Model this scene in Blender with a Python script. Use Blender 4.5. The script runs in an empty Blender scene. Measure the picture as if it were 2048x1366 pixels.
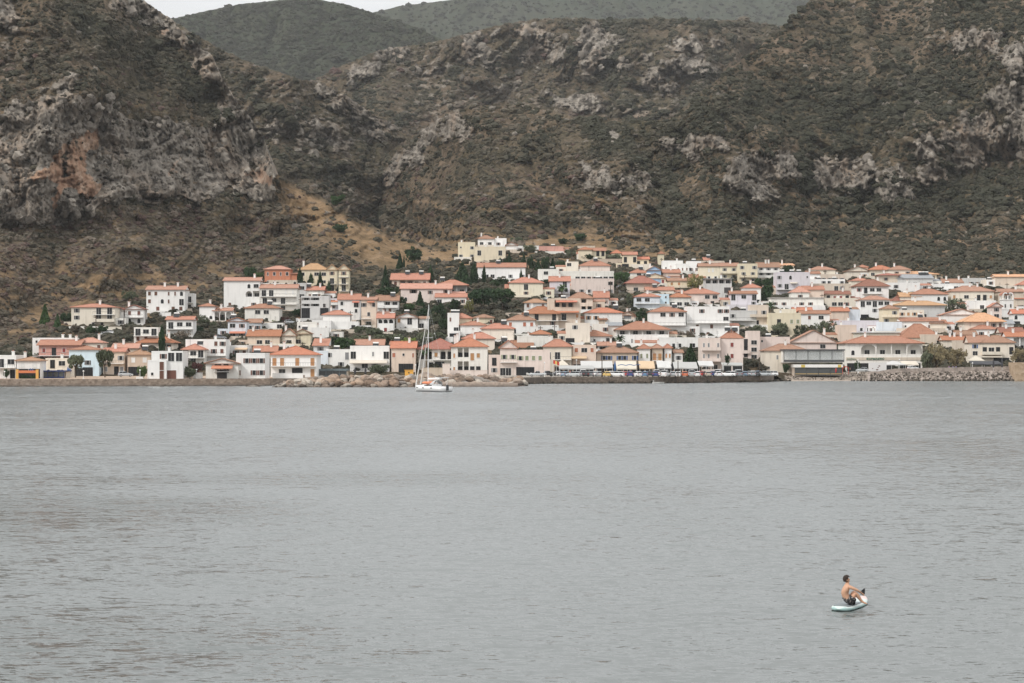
import bpy, math, random
import numpy as np
from mathutils import Vector, Matrix
random.seed(7); np.random.seed(7)
scene = bpy.context.scene
COL = scene.collection
F = 3982.0; HZ = 709.0; CH = 8.0
R = math.radians

# ---------------------------------------------------------------- camera
cam_data = bpy.data.cameras.new('camera')
cam_data.lens = 70.0; cam_data.sensor_width = 36.0
cam_data.shift_y = 26.0 / 2048.0
cam_data.clip_start = 0.5; cam_data.clip_end = 30000
cam = bpy.data.objects.new('camera', cam_data); COL.objects.link(cam)
cam.location = (0, 0, CH); cam.rotation_euler = (R(90), 0, 0)
scene.camera = cam

# ---------------------------------------------------------------- overcast sky, soft sun, exposure
SUN_EL, SUN_AZ = 42.0, -128.0          # azimuth from +Y clockwise: behind and to the left of the camera
world = bpy.data.worlds.new('World'); scene.world = world
world.use_nodes = True
nt = world.node_tree; nt.nodes.clear()
out = nt.nodes.new('ShaderNodeOutputWorld'); bg = nt.nodes.new('ShaderNodeBackground')
sky = nt.nodes.new('ShaderNodeTexSky'); sky.sky_type = 'NISHITA'; sky.sun_disc = False
sky.sun_elevation = R(SUN_EL); sky.sun_rotation = R(SUN_AZ)
sky.air_density = 1.0; sky.dust_density = 3.0; sky.ozone_density = 1.0
geo = nt.nodes.new('ShaderNodeTexCoord'); sep = nt.nodes.new('ShaderNodeSeparateXYZ')
nt.links.new(geo.outputs['Generated'], sep.inputs[0])
ramp = nt.nodes.new('ShaderNodeValToRGB')       # grey cloud deck, a little brighter overhead as under any even overcast
ramp.color_ramp.elements[0].position = 0.0; ramp.color_ramp.elements[0].color = (5.6, 5.6, 5.6, 1)
ramp.color_ramp.elements[1].position = 1.0; ramp.color_ramp.elements[1].color = (13.8, 13.9, 14.0, 1)
for p_, v_ in ((.17, 7.1), (.5, 10.6)):
    e_ = ramp.color_ramp.elements.new(p_); e_.color = (v_, v_, v_ * 1.005, 1)
nt.links.new(sep.outputs['Z'], ramp.inputs[0])
cn = nt.nodes.new('ShaderNodeTexNoise'); cn.inputs['Scale'].default_value = 5.0; cn.inputs['Detail'].default_value = 5
mp = nt.nodes.new('ShaderNodeMapping'); mp.inputs['Scale'].default_value = (1, 1, 3.5)
nt.links.new(geo.outputs['Generated'], mp.inputs[0]); nt.links.new(mp.outputs[0], cn.inputs['Vector'])
mr = nt.nodes.new('ShaderNodeMapRange'); mr.inputs[1].default_value = .3; mr.inputs[2].default_value = .7
mr.inputs[3].default_value = .9; mr.inputs[4].default_value = 1.1
nt.links.new(cn.outputs['Fac'], mr.inputs[0])
vm = nt.nodes.new('ShaderNodeVectorMath'); vm.operation = 'SCALE'
nt.links.new(ramp.outputs[0], vm.inputs[0]); nt.links.new(mr.outputs[0], vm.inputs['Scale'])
mx = nt.nodes.new('ShaderNodeMix'); mx.data_type = 'RGBA'; mx.inputs[0].default_value = 0.9
nt.links.new(sky.outputs[0], mx.inputs[6]); nt.links.new(vm.outputs[0], mx.inputs[7])
nt.links.new(mx.outputs[2], bg.inputs['Color']); bg.inputs['Strength'].default_value = 0.104
nt.links.new(bg.outputs[0], out.inputs[0])
sun_data = bpy.data.lights.new('sun', 'SUN'); sun_data.energy = 1.9; sun_data.angle = R(10)
sun_data.color = (1.0, 0.965, 0.92)
sun = bpy.data.objects.new('sun', sun_data); COL.objects.link(sun)
az = R(SUN_AZ); el = R(SUN_EL)
sdir = Vector((math.sin(az) * math.cos(el), math.cos(az) * math.cos(el), math.sin(el)))
sun.rotation_euler = sdir.to_track_quat('Z', 'Y').to_euler(); sun.location = (-100, -100, 300)
scene.view_settings.view_transform = 'Standard'; scene.view_settings.look = 'None'
scene.view_settings.gamma = 1.0; scene.view_settings.use_curve_mapping = False
scene.view_settings.exposure = 0.32
scene.cycles.volume_bounces = 0; scene.cycles.max_bounces = 6
scene.cycles.volume_step_rate = 5.0

# ---------------------------------------------------------------- helpers
MATS = {}
def mat(name, color, rough=0.85, var=0.0, scale=1.5, spec=0.3, bump=0.0, rand=0.0, metallic=0.0, dirt=0.0, streak=0.0):
    """plain procedural material: base colour, noise variation, per-object tint, weather stains"""
    if name in MATS: return MATS[name]
    m = bpy.data.materials.new(name); m.use_nodes = True
    n = m.node_tree; b = n.nodes['Principled BSDF']
    b.inputs['Roughness'].default_value = rough
    b.inputs['Specular IOR Level'].default_value = spec
    b.inputs['Metallic'].default_value = metallic
    b.inputs['Base Color'].default_value = (*color, 1)
    last = None
    if var or rand or dirt or streak:
        tc = n.nodes.new('ShaderNodeTexCoord')
        hsv = n.nodes.new('ShaderNodeHueSaturation'); hsv.inputs['Color'].default_value = (*color, 1)
        oi = n.nodes.new('ShaderNodeObjectInfo')
        no = n.nodes.new('ShaderNodeTexNoise'); no.inputs['Scale'].default_value = scale; no.inputs['Detail'].default_value = 6
        no.inputs['Roughness'].default_value = .65
        n.links.new(tc.outputs['Object'], no.inputs['Vector'])
        a = n.nodes.new('ShaderNodeMath'); a.operation = 'MULTIPLY_ADD'
        a.inputs[1].default_value = var * 3; a.inputs[2].default_value = 1 - var * 1.5 - rand * .5
        n.links.new(no.outputs['Fac'], a.inputs[0])
        c = n.nodes.new('ShaderNodeMath'); c.operation = 'MULTIPLY_ADD'; c.inputs[1].default_value = rand
        n.links.new(oi.outputs['Random'], c.inputs[0]); n.links.new(a.outputs[0], c.inputs[2])
        n.links.new(c.outputs[0], hsv.inputs['Value'])
        if rand:
            h = n.nodes.new('ShaderNodeMath'); h.operation = 'MULTIPLY_ADD'; h.inputs[1].default_value = -.014; h.inputs[2].default_value = .507
            n.links.new(oi.outputs['Random'], h.inputs[0]); n.links.new(h.outputs[0], hsv.inputs['Hue'])
        last = hsv.outputs[0]
        if dirt or streak:
            mpn = n.nodes.new('ShaderNodeMapping'); mpn.inputs['Scale'].default_value = (1.4, 1.4, .28)
            n.links.new(tc.outputs['Object'], mpn.inputs[0])
            n2 = n.nodes.new('ShaderNodeTexNoise'); n2.inputs['Scale'].default_value = .8; n2.inputs['Detail'].default_value = 8
            n.links.new(mpn.outputs[0], n2.inputs['Vector'])
            rp = n.nodes.new('ShaderNodeMapRange'); rp.inputs[1].default_value = .5; rp.inputs[2].default_value = .78
            rp.inputs[4].default_value = dirt + streak
            n.links.new(n2.outputs['Fac'], rp.inputs[0])
            mxx = n.nodes.new('ShaderNodeMix'); mxx.data_type = 'RGBA'
            n.links.new(rp.outputs[0], mxx.inputs[0]); n.links.new(last, mxx.inputs[6])
            mxx.inputs[7].default_value = (color[0] * .45, color[1] * .42, color[2] * .38, 1)
            last = mxx.outputs[2]
        n.links.new(last, b.inputs['Base Color'])
    if bump:
        bn = n.nodes.new('ShaderNodeTexNoise'); bn.inputs['Scale'].default_value = scale * 6; bn.inputs['Detail'].default_value = 4
        tc2 = n.nodes.new('ShaderNodeTexCoord'); n.links.new(tc2.outputs['Object'], bn.inputs['Vector'])
        bb = n.nodes.new('ShaderNodeBump'); bb.inputs['Strength'].default_value = bump; bb.inputs['Distance'].default_value = .1
        n.links.new(bn.outputs['Fac'], bb.inputs['Height']); n.links.new(bb.outputs[0], b.inputs['Normal'])
    MATS[name] = m
    return m

class MB:
    """collects vertices and faces, links them as ONE mesh object"""
    def __init__(s): s.v = []; s.f = []; s.m = []
    def quad(s, pts, mi=0):
        i = len(s.v); s.v += [tuple(p) for p in pts]; s.f.append(tuple(range(i, i + len(pts)))); s.m.append(mi)
    def box(s, x0, x1, y0, y1, z0, z1, mi=0, skip=''):
        i = len(s.v)
        s.v += [(x0,y0,z0),(x1,y0,z0),(x1,y1,z0),(x0,y1,z0),(x0,y0,z1),(x1,y0,z1),(x1,y1,z1),(x0,y1,z1)]
        fs = {'b':(0,3,2,1),'t':(4,5,6,7),'f':(0,1,5,4),'r':(1,2,6,5),'k':(2,3,7,6),'l':(3,0,4,7)}
        for k, q in fs.items():
            if k in skip: continue
            s.f.append(tuple(i + a for a in q)); s.m.append(mi)
    def bar(s, p0, p1, w, mi=0, w1=None, n=4):
        """tapered bar with n sides from p0 to p1"""
        p0 = Vector(p0); p1 = Vector(p1); w1 = w if w1 is None else w1
        d = (p1 - p0).normalized(); u = d.orthogonal().normalized(); v = d.cross(u)
        i = len(s.v)
        for p, r in ((p0, w), (p1, w1)):
            for k in range(n):
                a = 2 * math.pi * (k + .5) / n
                s.v.append(tuple(p + u * math.cos(a) * r + v * math.sin(a) * r))
        for k in range(n):
            k2 = (k + 1) % n
            s.f.append((i + k, i + k2, i + n + k2, i + n + k)); s.m.append(mi)
        s.f.append(tuple(i + k for k in reversed(range(n)))); s.m.append(mi)
        s.f.append(tuple(i + n + k for k in range(n))); s.m.append(mi)
    def prism(s, poly, y0, y1, mi=0):
        """outline in x,z extruded along y"""
        n = len(poly); i = len(s.v)
        s.v += [(x, y0, z) for x, z in poly] + [(x, y1, z) for x, z in poly]
        s.f.append(tuple(i + k for k in range(n))); s.m.append(mi)
        s.f.append(tuple(i + n + k for k in reversed(range(n)))); s.m.append(mi)
        for k in range(n):
            k2 = (k + 1) % n
            s.f.append((i + k2, i + k, i + n + k, i + n + k2)); s.m.append(mi)
    def loft(s, rings, mi=0, cap=True, closed=True):
        i = len(s.v); n = len(rings[0])
        for r in rings: s.v += [tuple(p) for p in r]
        for a in range(len(rings) - 1):
            for k in range(n if closed else n - 1):
                k2 = (k + 1) % n
                s.f.append((i+a*n+k, i+a*n+k2, i+(a+1)*n+k2, i+(a+1)*n+k)); s.m.append(mi)
        if cap:
            s.f.append(tuple(i + k for k in reversed(range(n)))); s.m.append(mi)
            s.f.append(tuple(i + (len(rings)-1)*n + k for k in range(n))); s.m.append(mi)
    def mesh(s, name, mats, smooth=False):
        me = bpy.data.meshes.new(name); me.from_pydata(s.v, [], s.f)
        if not isinstance(mats, (list, tuple)): mats = [mats]
        for m in mats: me.materials.append(m)
        me.polygons.foreach_set('material_index', s.m)
        if smooth: me.polygons.foreach_set('use_smooth', [True] * len(s.f))
        me.update(); return me
    def build(s, name, mats, parent=None, smooth=False):
        return link(name, s.mesh(name, mats, smooth), parent)

def link(name, me, parent=None, loc=None, rotz=None, scale=None):
    o = bpy.data.objects.new(name, me); COL.objects.link(o)
    if parent: o.parent = parent
    if loc is not None: o.location = loc
    if rotz is not None: o.rotation_euler = (0, 0, rotz)
    if scale is not None: o.scale = scale if hasattr(scale, '__len__') else (scale,) * 3
    return o
def thing(name, label, cat, loc=(0, 0, 0), rotz=0, group=None):
    o = link(name, None, None, loc, rotz); tag(o, label, cat, group); return o
def tag(o, label=None, cat=None, group=None, kind=None):
    if label: o['label'] = label
    if cat: o['category'] = cat
    if group: o['group'] = group
    if kind: o['kind'] = kind
    return o
def copy_tree(o, parent=None):
    c = o.copy(); COL.objects.link(c); c.parent = parent
    for ch in list(o.children): copy_tree(ch, c)
    return c

# gradient noise on arrays
_perm = np.random.RandomState(3).permutation(512); _perm = np.concatenate([_perm, _perm, _perm])
_ang = np.random.RandomState(4).rand(512) * 2 * np.pi; _gx = np.cos(_ang); _gy = np.sin(_ang)
def noise(x, y, seed=0):
    x = np.asarray(x, float) + seed * 17.31; y = np.asarray(y, float) + seed * 9.77
    xi = np.floor(x).astype(int); yi = np.floor(y).astype(int); xf = x - xi; yf = y - yi
    u = xf*xf*xf*(xf*(xf*6-15)+10); v = yf*yf*yf*(yf*(yf*6-15)+10)
    def g(a, b, dx, dy):
        h = _perm[(_perm[a & 511] + b) & 511]
        return _gx[h] * dx + _gy[h] * dy
    n00 = g(xi, yi, xf, yf); n10 = g(xi+1, yi, xf-1, yf); n01 = g(xi, yi+1, xf, yf-1); n11 = g(xi+1, yi+1, xf-1, yf-1)
    return ((n00*(1-u)+n10*u)*(1-v) + (n01*(1-u)+n11*u)*v) * 1.5
def fbm(x, y, o=4, seed=0, g=.5):
    s = 0; a = 1; t = 0
    for k in range(o):
        s = s + a * noise(x * 2**k, y * 2**k, seed + k * 3); t += a; a *= g
    return s / t
def ridged(x, y, o=4, seed=0):
    s = 0; a = 1; t = 0
    for k in range(o):
        s = s + a * (1 - 2 * np.abs(noise(x * 2**k, y * 2**k, seed + k * 3))); t += a; a *= .55
    return s / t
def sstep(a, b, x):
    t = np.clip((x - a) / (b - a), 0, 1); return t * t * (3 - 2 * t)
def IP(pts, x):
    return np.interp(x, [p[0] for p in pts], [p[1] for p in pts])

# ---------------------------------------------------------------- terrain: slopes laid out by bearing and height
def Dwall(px): return IP([(-400,500),(0,498),(280,505),(540,515),(900,520),(1040,535),(1100,548),(1300,552),(1530,580),(1560,596),(1700,604),(2500,612)], px)
def Dslope(px): return IP([(-400,560),(300,570),(540,585),(1000,590),(1500,610),(1700,632),(2500,640)], px)
def Z0(px): return IP([(-400,1.8),(1500,1.8),(1700,2.3),(1790,2.9),(2048,3.7),(2500,4.2)], px)
def town_top(px): return IP([(-400,715),(0,705),(110,670),(230,640),(280,610),(430,585),(470,560),(600,555),(720,565),(800,545),(900,520),(1000,505),(1300,520),(1400,548),(1900,560),(2500,560)], px)

CRA = [(-420,-330),(-200,-230),(0,-130),(200,-45),(285,0),(318,22),(345,40),(370,70),(400,95),(425,110),(440,150),(470,195),(500,235),(525,270),(540,320),(546,345),(580,362),(640,392),(700,430),(760,458),(800,472),(860,492),(930,486),(1012,474)]
CRB = [(640,400),(690,382),(720,345),(760,315),(800,290),(870,240),(950,210),(1040,210),(1100,222),(1180,240),(1260,243),(1340,240),(1380,205),(1420,172),(1480,122),(1520,92),(1560,60),(1620,0),(1700,-70),(1900,-180),(2200,-300),(2500,-380)]
CRL = [(300,15),(345,40),(430,92),(480,118),(530,135),(600,158),(650,170),(690,190),(740,225),(790,250),(806,265),(815,300),(840,330)]
CRC = [(560,210),(610,175),(660,142),(700,125),(760,99),(830,90),(900,77),(950,62),(1000,50),(1070,38),(1150,35),(1220,40),(1300,37),(1400,40),(1480,40),(1560,52),(1700,60)]
CRD = [(150,75),(250,60),(345,37),(420,20),(480,8),(560,0),(620,-4),(690,8),(745,25),(800,42),(870,72),(930,100),(1000,125)]
CRE = [(600,45),(700,34),(745,25),(800,12),(900,0),(1000,-14),(1150,-30),(1300,-45),(1500,-60),(1750,-70)]

def blob(px, py, cx, cy, rx, ry, rot=0):
    c, s = math.cos(R(rot)), math.sin(R(rot)); dx = px - cx; dy = py - cy
    u = (dx * c + dy * s) / rx; v = (-dx * s + dy * c) / ry
    return np.clip(1.25 - np.sqrt(u*u + v*v), 0, 1)
def strip(px, py, pts, w):
    """distance falloff around a polyline"""
    best = np.full(np.shape(px), 1e9)
    for (ax, ay), (bx, by) in zip(pts[:-1], pts[1:]):
        L = (bx-ax)**2 + (by-ay)**2
        t = np.clip(((px-ax)*(bx-ax) + (py-ay)*(by-ay)) / L, 0, 1)
        best = np.minimum(best, np.hypot(px - ax - t*(bx-ax), py - ay - t*(by-ay)))
    return np.clip(1.3 - best / w, 0, 1)
def inpoly(px, py, poly):
    c = np.zeros(np.shape(px), bool); n = len(poly)
    for i in range(n):
        x1, y1 = poly[i]; x2, y2 = poly[(i+1) % n]
        if y1 == y2: continue
        c ^= ((y1 > py) != (y2 > py)) & (px < (x2-x1)*(py-y1)/(y2-y1)+x1)
    return c.astype(float)

def rockA(px, py):
    wx = px + 14*noise(px/26, py/26, 5) + 22*noise(px/75, py/60, 15); wy = py + 16*noise(px/24, py/24, 9) + 26*noise(px/70, py/60, 19)
    m = inpoly(wx, wy, [(-450,235),(0,215),(70,200),(140,185),(220,200),(290,232),(380,262),(450,250),(500,255),(548,310),(545,385),(500,402),(430,392),(350,398),(255,400),(170,428),(90,452),(0,452),(-450,470)]) * .95
    m = np.maximum(m, strip(wx, wy, [(235,-20),(300,20),(340,52),(400,95),(430,150),(455,185),(478,215),(500,260),(520,320)], 32) * 1.25)
    m = np.maximum(m, strip(wx, wy, [(30,50),(5,10),(0,-40)], 22) * .7)
    m = np.maximum(m, blob(wx, wy, 225, 215, 32, 30) * .8)
    m = np.maximum(m, blob(wx, wy, 120, 170, 95, 40, -15) * .55)
    m = np.maximum(m, blob(wx, wy, 30, 230, 40, 24) * .8)
    return m
def orangeA(px, py):
    wx = px + 8*noise(px/14, py/14, 5); wy = py + 8*noise(px/14, py/14, 9)
    m = inpoly(wx, wy, [(52,360),(78,345),(100,330),(125,292),(152,278),(185,258),(200,262),(196,290),(172,312),(168,335),(186,358),(203,372),(196,392),(168,398),(150,372),(135,372),(118,398),(110,425),(104,398),(118,368),(100,352),(80,362)])
    m = np.maximum(m, inpoly(wx, wy, [(485,345),(520,338),(543,352),(542,372),(510,366)]) * .6)
    m = np.maximum(m, inpoly(wx, wy, [(300,60),(335,62),(325,76),(298,74)]) * .6)
    m = np.maximum(m, inpoly(wx, wy, [(335,350),(360,310),(350,340),(345,356)]) * .5)
    return m
def rockL(px, py):
    wx = px + 10*noise(px/20, py/20, 5); wy = py + 10*noise(px/20, py/20, 9)
    m = blob(wx, wy, 690, 210, 60, 26, 30) * .85
    m = np.maximum(m, blob(wx, wy, 560, 262, 42, 28) * .8)
    m = np.maximum(m, blob(wx, wy, 640, 270, 85, 38, 20) * .8)
    m = np.maximum(m, strip(wx, wy, [(640,180),(700,200),(760,240),(805,262)], 18) * .8)
    m = np.maximum(m, blob(wx, wy, 620, 310, 50, 20, 30) * .6)
    m = np.maximum(m, blob(wx, wy, 740, 262, 50, 26, 20) * .7)
    return m
def rockB(px, py):
    wx = px + 12*noise(px/22, py/22, 5); wy = py + 12*noise(px/22, py/22, 9)
    m = strip(wx, wy, [(735,385),(760,368),(790,345),(840,300),(865,255),(920,238)], 22) * .7
    for a in [(900,262,75,26,10,.55),(800,330,45,24,-35,.7),(1200,358,50,26,12,.75),(1280,362,30,24,0,.85),(1160,330,40,16,20,.5),(1228,275,10,24,0,.7),
              (1375,292,50,22,0,.8),(1430,288,42,16,0,.6),(1500,355,40,44,0,.95),(1560,335,42,30,0,.85),(1530,388,36,18,0,.6),
              (1660,345,40,34,0,.8),(1720,355,36,38,0,.7),(1790,370,42,34,0,.75),(1860,345,34,28,0,.75),(1850,290,30,26,0,.85),(1930,288,42,48,0,1.),
              (1965,262,34,40,0,1.),(2015,275,40,40,0,.9),(2020,195,48,34,0,.8),(2030,120,40,40,0,.8),(1965,75,50,22,10,.8),(1915,92,30,16,0,.5),
              (2080,250,70,90,0,.9),(2200,200,100,80,0,.8),(1600,330,14,40,0,.2)]:
        m = np.maximum(m, np.minimum(1, blob(wx, wy, a[0], a[1], a[2]*1.3, a[3]*1.3, a[4]) * a[5] * 1.25))
    m = m * (1 - .9 * blob(wx, wy, 1606, 315, 14, 60))
    return m
def rockC(px, py):
    wx = px + 10*noise(px/20, py/20, 5); wy = py + 10*noise(px/20, py/20, 9)
    m = np.zeros(np.shape(px))
    for a in [(785,104,32,14,-5,.95),(725,142,30,16,-20,.8),(700,165,30,14,0,.7),(945,88,22,26,0,.7),(960,110,50,30,0,.5),(1062,62,26,14,0,.8),(1080,100,40,50,20,.5),
              (1190,95,34,50,15,.85),(1180,130,20,26,0,.9),(1120,100,22,30,0,.5),(1230,80,26,20,0,.5),(1365,90,40,16,0,.7),(1390,135,50,26,0,.6),(1310,150,30,30,0,.6),
              (1330,170,26,26,0,.6),(1160,205,56,16,8,.85),(1270,225,40,12,0,.5),(1000,70,24,12,0,.4),(870,140,50,18,0,.45),(1440,85,24,12,0,.5),(1250,130,16,14,0,.5),(1300,115,20,14,0,.5),
              (1010,170,60,20,-20,.4),(1100,190,30,20,0,.4)]:
        m = np.maximum(m, np.minimum(1, blob(wx, wy, a[0], a[1], a[2]*1.3, a[3]*1.3, a[4]) * a[5] * 1.25))
    return m

layers = {}
def make_layer(key, pxs, crest, startD, slope, rock, relief, name, rows, grass=None, jag=2.0, town=False, back=(60, 40)):
    """a hillside: walks uphill from its foot, each bearing at its own steepness, to the crest, then falls away behind"""
    pxs = np.asarray(pxs, float); nc = len(pxs)
    cr = IP(crest, pxs) + jag * fbm(pxs/9, pxs*0+3, 4, 21) * 2
    if town:
        ds = Dslope(pxs); z0 = Z0(pxs); py0 = HZ + (CH - z0) * F / ds; D = ds.copy()
    else:
        py0 = startD[1](pxs); D = startD[0](pxs)
    T = np.linspace(0, 1, rows)
    PY = py0[None, :] + (cr - py0)[None, :] * T[:, None]; PX = np.broadcast_to(pxs, PY.shape)
    RK = rock(PX, PY)
    rn = fbm(PX/34, PY/34, 5, 31, .6); brk = fbm(PX/15, PY/10, 4, 35, .65)
    RKm = sstep(.30, .52, RK * (.80 + .9 * rn + .75 * brk) + .12*rn*(RK > .05))
    bias = fbm(PX/170, PY/120, 3, 79); scat = sstep(.24, .36, fbm(PX/20, PY/9, 5, 77, .68) + .30*bias + (.07 if key in 'CL' else 0)) * sstep(560, 470, PY) * (.8 if key != 'D' and key != 'E' else .06)
    RKm = np.maximum(RKm, scat * .85)
    DD = np.empty_like(PY); DD[0] = D
    S = slope(PX, PY)
    S = S * (1 + .22 * fbm(PX/220, PY/90, 2, 11)) + sstep(.2, .7, RK) * .8
    kw = 33; pad = np.pad(S, ((0, 0), (kw, kw)), mode='edge'); cs = np.cumsum(np.pad(pad, ((0, 0), (1, 0))), 1)   # steepness changes gradually from one bearing to the next
    S = (cs[:, 2*kw+1:] - cs[:, :-(2*kw+1)]) / (2*kw+1)
    if town:
        tt = sstep(0, 40, town_top(pxs)[None, :] - PY); S = S * tt + .172 * (1 - tt)
    for i in range(1, rows):
        e = (HZ - PY[i]) / F
        DD[i] = DD[i-1] + (PY[i-1] - PY[i]) * (DD[i-1] / F) / np.maximum(S[i] - e, .06)
    DB = DD.copy()
    sc = DD / 1000.0
    rel = relief(PX, PY) if relief else np.ones_like(PY)
    if town: rel = rel * sstep(0, 70, town_top(pxs)[None, :] - PY)
    SL = .75 if key in ('A', 'L') else (-.75 if key == 'B' else .3)
    col = ridged((PX + .25*SL*PY)/26 + .5*noise(PX/50, PY/50, 2), PY/75, 4, 51) * .6 + ridged(PX/13, PY/30, 3, 57) * .4
    DD = DD + rel * sc * (48*fbm(PX/170, PY/260, 3, 61) + 13*ridged((PX + SL*PY)/95 + .7*noise(PX/90, PY/70, 6), (PY - .4*SL*PX)/150, 3, 67) + 7*fbm(PX/38, PY/50, 4, 63)) \
         - np.where(RK > .3, 1, .35) * RKm * rel * sc * (8*col + 2.0*ridged(PX/6, PY/12, 3, 71)) + rel*sc*1.3*fbm(PX/6, PY/5, 3, 73)
    DD = np.where(RKm > 0, DD, DD)
    V = np.stack([(PX - 1024) / F * DD, DD, CH - (PY - HZ) / F * DD], -1)
    extra_lo = []
    nlo = 0
    if town:
        dw = Dwall(pxs); z0 = Z0(pxs)
        beach = sstep(1545, 1575, pxs) * sstep(1765, 1735, pxs)
        for k, fr in enumerate([0, .02, .12, .3, .5, .75]):
            d = dw + .6 + (Dslope(pxs) - dw - .6) * fr
            zb = np.minimum(1, (d - dw) / 26.0)
            z = z0 * (1 - beach) + beach * (-.12 + (z0 + .12) * np.minimum(1, zb * 1.0))
            extra_lo.append(np.stack([(pxs - 1024) / F * d, d, z], -1))
        nlo = len(extra_lo)
        V = np.concatenate([np.stack(extra_lo), V])
        RKm = np.concatenate([np.zeros((nlo, nc)), RKm]); PX = np.concatenate([np.repeat(pxs[None], nlo, 0), PX])
        PY = np.concatenate([np.repeat(py0[None] + 8, nlo, 0), PY])
    last = V[-1]
    b1 = last + np.array([0, back[0], -back[1] * .3]); b2 = last + np.array([0, back[0] * 5, -back[1] * 5])
    V = np.concatenate([V, b1[None], b2[None]])
    z2 = np.zeros((2, nc))
    def ext(a): return np.concatenate([a, np.repeat(a[-1:], 2, 0)])
    RKm = ext(RKm); PX = ext(PX); PY = ext(PY)
    nr = V.shape[0]
    me = bpy.data.meshes.new(name)
    idx = np.arange(nr * nc).reshape(nr, nc)
    q = np.stack([idx[:-1, :-1], idx[:-1, 1:], idx[1:, 1:], idx[1:, :-1]], -1).reshape(-1, 4)
    me.vertices.add(nr * nc); me.vertices.foreach_set('co', V.reshape(-1))
    me.loops.add(q.size); me.loops.foreach_set('vertex_index', q.reshape(-1))
    me.polygons.add(len(q)); me.polygons.foreach_set('loop_start', np.arange(len(q)) * 4)
    me.polygons.foreach_set('loop_total', np.full(len(q), 4))
    me.polygons.foreach_set('use_smooth', np.ones(len(q), bool))
    me.update()
    def attr(nm, a):
        at = me.attributes.new(nm, 'FLOAT', 'POINT'); at.data.foreach_set('value', a.reshape(-1).astype('f'))
    attr('rock', RKm)
    attr('orange', orangeA(PX, PY) if key == 'A' else np.zeros_like(PX))
    attr('lush', lushK(key, PX, PY)); attr('grass', grass(PX, PY) if grass else np.zeros_like(PX))
    o = link(name, me); tag(o, kind='structure')
    layers[key] = dict(px=pxs, py=PY[nlo:-2], D=V[nlo:-2, :, 1], DB=DB, rock=RKm[nlo:-2], cr=cr, py0=py0)
    return o

def lushK(key, px, py):
    """ravines and hollows where the scrub grows dense and dark"""
    wx = px + 16*noise(px/30, py/30, 25); wy = py + 16*noise(px/30, py/30, 29)
    L = {'A': [([(150,20),(230,70),(320,120),(400,190),(450,235)], 34, .9), ([(60,120),(120,140),(200,160)], 20, .4), ([(420,470),(520,500),(640,520)], 26, .5), ([(0,470),(120,490)], 22, .4)],
         'L': [([(460,150),(530,210),(600,250),(640,300),(690,380)], 20, .7), ([(560,330),(640,340),(700,360)], 30, .8), ([(420,120),(520,180)], 20, .6)],
         'B': [([(1180,255),(1250,300),(1320,360),(1350,430),(1330,470)], 26, 1), ([(1606,250),(1606,380)], 14, 1), ([(1340,250),(1500,220),(1700,200),(1900,190)], 60, .55), ([(1700,420),(1850,400),(2050,380),(2300,380)], 50, .8), ([(1400,440),(1600,440)], 30, .6), ([(700,400),(740,430),(850,455)], 16, .8), ([(1900,20),(2048,60)], 50, .6)],
         'C': [([(1240,60),(1220,120),(1240,200),(1280,240)], 34, .9), ([(1120,40),(1300,45),(1500,50)], 14, .8), ([(900,150),(850,200),(780,240)], 22, .6), ([(1420,120),(1400,180),(1360,220)], 22, .7), ([(700,180),(760,210)], 16, .6)]}.get(key, [])
    m = np.zeros(np.shape(px))
    for pts, w, a in L: m = np.maximum(m, strip(wx, wy, pts, w) * a)
    return np.clip(m, 0, 1)
def grassA(px, py):
    g = sstep(0, 16, (py - IP(CRA, px))) * sstep(535, 590, px) * sstep(1010, 930, px) * sstep(120, 40, (py - IP(CRA, px)))
    g = g * sstep(570, 520, py)
    g2 = .8 * sstep(-.05, .3, fbm(px/60, py/18, 4, 88)) * sstep(500, 560, py) * sstep(760, 700, py)
    g3 = .45 * sstep(0.05, .4, fbm(px/40, py/14, 4, 89)) * sstep(140, 260, py) * sstep(660, 480, py)
    return np.clip(np.maximum(np.maximum(g * .95, g2), g3), 0, 1)
def grassB(px, py):
    g = .9 * sstep(440, 480, py) * sstep(1500, 1250, px) * sstep(-.3, .15, fbm(px/60, py/12, 4, 88)) 
    g3 = .5 * sstep(0.05, .4, fbm(px/40, py/14, 4, 89)) * sstep(280, 420, py)
    g = g * sstep(620, 540, py)
    g2 = .8 * sstep(-.05, .3, fbm(px/60, py/18, 4, 88)) * sstep(500, 560, py) * sstep(760, 700, py)
    return np.clip(np.maximum(np.maximum(g, g3), g2), 0, 1)
def slopeA(px, py):
    low = sstep(430, 470, py)
    s = .62 - .28 * low
    # the gravel spur running down to the town is gentler
    return s
def slopeB(px, py): return .52 - .22 * sstep(430, 520, py) - .05 * sstep(1300, 1000, px)
L_A = make_layer('A', np.arange(-400, 1013, 2.2), CRA, None, slopeA, rockA, None, 'hillside', 430, grassA, 3.0, True)
def dB(px): return Dslope(px)
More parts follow.
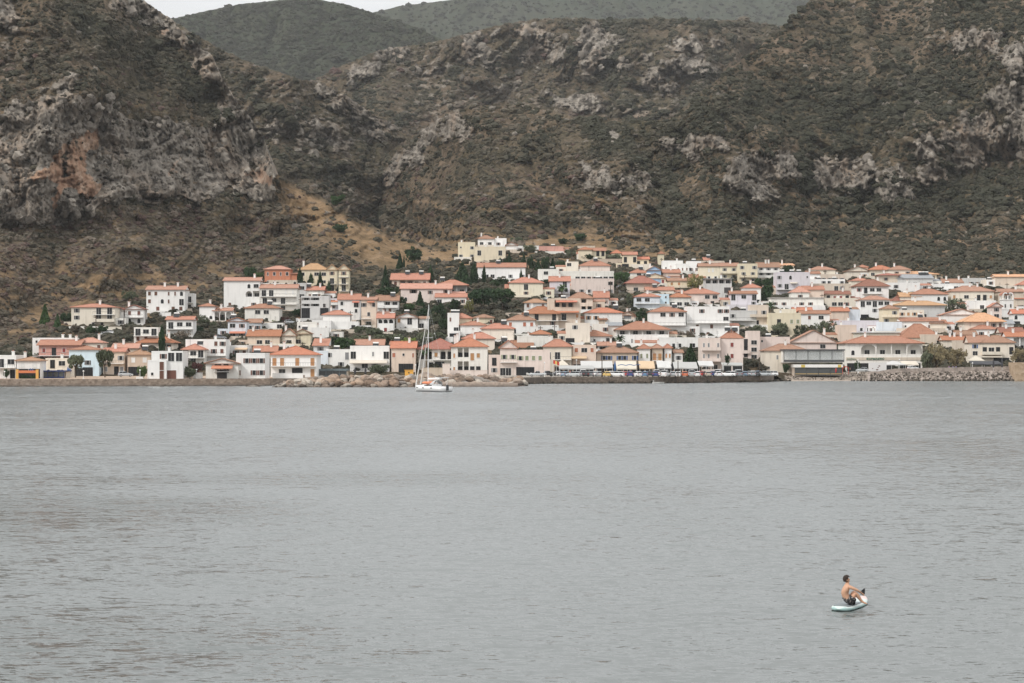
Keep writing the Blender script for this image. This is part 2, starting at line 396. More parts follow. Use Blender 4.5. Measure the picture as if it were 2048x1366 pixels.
# the right-hand slope; left of the town centre it lies back in the valley behind the spur
pushB = lambda px: 2 + 230 * sstep(1000, 700, px)
pxsB = np.arange(640, 2451, 2.2)
_Ds, _dslope = Dslope, None
def Dslope(px): return _Ds(px) + (pushB(px) if LAYB else 0)
LAYB = True
L_B = make_layer('B', np.where(pxsB > 1004, pxsB, pxsB), CRB, None, slopeB, rockB, None, 'mountain_slope', 400, grassB, 2.0, True)
LAYB = False
layers['B']['py0'] = HZ + (CH - Z0(pxsB)) * F / _Ds(pxsB)
flatp = lambda v: (lambda px: np.full(np.shape(px), float(v)))
L_L = make_layer('L', np.arange(300, 842, 2.4), CRL, (lambda px: IP([(300,1010),(640,1150),(840,1250)], px), flatp(460)), lambda x, y: .6 + 0*x, rockL, None, 'mountain_shoulder', 210, None, 2.5)
L_C = make_layer('C', np.arange(560, 1702, 2.4), CRC, (flatp(1450), flatp(420)), lambda x, y: .5 + 0*x, rockC, None, 'middle_mountain', 240, None, 2.0)
L_D = make_layer('D', np.arange(150, 1002, 4), CRD, (flatp(2300), flatp(260)), lambda x, y: .48 + 0*x, lambda x, y: 0*x, None, 'far_hill', 110, None, 1.2, back=(200, 60))
L_E = make_layer('E', np.arange(600, 1752, 5), CRE, (flatp(3600), flatp(160)), lambda x, y: .45 + 0*x, lambda x, y: 0*x, None, 'distant_hill', 90, None, 1.0, back=(300, 80))

def groundD(px, py):
    """depth of the ground seen at a bearing and height (town terrace and lower slopes)"""
    L = layers['A'] if px < 1000 else layers['B']
    j = (px - L['px'][0]) / (L['px'][1] - L['px'][0]); j0 = int(max(0, min(len(L['px']) - 1, round(j))))
    p0 = float(HZ + (CH - Z0(px)) * F / _Ds(px))
    if py >= p0: return float((CH - Z0(px)) * F / (py - HZ))
    return float(np.interp(-py, -L['py'][:, j0], L['D'][:, j0]))
def P(px, py, dD=0.0):
    D = groundD(px, py); 
    return Vector(((px - 1024) / F * D, D + dD, CH - (py - HZ) / F * D))
def ray(px, py, D): return Vector(((px - 1024) / F * D, D, CH - (py - HZ) / F * D))

# ground material
def hill_material(name, far=0.0):
    m = bpy.data.materials.new(name); m.use_nodes = True; n = m.node_tree; L = n.links
    b = n.nodes['Principled BSDF']; b.inputs['Roughness'].default_value = .95; b.inputs['Specular IOR Level'].default_value = .1
    tc = n.nodes.new('ShaderNodeTexCoord')
    def nz(scale, detail, rough=.6, vec=None, typ='ShaderNodeTexNoise'):
        t = n.nodes.new(typ); t.inputs['Scale'].default_value = scale
        if typ == 'ShaderNodeTexNoise': t.inputs['Detail'].default_value = detail; t.inputs['Roughness'].default_value = rough
        L.new(vec or tc.outputs['Object'], t.inputs['Vector']); return t
    def rampn(src, stops):
        r = n.nodes.new('ShaderNodeValToRGB'); e = r.color_ramp.elements
        while len(e) < len(stops): e.new(.5)
        for k, (p, c) in enumerate(stops): e[k].position = p; e[k].color = (*c, 1)
        L.new(src, r.inputs[0]); return r.outputs[0]
    def mix(f, a, c, typ='MIX'):
        x = n.nodes.new('ShaderNodeMix'); x.data_type = 'RGBA'; x.blend_type = typ
        if isinstance(f, float): x.inputs[0].default_value = f
        else: L.new(f, x.inputs[0])
        for s, v in ((6, a), (7, c)):
            if isinstance(v, tuple): x.inputs[s].default_value = (*v, 1)
            else: L.new(v, x.inputs[s])
        return x.outputs[2]
    def att(a):
        t = n.nodes.new('ShaderNodeAttribute'); t.attribute_name = a; return t.outputs['Fac']
    def mathn(op, a, b2):
        t = n.nodes.new('ShaderNodeMath'); t.operation = op
        for s, v in ((0, a), (1, b2)):
            if isinstance(v, (int, float)): t.inputs[s].default_value = v
            else: L.new(v, t.inputs[s])
        t.use_clamp = True
        return t.outputs[0]
    big = nz(.012, 5, .6); mid = nz(.09, 7, .7); fine = nz(.5, 6, .75)
    soil = rampn(mid.outputs['Fac'], [(.32, (0.043, 0.035, 0.022)), (.45, (0.094, 0.071, 0.048)), (.55, (0.147, 0.110, 0.076)), (.68, (0.200, 0.150, 0.109))])
    green = rampn(fine.outputs['Fac'], [(.3, (0.019, 0.022, 0.013)), (.5, (0.046, 0.047, 0.027)), (.7, (0.081, 0.075, 0.047))])
    gm = rampn(big.outputs['Fac'], [(.38, (0, 0, 0)), (.6, (1, 1, 1))])
    c = mix(mathn('MAXIMUM', mathn('MULTIPLY', gm, .6), mathn('MULTIPLY', att('lush'), .8)), soil, green)
    fs = rampn(fine.outputs['Fac'], [(.42, (.45, .45, .42)), (.56, (1.15, 1.12, 1.1))])
    c = mix(.75, c, fs, 'MULTIPLY')
    dry = rampn(mid.outputs['Fac'], [(.35, (0.130, 0.088, 0.047)), (.5, (0.247, 0.163, 0.088)), (.65, (0.325, 0.221, 0.130))])
    c = mix(mathn('MULTIPLY', att('grass'), rampn(fine.outputs['Fac'], [(.35, (.35,)*3), (.5, (1,)*3)])), c, dry)
    mpn = n.nodes.new('ShaderNodeMapping'); mpn.inputs['Scale'].default_value = (1, .6, .35); L.new(tc.outputs['Object'], mpn.inputs[0])
    rk1 = nz(.22, 8, .72, mpn.outputs[0])
    rock = rampn(rk1.outputs['Fac'], [(.3, (.066, .058, .048)), (.42, (.155, .137, .115)), (.52, (.245, .218, .184)), (.66, (.35, .315, .27))])
    og = rampn(rk1.outputs['Fac'], [(.3, (.17, .10, .065)), (.46, (.36, .215, .14)), (.54, (.40, .27, .19)), (.66, (.50, .38, .29))])
    warm = nz(.03, 3)
    rock = mix(rampn(warm.outputs['Fac'], [(.5, (0,)*3), (.66, (.45,)*3)]), rock, (.33, .235, .165))
    rock = mix(att('orange'), rock, og)
    rm = mathn('ADD', att('rock'), mathn('MULTIPLY', mathn('SUBTRACT', fine.outputs['Fac'], .5), .0))
    rmask = mathn('MULTIPLY', att('rock'), rampn(nz(.16, 6, .7).outputs['Fac'], [(.36, (.25,)*3), (.47, (1,)*3)]))
    c = mix(rmask, c, rock)
    if far:
        c = mix(far, c, rampn(fine.outputs['Fac'], [(.35, (.010, .018, .009)), (.65, (.030, .044, .025))]))
    L.new(c, b.inputs['Base Color'])
    bp = n.nodes.new('ShaderNodeBump'); bp.inputs['Strength'].default_value = .9; bp.inputs['Distance'].default_value = 1.6
    L.new(fine.outputs['Fac'], bp.inputs['Height']); L.new(bp.outputs[0], b.inputs['Normal'])
    return m
HM = hill_material('hill_ground'); HF = hill_material('far_hill_ground', .8)
for o in (L_A, L_B, L_L, L_C): o.data.materials.append(HM)
for o in (L_D, L_E): o.data.materials.append(HF)

# ---------------------------------------------------------------- scrub on the slopes (nobody could count it): instanced low bushes
def scatter(name, label, pts, mats, blobs=3):
    """pts: array x,y,z,scale,tint ; one object, geometry nodes put a lumpy bush on each point"""
    me = bpy.data.meshes.new(name); n = len(pts)
    me.vertices.add(n); me.vertices.foreach_set('co', pts[:, :3].reshape(-1).astype('f'))
    for nm, k in (('size', 3), ('tint', 4)):
        a = me.attributes.new(nm, 'FLOAT', 'POINT'); a.data.foreach_set('value', pts[:, k].astype('f'))
    o = link(name, me); tag(o, label, 'shrubs' if 'shrub' in name or 'scrub' in name else 'rocks', kind='stuff')
    g = bpy.data.node_groups.new(name + '_nodes', 'GeometryNodeTree')
    g.interface.new_socket('Geometry', in_out='INPUT', socket_type='NodeSocketGeometry')
    g.interface.new_socket('Geometry', in_out='OUTPUT', socket_type='NodeSocketGeometry')
    N = g.nodes.new; L = g.links.new
    gi = N('NodeGroupInput'); go = N('NodeGroupOutput')
    protos = N('GeometryNodeGeometryToInstance')
    for k in range(4):
        ic = N('GeometryNodeMeshIcoSphere'); ic.inputs['Radius'].default_value = 1; ic.inputs['Subdivisions'].default_value = 3 if blobs == 3 else 2
        sp = N('GeometryNodeSetPosition'); L(ic.outputs[0], sp.inputs[0])
        no = N('ShaderNodeTexNoise'); no.noise_dimensions = '4D'; no.inputs['W'].default_value = k * 7.3
        no.inputs['Scale'].default_value = 1.7 if blobs == 3 else 1.1; no.inputs['Detail'].default_value = 4 if blobs == 3 else 2; no.inputs['Roughness'].default_value = .75 if blobs == 3 else .5
        nn = N('GeometryNodeInputNormal'); pp = N('GeometryNodeInputPosition'); L(pp.outputs[0], no.inputs['Vector'])
        mr = N('ShaderNodeMapRange'); mr.inputs[1].default_value = .3; mr.inputs[2].default_value = .7; mr.inputs[3].default_value = -.55; mr.inputs[4].default_value = .45
        L(no.outputs[0], mr.inputs[0])
        vs = N('ShaderNodeVectorMath'); vs.operation = 'SCALE'; L(nn.outputs[0], vs.inputs[0]); L(mr.outputs[0], vs.inputs['Scale'])
        L(vs.outputs[0], sp.inputs['Offset'])
        tr = N('GeometryNodeTransform'); tr.inputs['Scale'].default_value = (1.15, 1.15, .85) if blobs == 3 else (1, .8, .8)
        L(sp.outputs[0], tr.inputs[0])
        sm = N('GeometryNodeSetMaterial'); sm.inputs['Material'].default_value = mats; L(tr.outputs[0], sm.inputs[0])
        L(sm.outputs[0], protos.inputs[0])
    ip = N('GeometryNodeInstanceOnPoints'); L(gi.outputs[0], ip.inputs[0]); L(protos.outputs[0], ip.inputs['Instance'])
    ip.inputs['Pick Instance'].default_value = True
    ri = N('FunctionNodeRandomValue'); ri.data_type = 'INT'; ri.inputs[4].default_value = 0; ri.inputs[5].default_value = 3
    L(ri.outputs[2], ip.inputs['Instance Index'])
    rr = N('FunctionNodeRandomValue'); rr.data_type = 'FLOAT_VECTOR'; rr.inputs[0].default_value = (-.2, -.2, 0) if blobs == 3 else (-3, -3, 0); rr.inputs[1].default_value = (.2, .2, 6.28) if blobs == 3 else (3, 3, 6.28)
    rr.inputs['Seed'].default_value = 5
    L(rr.outputs[0], ip.inputs['Rotation'])
    sa = N('GeometryNodeInputNamedAttribute'); sa.data_type = 'FLOAT'; sa.inputs[0].default_value = 'size'
    L(sa.outputs[0], ip.inputs['Scale'])
    L(ip.outputs[0], go.inputs[0])
    md = o.modifiers.new('scatter', 'NODES'); md.node_group = g
    return o
def foliage_mat(name, stops, instanced=True, scale=1.2, trans=0.0):
    m = bpy.data.materials.new(name); m.use_nodes = True; n = m.node_tree; L = n.links
    b = n.nodes['Principled BSDF']; b.inputs['Roughness'].default_value = .85; b.inputs['Specular IOR Level'].default_value = .15
    r = n.nodes.new('ShaderNodeValToRGB'); e = r.color_ramp.elements
    while len(e) < len(stops): e.new(.5)
    for k, (p, c) in enumerate(stops): e[k].position = p; e[k].color = (*c, 1)
    tc = n.nodes.new('ShaderNodeTexCoord'); no = n.nodes.new('ShaderNodeTexNoise'); no.inputs['Scale'].default_value = scale; no.inputs['Detail'].default_value = 6; no.inputs['Roughness'].default_value = .8
    L.new(tc.outputs['Object'], no.inputs['Vector'])
    if instanced:
        a = n.nodes.new('ShaderNodeAttribute'); a.attribute_type = 'INSTANCER'; a.attribute_name = 'tint'; src = a.outputs['Fac']
    else:
        a = n.nodes.new('ShaderNodeObjectInfo'); src = a.outputs['Random']
    s = n.nodes.new('ShaderNodeMath'); s.operation = 'MULTIPLY_ADD'; s.inputs[1].default_value = .45; 
    L.new(no.outputs['Fac'], s.inputs[0])
    s2 = n.nodes.new('ShaderNodeMath'); s2.operation = 'MULTIPLY_ADD'; s2.inputs[1].default_value = 1.0 if instanced else .35; s2.inputs[2].default_value = -.22 if instanced else .1
    L.new(src, s2.inputs[0]); L.new(s2.outputs[0], s.inputs[2]); L.new(s.outputs[0], r.inputs[0])
    L.new(r.outputs[0], b.inputs['Base Color'])
    bp = n.nodes.new('ShaderNodeBump'); bp.inputs['Strength'].default_value = .8; bp.inputs['Distance'].default_value = .4
    n3 = n.nodes.new('ShaderNodeTexNoise'); n3.inputs['Scale'].default_value = scale * 3; n3.inputs['Detail'].default_value = 3
    L.new(tc.outputs['Object'], n3.inputs['Vector']); L.new(n3.outputs['Fac'], bp.inputs['Height']); L.new(bp.outputs[0], b.inputs['Normal'])
    return m
SCRUB = foliage_mat('scrub_leaves', [(0, (.024, .026, .017)), (.3, (.044, .043, .029)), (.5, (.070, .062, .044)), (.62, (.094, .080, .058)), (.75, (.118, .100, .076)), (.88, (.088, .052, .046)), (1, (.145, .12, .092))])
ROCKM = foliage_mat('limestone_rubble', [(0, (.066, .058, .048)), (.4, (.155, .137, .115)), (.7, (.24, .213, .18)), (1, (.34, .305, .26))], scale=1.5)

def sample_layer(L, n, rs):
    """random points spread over the visible face of a slope"""
    px = rs.uniform(L['px'][0], L['px'][-1], n); ju = (px - L['px'][0]) / (L['px'][1] - L['px'][0])
    j0 = np.clip(ju.astype(int), 0, len(L['px']) - 2)
    nr = L['py'].shape[0]; hgt = L['py'][0, j0] - L['py'][-1, j0]
    keep = rs.rand(n) < hgt / 900.0
    px, j0, ju = px[keep], j0[keep], ju[keep]; fj = ju - j0
    t = rs.rand(len(px)) * (nr - 2); i0 = t.astype(int); fi = t - i0
    def bl(A): return (A[i0, j0]*(1-fj)+A[i0, j0+1]*fj)*(1-fi) + (A[i0+1, j0]*(1-fj)+A[i0+1, j0+1]*fj)*fi
    return px, bl(L['py']), bl(L['D']), bl(L['rock'])
rs = np.random.RandomState(11)
acc = []; racc = []
for key, n in (('A', 85000), ('B', 115000), ('L', 26000), ('C', 52000), ('D', 50000), ('E', 26000)):
    px, py, D, rk = sample_layer(layers[key], n, rs)
    if key == 'A': own = np.ones(len(px), bool)
    elif key == 'B': own = (px > 985) | (py < IP(CRA, px) + 12)
    else: own = np.ones(len(px), bool)
    tt = town_top(px) if key in 'AB' else np.full(len(px), 1e4)
    dens = .45 + .75 * fbm(px/45, py/30, 4, 91) + .35 * fbm(px/12, py/9, 2, 95)
    gr = (grassA(px, py) if key == 'A' else grassB(px, py) if key == 'B' else 0)
    dens = dens - .12 - .72 * rk - .5 * gr * (np.abs(gr) > .3)
    lu = lushK(key, px, py); dens = dens + .5 * lu
    if key == 'B': dens = dens + .35 * sstep(430, 520, py) * sstep(1250, 1450, px)
    if key in 'DE': dens = dens + .3
    ok = own & (rs.rand(len(px)) < dens + .12) & (py < tt - 4)
    if key in 'AB':   # gardens between the houses keep only a few low bushes
        ok |= own & (py >= tt - 4) & (rs.rand(len(px)) < .34) & (py < 742)
    base = rs.gamma(1.5, .38, len(px)) * .9 + .32
    size = base * np.clip(D / 1000, .7, 3.2) * .95
    if key == 'B': size = size * (1 + .40 * sstep(440, 520, py) * sstep(1200, 1450, px))
    if key in 'DE': size = base * 2.3 if key == 'D' else base * 3.2
    size = size * (1 + .35 * lu); size = np.where(py > tt - 4, np.minimum(size*1.5+.3, 1.9), size)
    tint = .51 + .42 * fbm(px/70, py/45, 3, 97) + .13 * rs.randn(len(px))
    if key == 'A': tint = tint + .24 * sstep(390, 450, py) * sstep(700, 500, px)
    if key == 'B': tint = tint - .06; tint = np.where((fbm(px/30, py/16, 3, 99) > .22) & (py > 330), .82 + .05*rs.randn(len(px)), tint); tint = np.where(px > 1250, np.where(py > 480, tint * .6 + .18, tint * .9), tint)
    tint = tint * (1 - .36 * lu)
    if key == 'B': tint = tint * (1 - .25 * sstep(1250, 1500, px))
    if key in 'DE': tint = tint * .2 + .03
    tint = np.where(py > tt - 4, .36 + .15 * rs.randn(len(px)), tint)
    x = (px - 1024) / F * D; z = CH - (py - HZ) / F * D + size * .15
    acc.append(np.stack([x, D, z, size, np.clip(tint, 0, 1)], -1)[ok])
    rok = own & (rs.rand(len(px)) < rk * .20) & (rk > .2) & (py < tt - 10)
    rz = (rs.gamma(1.6, .36, len(px)) + .35) * np.clip(D / 1000, .7, 2)
    orr = orangeA(px, py) if key == 'A' else np.zeros(len(px)); rok &= orr < .5
    racc.append(np.stack([x, D, z - size*.15, rz, np.clip(.36 + .2 * rs.randn(len(px)) + .2*fbm(px/25, py/25, 2, 17), 0, 1)], -1)[rok])
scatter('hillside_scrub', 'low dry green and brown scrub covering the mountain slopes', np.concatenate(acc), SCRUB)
scatter('limestone_outcrops', 'pale jagged limestone outcrops sticking out of the mountain slopes', np.concatenate(racc), ROCKM, blobs=2)

# ---------------------------------------------------------------- sea
def sea_material():
    """wavelet slopes set the normal directly, so ripples keep their steepness at grazing views"""
    m = bpy.data.materials.new('sea_water'); m.use_nodes = True; n = m.node_tree; L = n.links
    b = n.nodes['Principled BSDF']
    b.inputs['Base Color'].default_value = (.105, .116, .112, 1); b.inputs['Roughness'].default_value = .11; b.inputs['IOR'].default_value = 1.6
    tc = n.nodes.new('ShaderNodeTexCoord')
    def nz(scale, detail, rough, sx, sy, rot=0, dist=0, out='Color', lac=2.0):
        mp = n.nodes.new('ShaderNodeMapping'); mp.inputs['Scale'].default_value = (sx, sy, 1); mp.inputs['Rotation'].default_value = (0, 0, R(rot))
        L.new(tc.outputs['Object'], mp.inputs[0])
        t = n.nodes.new('ShaderNodeTexNoise'); t.inputs['Scale'].default_value = scale; t.inputs['Detail'].default_value = detail; t.inputs['Roughness'].default_value = rough
        t.inputs['Distortion'].default_value = dist; t.inputs['Lacunarity'].default_value = lac
        L.new(mp.outputs[0], t.inputs['Vector']); return t.outputs[out]
    def vm(op, a, c=None, sc=None):
        t = n.nodes.new('ShaderNodeVectorMath'); t.operation = op
        if isinstance(a, tuple): t.inputs[0].default_value = a
        else: L.new(a, t.inputs[0])
        if c is not None:
            if isinstance(c, tuple): t.inputs[1].default_value = c
            else: L.new(c, t.inputs[1])
        if sc is not None:
            if isinstance(sc, float): t.inputs['Scale'].default_value = sc
            else: L.new(sc, t.inputs['Scale'])
        return t.outputs[0]
    def rng(src, a, b2, c, d):
        t = n.nodes.new('ShaderNodeMapRange'); L.new(src, t.inputs[0])
        for k, v in enumerate((a, b2, c, d)): t.inputs[k + 1].default_value = v
        return t.outputs[0]
    H = (.5, .5, .5)
    w1 = vm('SUBTRACT', nz(5.2, 5, .70, .42, 1.0, 6, .3), H)       # ripples
    w2 = vm('SUBTRACT', nz(.95, 3, .6, .5, 1.1, -8, .3), H)        # small waves
    w3 = vm('SUBTRACT', nz(.055, 2, .5, .5, 1.2, 12), H)            # long low swell
    s = vm('ADD', vm('ADD', vm('SCALE', w1, sc=1.22), vm('SCALE', w2, sc=.46)), vm('SCALE', w3, sc=.12))
    patch = nz(.011, 4, .6, 1, .33, 8, 0, 'Fac')
    # gusts: stretches of steeper, busier ripples
    def gust(cx, cy, rx, ry, amp):
        mp = n.nodes.new('ShaderNodeMapping'); mp.inputs['Location'].default_value = (-cx / rx, -cy / ry, 0); mp.inputs['Scale'].default_value = (1 / rx, 1 / ry, 0)
        L.new(tc.outputs['Object'], mp.inputs[0]); ln = n.nodes.new('ShaderNodeVectorMath'); ln.operation = 'LENGTH'; L.new(mp.outputs[0], ln.inputs[0])
        wob = n.nodes.new('ShaderNodeMath'); wob.operation = 'MULTIPLY_ADD'; L.new(nz(.07, 4, .65, .6, .6, 0, 0, 'Fac'), wob.inputs[0]); wob.inputs[1].default_value = 1.6; L.new(ln.outputs['Value'], wob.inputs[2])
        return rng(wob.outputs[0], 1.25, 2.0, amp, 0)
    def add(a, c):
        t = n.nodes.new('ShaderNodeMath'); L.new(a, t.inputs[0]); L.new(c, t.inputs[1]); return t.outputs[0]
    k = rng(patch, .38, .66, .50, 1.35)
    for g_ in ((-27, 99, 16, 13, 1.3), (-34, 75, 24, 55, .5), (38, 168, 16, 26, .3), (-13, 54, 10, 9, .9), (-16, 128, 18, 8, .5), (10.5, 61.5, .9, .9, .9)): k = add(k, gust(*g_))
    s = vm('SCALE', s, sc=k)
    s = vm('MULTIPLY', s, (.75, 1.25, 0))
    nn = vm('NORMALIZE', vm('ADD', s, (0, -.16, 1)))
    L.new(nn, b.inputs['Normal'])
    return m
SEA = sea_material()
w = MB(); w.quad([(-4000, -300, 0), (4000, -300, 0), (4000, 700, 0), (-4000, 700, 0)])
sea = w.build('sea', SEA); tag(sea, kind='structure')

# ---------------------------------------------------------------- air
hz = MB(); hz.box(-4200, 4200, -310, 9000, -3, 900)
hm = bpy.data.materials.new('haze_air'); hm.use_nodes = True; hn = hm.node_tree; hn.nodes.clear()
ho = hn.nodes.new('ShaderNodeOutputMaterial'); hv = hn.nodes.new('ShaderNodeVolumePrincipled')
hv.inputs['Density'].default_value = .000045; hv.inputs['Color'].default_value = (.93, .95, .96, 1); hv.inputs['Anisotropy'].default_value = .2
hn.links.new(hv.outputs[0], ho.inputs['Volume'])
haze = hz.build('haze', hm); tag(haze, 'thin pale sea haze over the bay and mountains', 'haze', kind='stuff')

# ================================================================ the town
WALLC = {'W': (.78,.77,.745), 'I': (.74,.72,.67), 'C': (.72,.655,.56), 'Y': (.70,.62,.47), 'K': (.56,.31,.26), 'k': (.68,.585,.53),
         'T': (.66,.545,.45), 'S': (.52,.43,.345), 'B': (.56,.68,.75), 'N': (.33,.47,.64), 'L': (.64,.61,.64), 'G': (.55,.545,.53),
         'O': (.50,.21,.13), 'E': (.60,.52,.43), 'b': (.66,.70,.74), 'y': (.76,.70,.56)}
NAMES = {'W':'white','I':'ivory','C':'cream','Y':'yellow','K':'salmon','k':'pale_pink','T':'peach','S':'stone','B':'light_blue','N':'bright_blue','L':'lilac','G':'grey','O':'brick','E':'beige','b':'bluish_white','y':'pale_yellow'}
def wall_mat(c):
    return mat(NAMES[c] + '_plaster', WALLC[c], .9, .05, .6, .2, .0, .08, dirt=.38 if c not in 'W' else .26)
def roof_mat(kind):
    c = {'t': (.375,.185,.125), 'o': (.52,.31,.18), 'b': (.30,.135,.10), 'p': (.42,.235,.17), 'g': (.30,.31,.32), 'f': (.50,.48,.45), 'n': (.38,.225,.145), 'u': (.35,.20,.14), 'v': (.41,.175,.105)}[kind]
    nm = {'t':'terracotta','o':'orange','b':'dark_red','p':'weathered_pink','g':'grey_metal','f':'concrete','n':'old_brown','u':'dusty_brown','v':'bright_terracotta'}[kind]
    if nm + '_roof' in MATS: return MATS[nm + '_roof']
    m = mat(nm + '_roof', c, .85, .16, 1.3, .2, .0, .38, dirt=.5)
    # courses of curved tiles as fine relief
    n = m.node_tree; b = n.nodes['Principled BSDF']; tc = n.nodes.new('ShaderNodeTexCoord'); w = n.nodes.new('ShaderNodeTexWave'); w.inputs['Scale'].default_value = 1.1; w.inputs['Distortion'].default_value = .6
    n.links.new(tc.outputs['Object'], w.inputs['Vector']); bp = n.nodes.new('ShaderNodeBump'); bp.inputs['Strength'].default_value = .6; bp.inputs['Distance'].default_value = .12
    n.links.new(w.outputs['Fac'], bp.inputs['Height']); n.links.new(bp.outputs[0], b.inputs['Normal'])
    return m
GLASS = mat('dark_glass_and_openings', (.022,.023,.025), .22, spec=.28)
TRIM = mat('white_trim', (.74,.73,.70), .7, .03, rand=.1)
METAL = mat('dark_metal', (.06,.06,.065), .5, metallic=.5)
DARKIN = mat('dark_interior', (.03,.028,.026), .9)
SHUT = {'brown': (.14,.065,.045), 'wood': (.42,.22,.10), 'green': (.25,.27,.17), 'blue': (.03,.09,.26), 'white': (.68,.68,.66), 'grey': (.22,.225,.23), 'maroon': (.22,.05,.045), 'dark': (.055,.05,.05), 'terra': (.40,.15,.09)}
def shut_mat(k): return mat(k + '_shutter', SHUT[k], .7, .05, 2, rand=.25)
LMETAL = mat('galvanised_metal', (.5,.5,.5), .5, metallic=.4)
CONC = mat('concrete', (.42,.40,.37), .9, .08, 1.0, dirt=.3)

OPEN = {  # kind: (name, width, height, sill, dark pane: glass, for b and e the inside shade painted on, arch)
 'w': ('window', .95, 1.3, .85, 0), 'v': ('window', .9, 1.25, .85, 1), 'W': ('window', 1.75, 1.3, .85, 1), 's': ('window', .6, .7, 1.3, 1),
 'd': ('door', 1.1, 2.15, .03, 0), 'g': ('glass_door', 1.55, 2.15, .03, 1), 'e': ('door', 1.2, 2.2, .03, 1), 'b': ('shop_opening', 2.8, 2.4, .02, 1),
 'D': ('garage_door', 2.6, 2.2, .02, 0), 'n': ('window', .55, 1.3, .8, 0), 'a': ('arched_window', 1.0, 1.5, .7, 1)}
_om = {}
def opening_mesh(k, sh, frame=TRIM):
    key = (k, sh, frame.name)
    if key in _om: return _om[key]
    nm, w, h, sill, gl = OPEN[k]; m = MB(); f = .06 if gl else .08; hw = w / 2
    if k in 'be': frame = METAL
    if k == 'a':
        pts = [(-hw, 0), (hw, 0), (hw, h - hw)] + [(hw*math.cos(a), h-hw+hw*math.sin(a)) for a in [math.pi*t/6 for t in range(1, 6)]] + [(-hw, h-hw)]
        m.prism([(x*1.12, z*1.04) for x, z in pts], -.03, 0, 0); m.prism(pts, -.05, -.031, 1)
    else:
        m.box(-hw-f, hw+f, -.07, 0, h, h+f, 0); m.box(-hw-f*1.5, hw+f*1.5, -.12, 0, -f, 0, 0)
        m.box(-hw-f, -hw, -.07, 0, 0, h, 0); m.box(hw, hw+f, -.07, 0, 0, h, 0)
        m.quad([(-hw,-.015,0),(hw,-.015,0),(hw,-.015,h),(-hw,-.015,h)], 1)
        if w > 1.0 and k != 'D': m.box(-.02, .02, -.045, -.016, 0, h, 0 if gl else 1)
        if w > 2.2 and gl: m.box(-hw/2-.02, -hw/2+.02, -.045, -.016, 0, h, 0); m.box(hw/2-.02, hw/2+.02, -.045, -.016, 0, h, 0)
        if k == 'v' : 
            m.box(-hw-f-.38, -hw-f, -.06, 0, 0, h, 2); m.box(hw+f, hw+f+.38, -.06, 0, 0, h, 2)
    me = m.mesh(nm, [frame, GLASS if gl else shut_mat(sh), shut_mat(sh)])
    _om[key] = me; return me

def roof_mesh(kind, w, d, rh, ov=.45, th=.14):
    """w x d wall footprint, x centred, y from 0 to d, eave at z=0"""
    m = MB(); x0, x1, y0, y1 = -w/2-ov, w/2+ov, -ov, d+ov
    if kind in ('hip', 'gable', 'front', 'shed'):
        m.box(x0, x1, y0, y1, 0, th, 0)
        t = th + .003
        if kind == 'hip':
            k = min((y1-y0)/2, (x1-x0)/2) * .98
            if (x1-x0) >= (y1-y0):
                a = (x0+k, (y0+y1)/2, th+rh); b = (x1-k, (y0+y1)/2, th+rh)
                m.quad([(x0,y0,t),(x1,y0,t),b,a]); m.quad([(x1,y0,t),(x1,y1,t),b]); m.quad([(x1,y1,t),(x0,y1,t),a,b]); m.quad([(x0,y1,t),(x0,y0,t),a])
                caps = [(a,b),((x0,y0,t),a),((x1,y0,t),b)]
            else:
                a = (0, y0+k, th+rh); b = (0, y1-k, th+rh)
                m.quad([(x0,y0,t),(x1,y0,t),a]); m.quad([(x1,y0,t),(x1,y1,t),b,a]); m.quad([(x1,y1,t),(x0,y1,t),b]); m.quad([(x0,y1,t),(x0,y0,t),a,b])
                caps = [(a,b),((x0,y0,t),a),((x1,y0,t),a)]
            for p, q in caps: m.bar(p, q, .13, 0, n=5)
        elif kind == 'gable':
            a = (x0,(y0+y1)/2,th+rh); b = (x1,(y0+y1)/2,th+rh)
            m.quad([(x0,y0,t),(x1,y0,t),b,a]); m.quad([(x1,y1,t),(x0,y1,t),a,b]); m.bar(a, b, .13, 0, n=5)
            m.quad([(x0+ov,y1-ov,t),(x0+ov,y0+ov,t),(x0+ov,a[1],th+rh-.1)], 1); m.quad([(x1-ov,y0+ov,t),(x1-ov,y1-ov,t),(x1-ov,a[1],th+rh-.1)], 1)
        elif kind == 'front':
            a = (0,y0,th+rh); b = (0,y1,th+rh)
            m.quad([(x0,y0,t),a,b,(x0,y1,t)]); m.quad([(x1,y1,t),b,a,(x1,y0,t)]); m.bar(a, b, .13, 0, n=5)
            yy = y0 + ov*.7
            m.quad([(x0+ov*.3,yy,t),(x1-ov*.3,yy,t),(0,yy,th+rh-.12)], 1)
            for s in (-1, 1): m.bar((s*(w/2+ov), y0-.02, th+.05), (0, y0-.02, th+rh+.05), .11, 0)
        elif kind == 'shed':
            m.quad([(x0,y0,t),(x1,y0,t),(x1,y1,th+rh),(x0,y1,th+rh)]); m.quad([(x0,y1,t),(x0,y0,t),(x0,y1,th+rh)], 1); m.quad([(x1,y0,t),(x1,y1,t),(x1,y1,th+rh)], 1)
            m.quad([(x1,y1,t),(x0,y1,t),(x0,y1,th+rh),(x1,y1,th+rh)], 1)
    elif kind == 'slab':
        m.box(x0, x1, y0, y1, 0, .22, 0)
    return m
HOUSES = []
def bal_lowest(st): return any(c in st.split('/')[-1] for c in '[{')
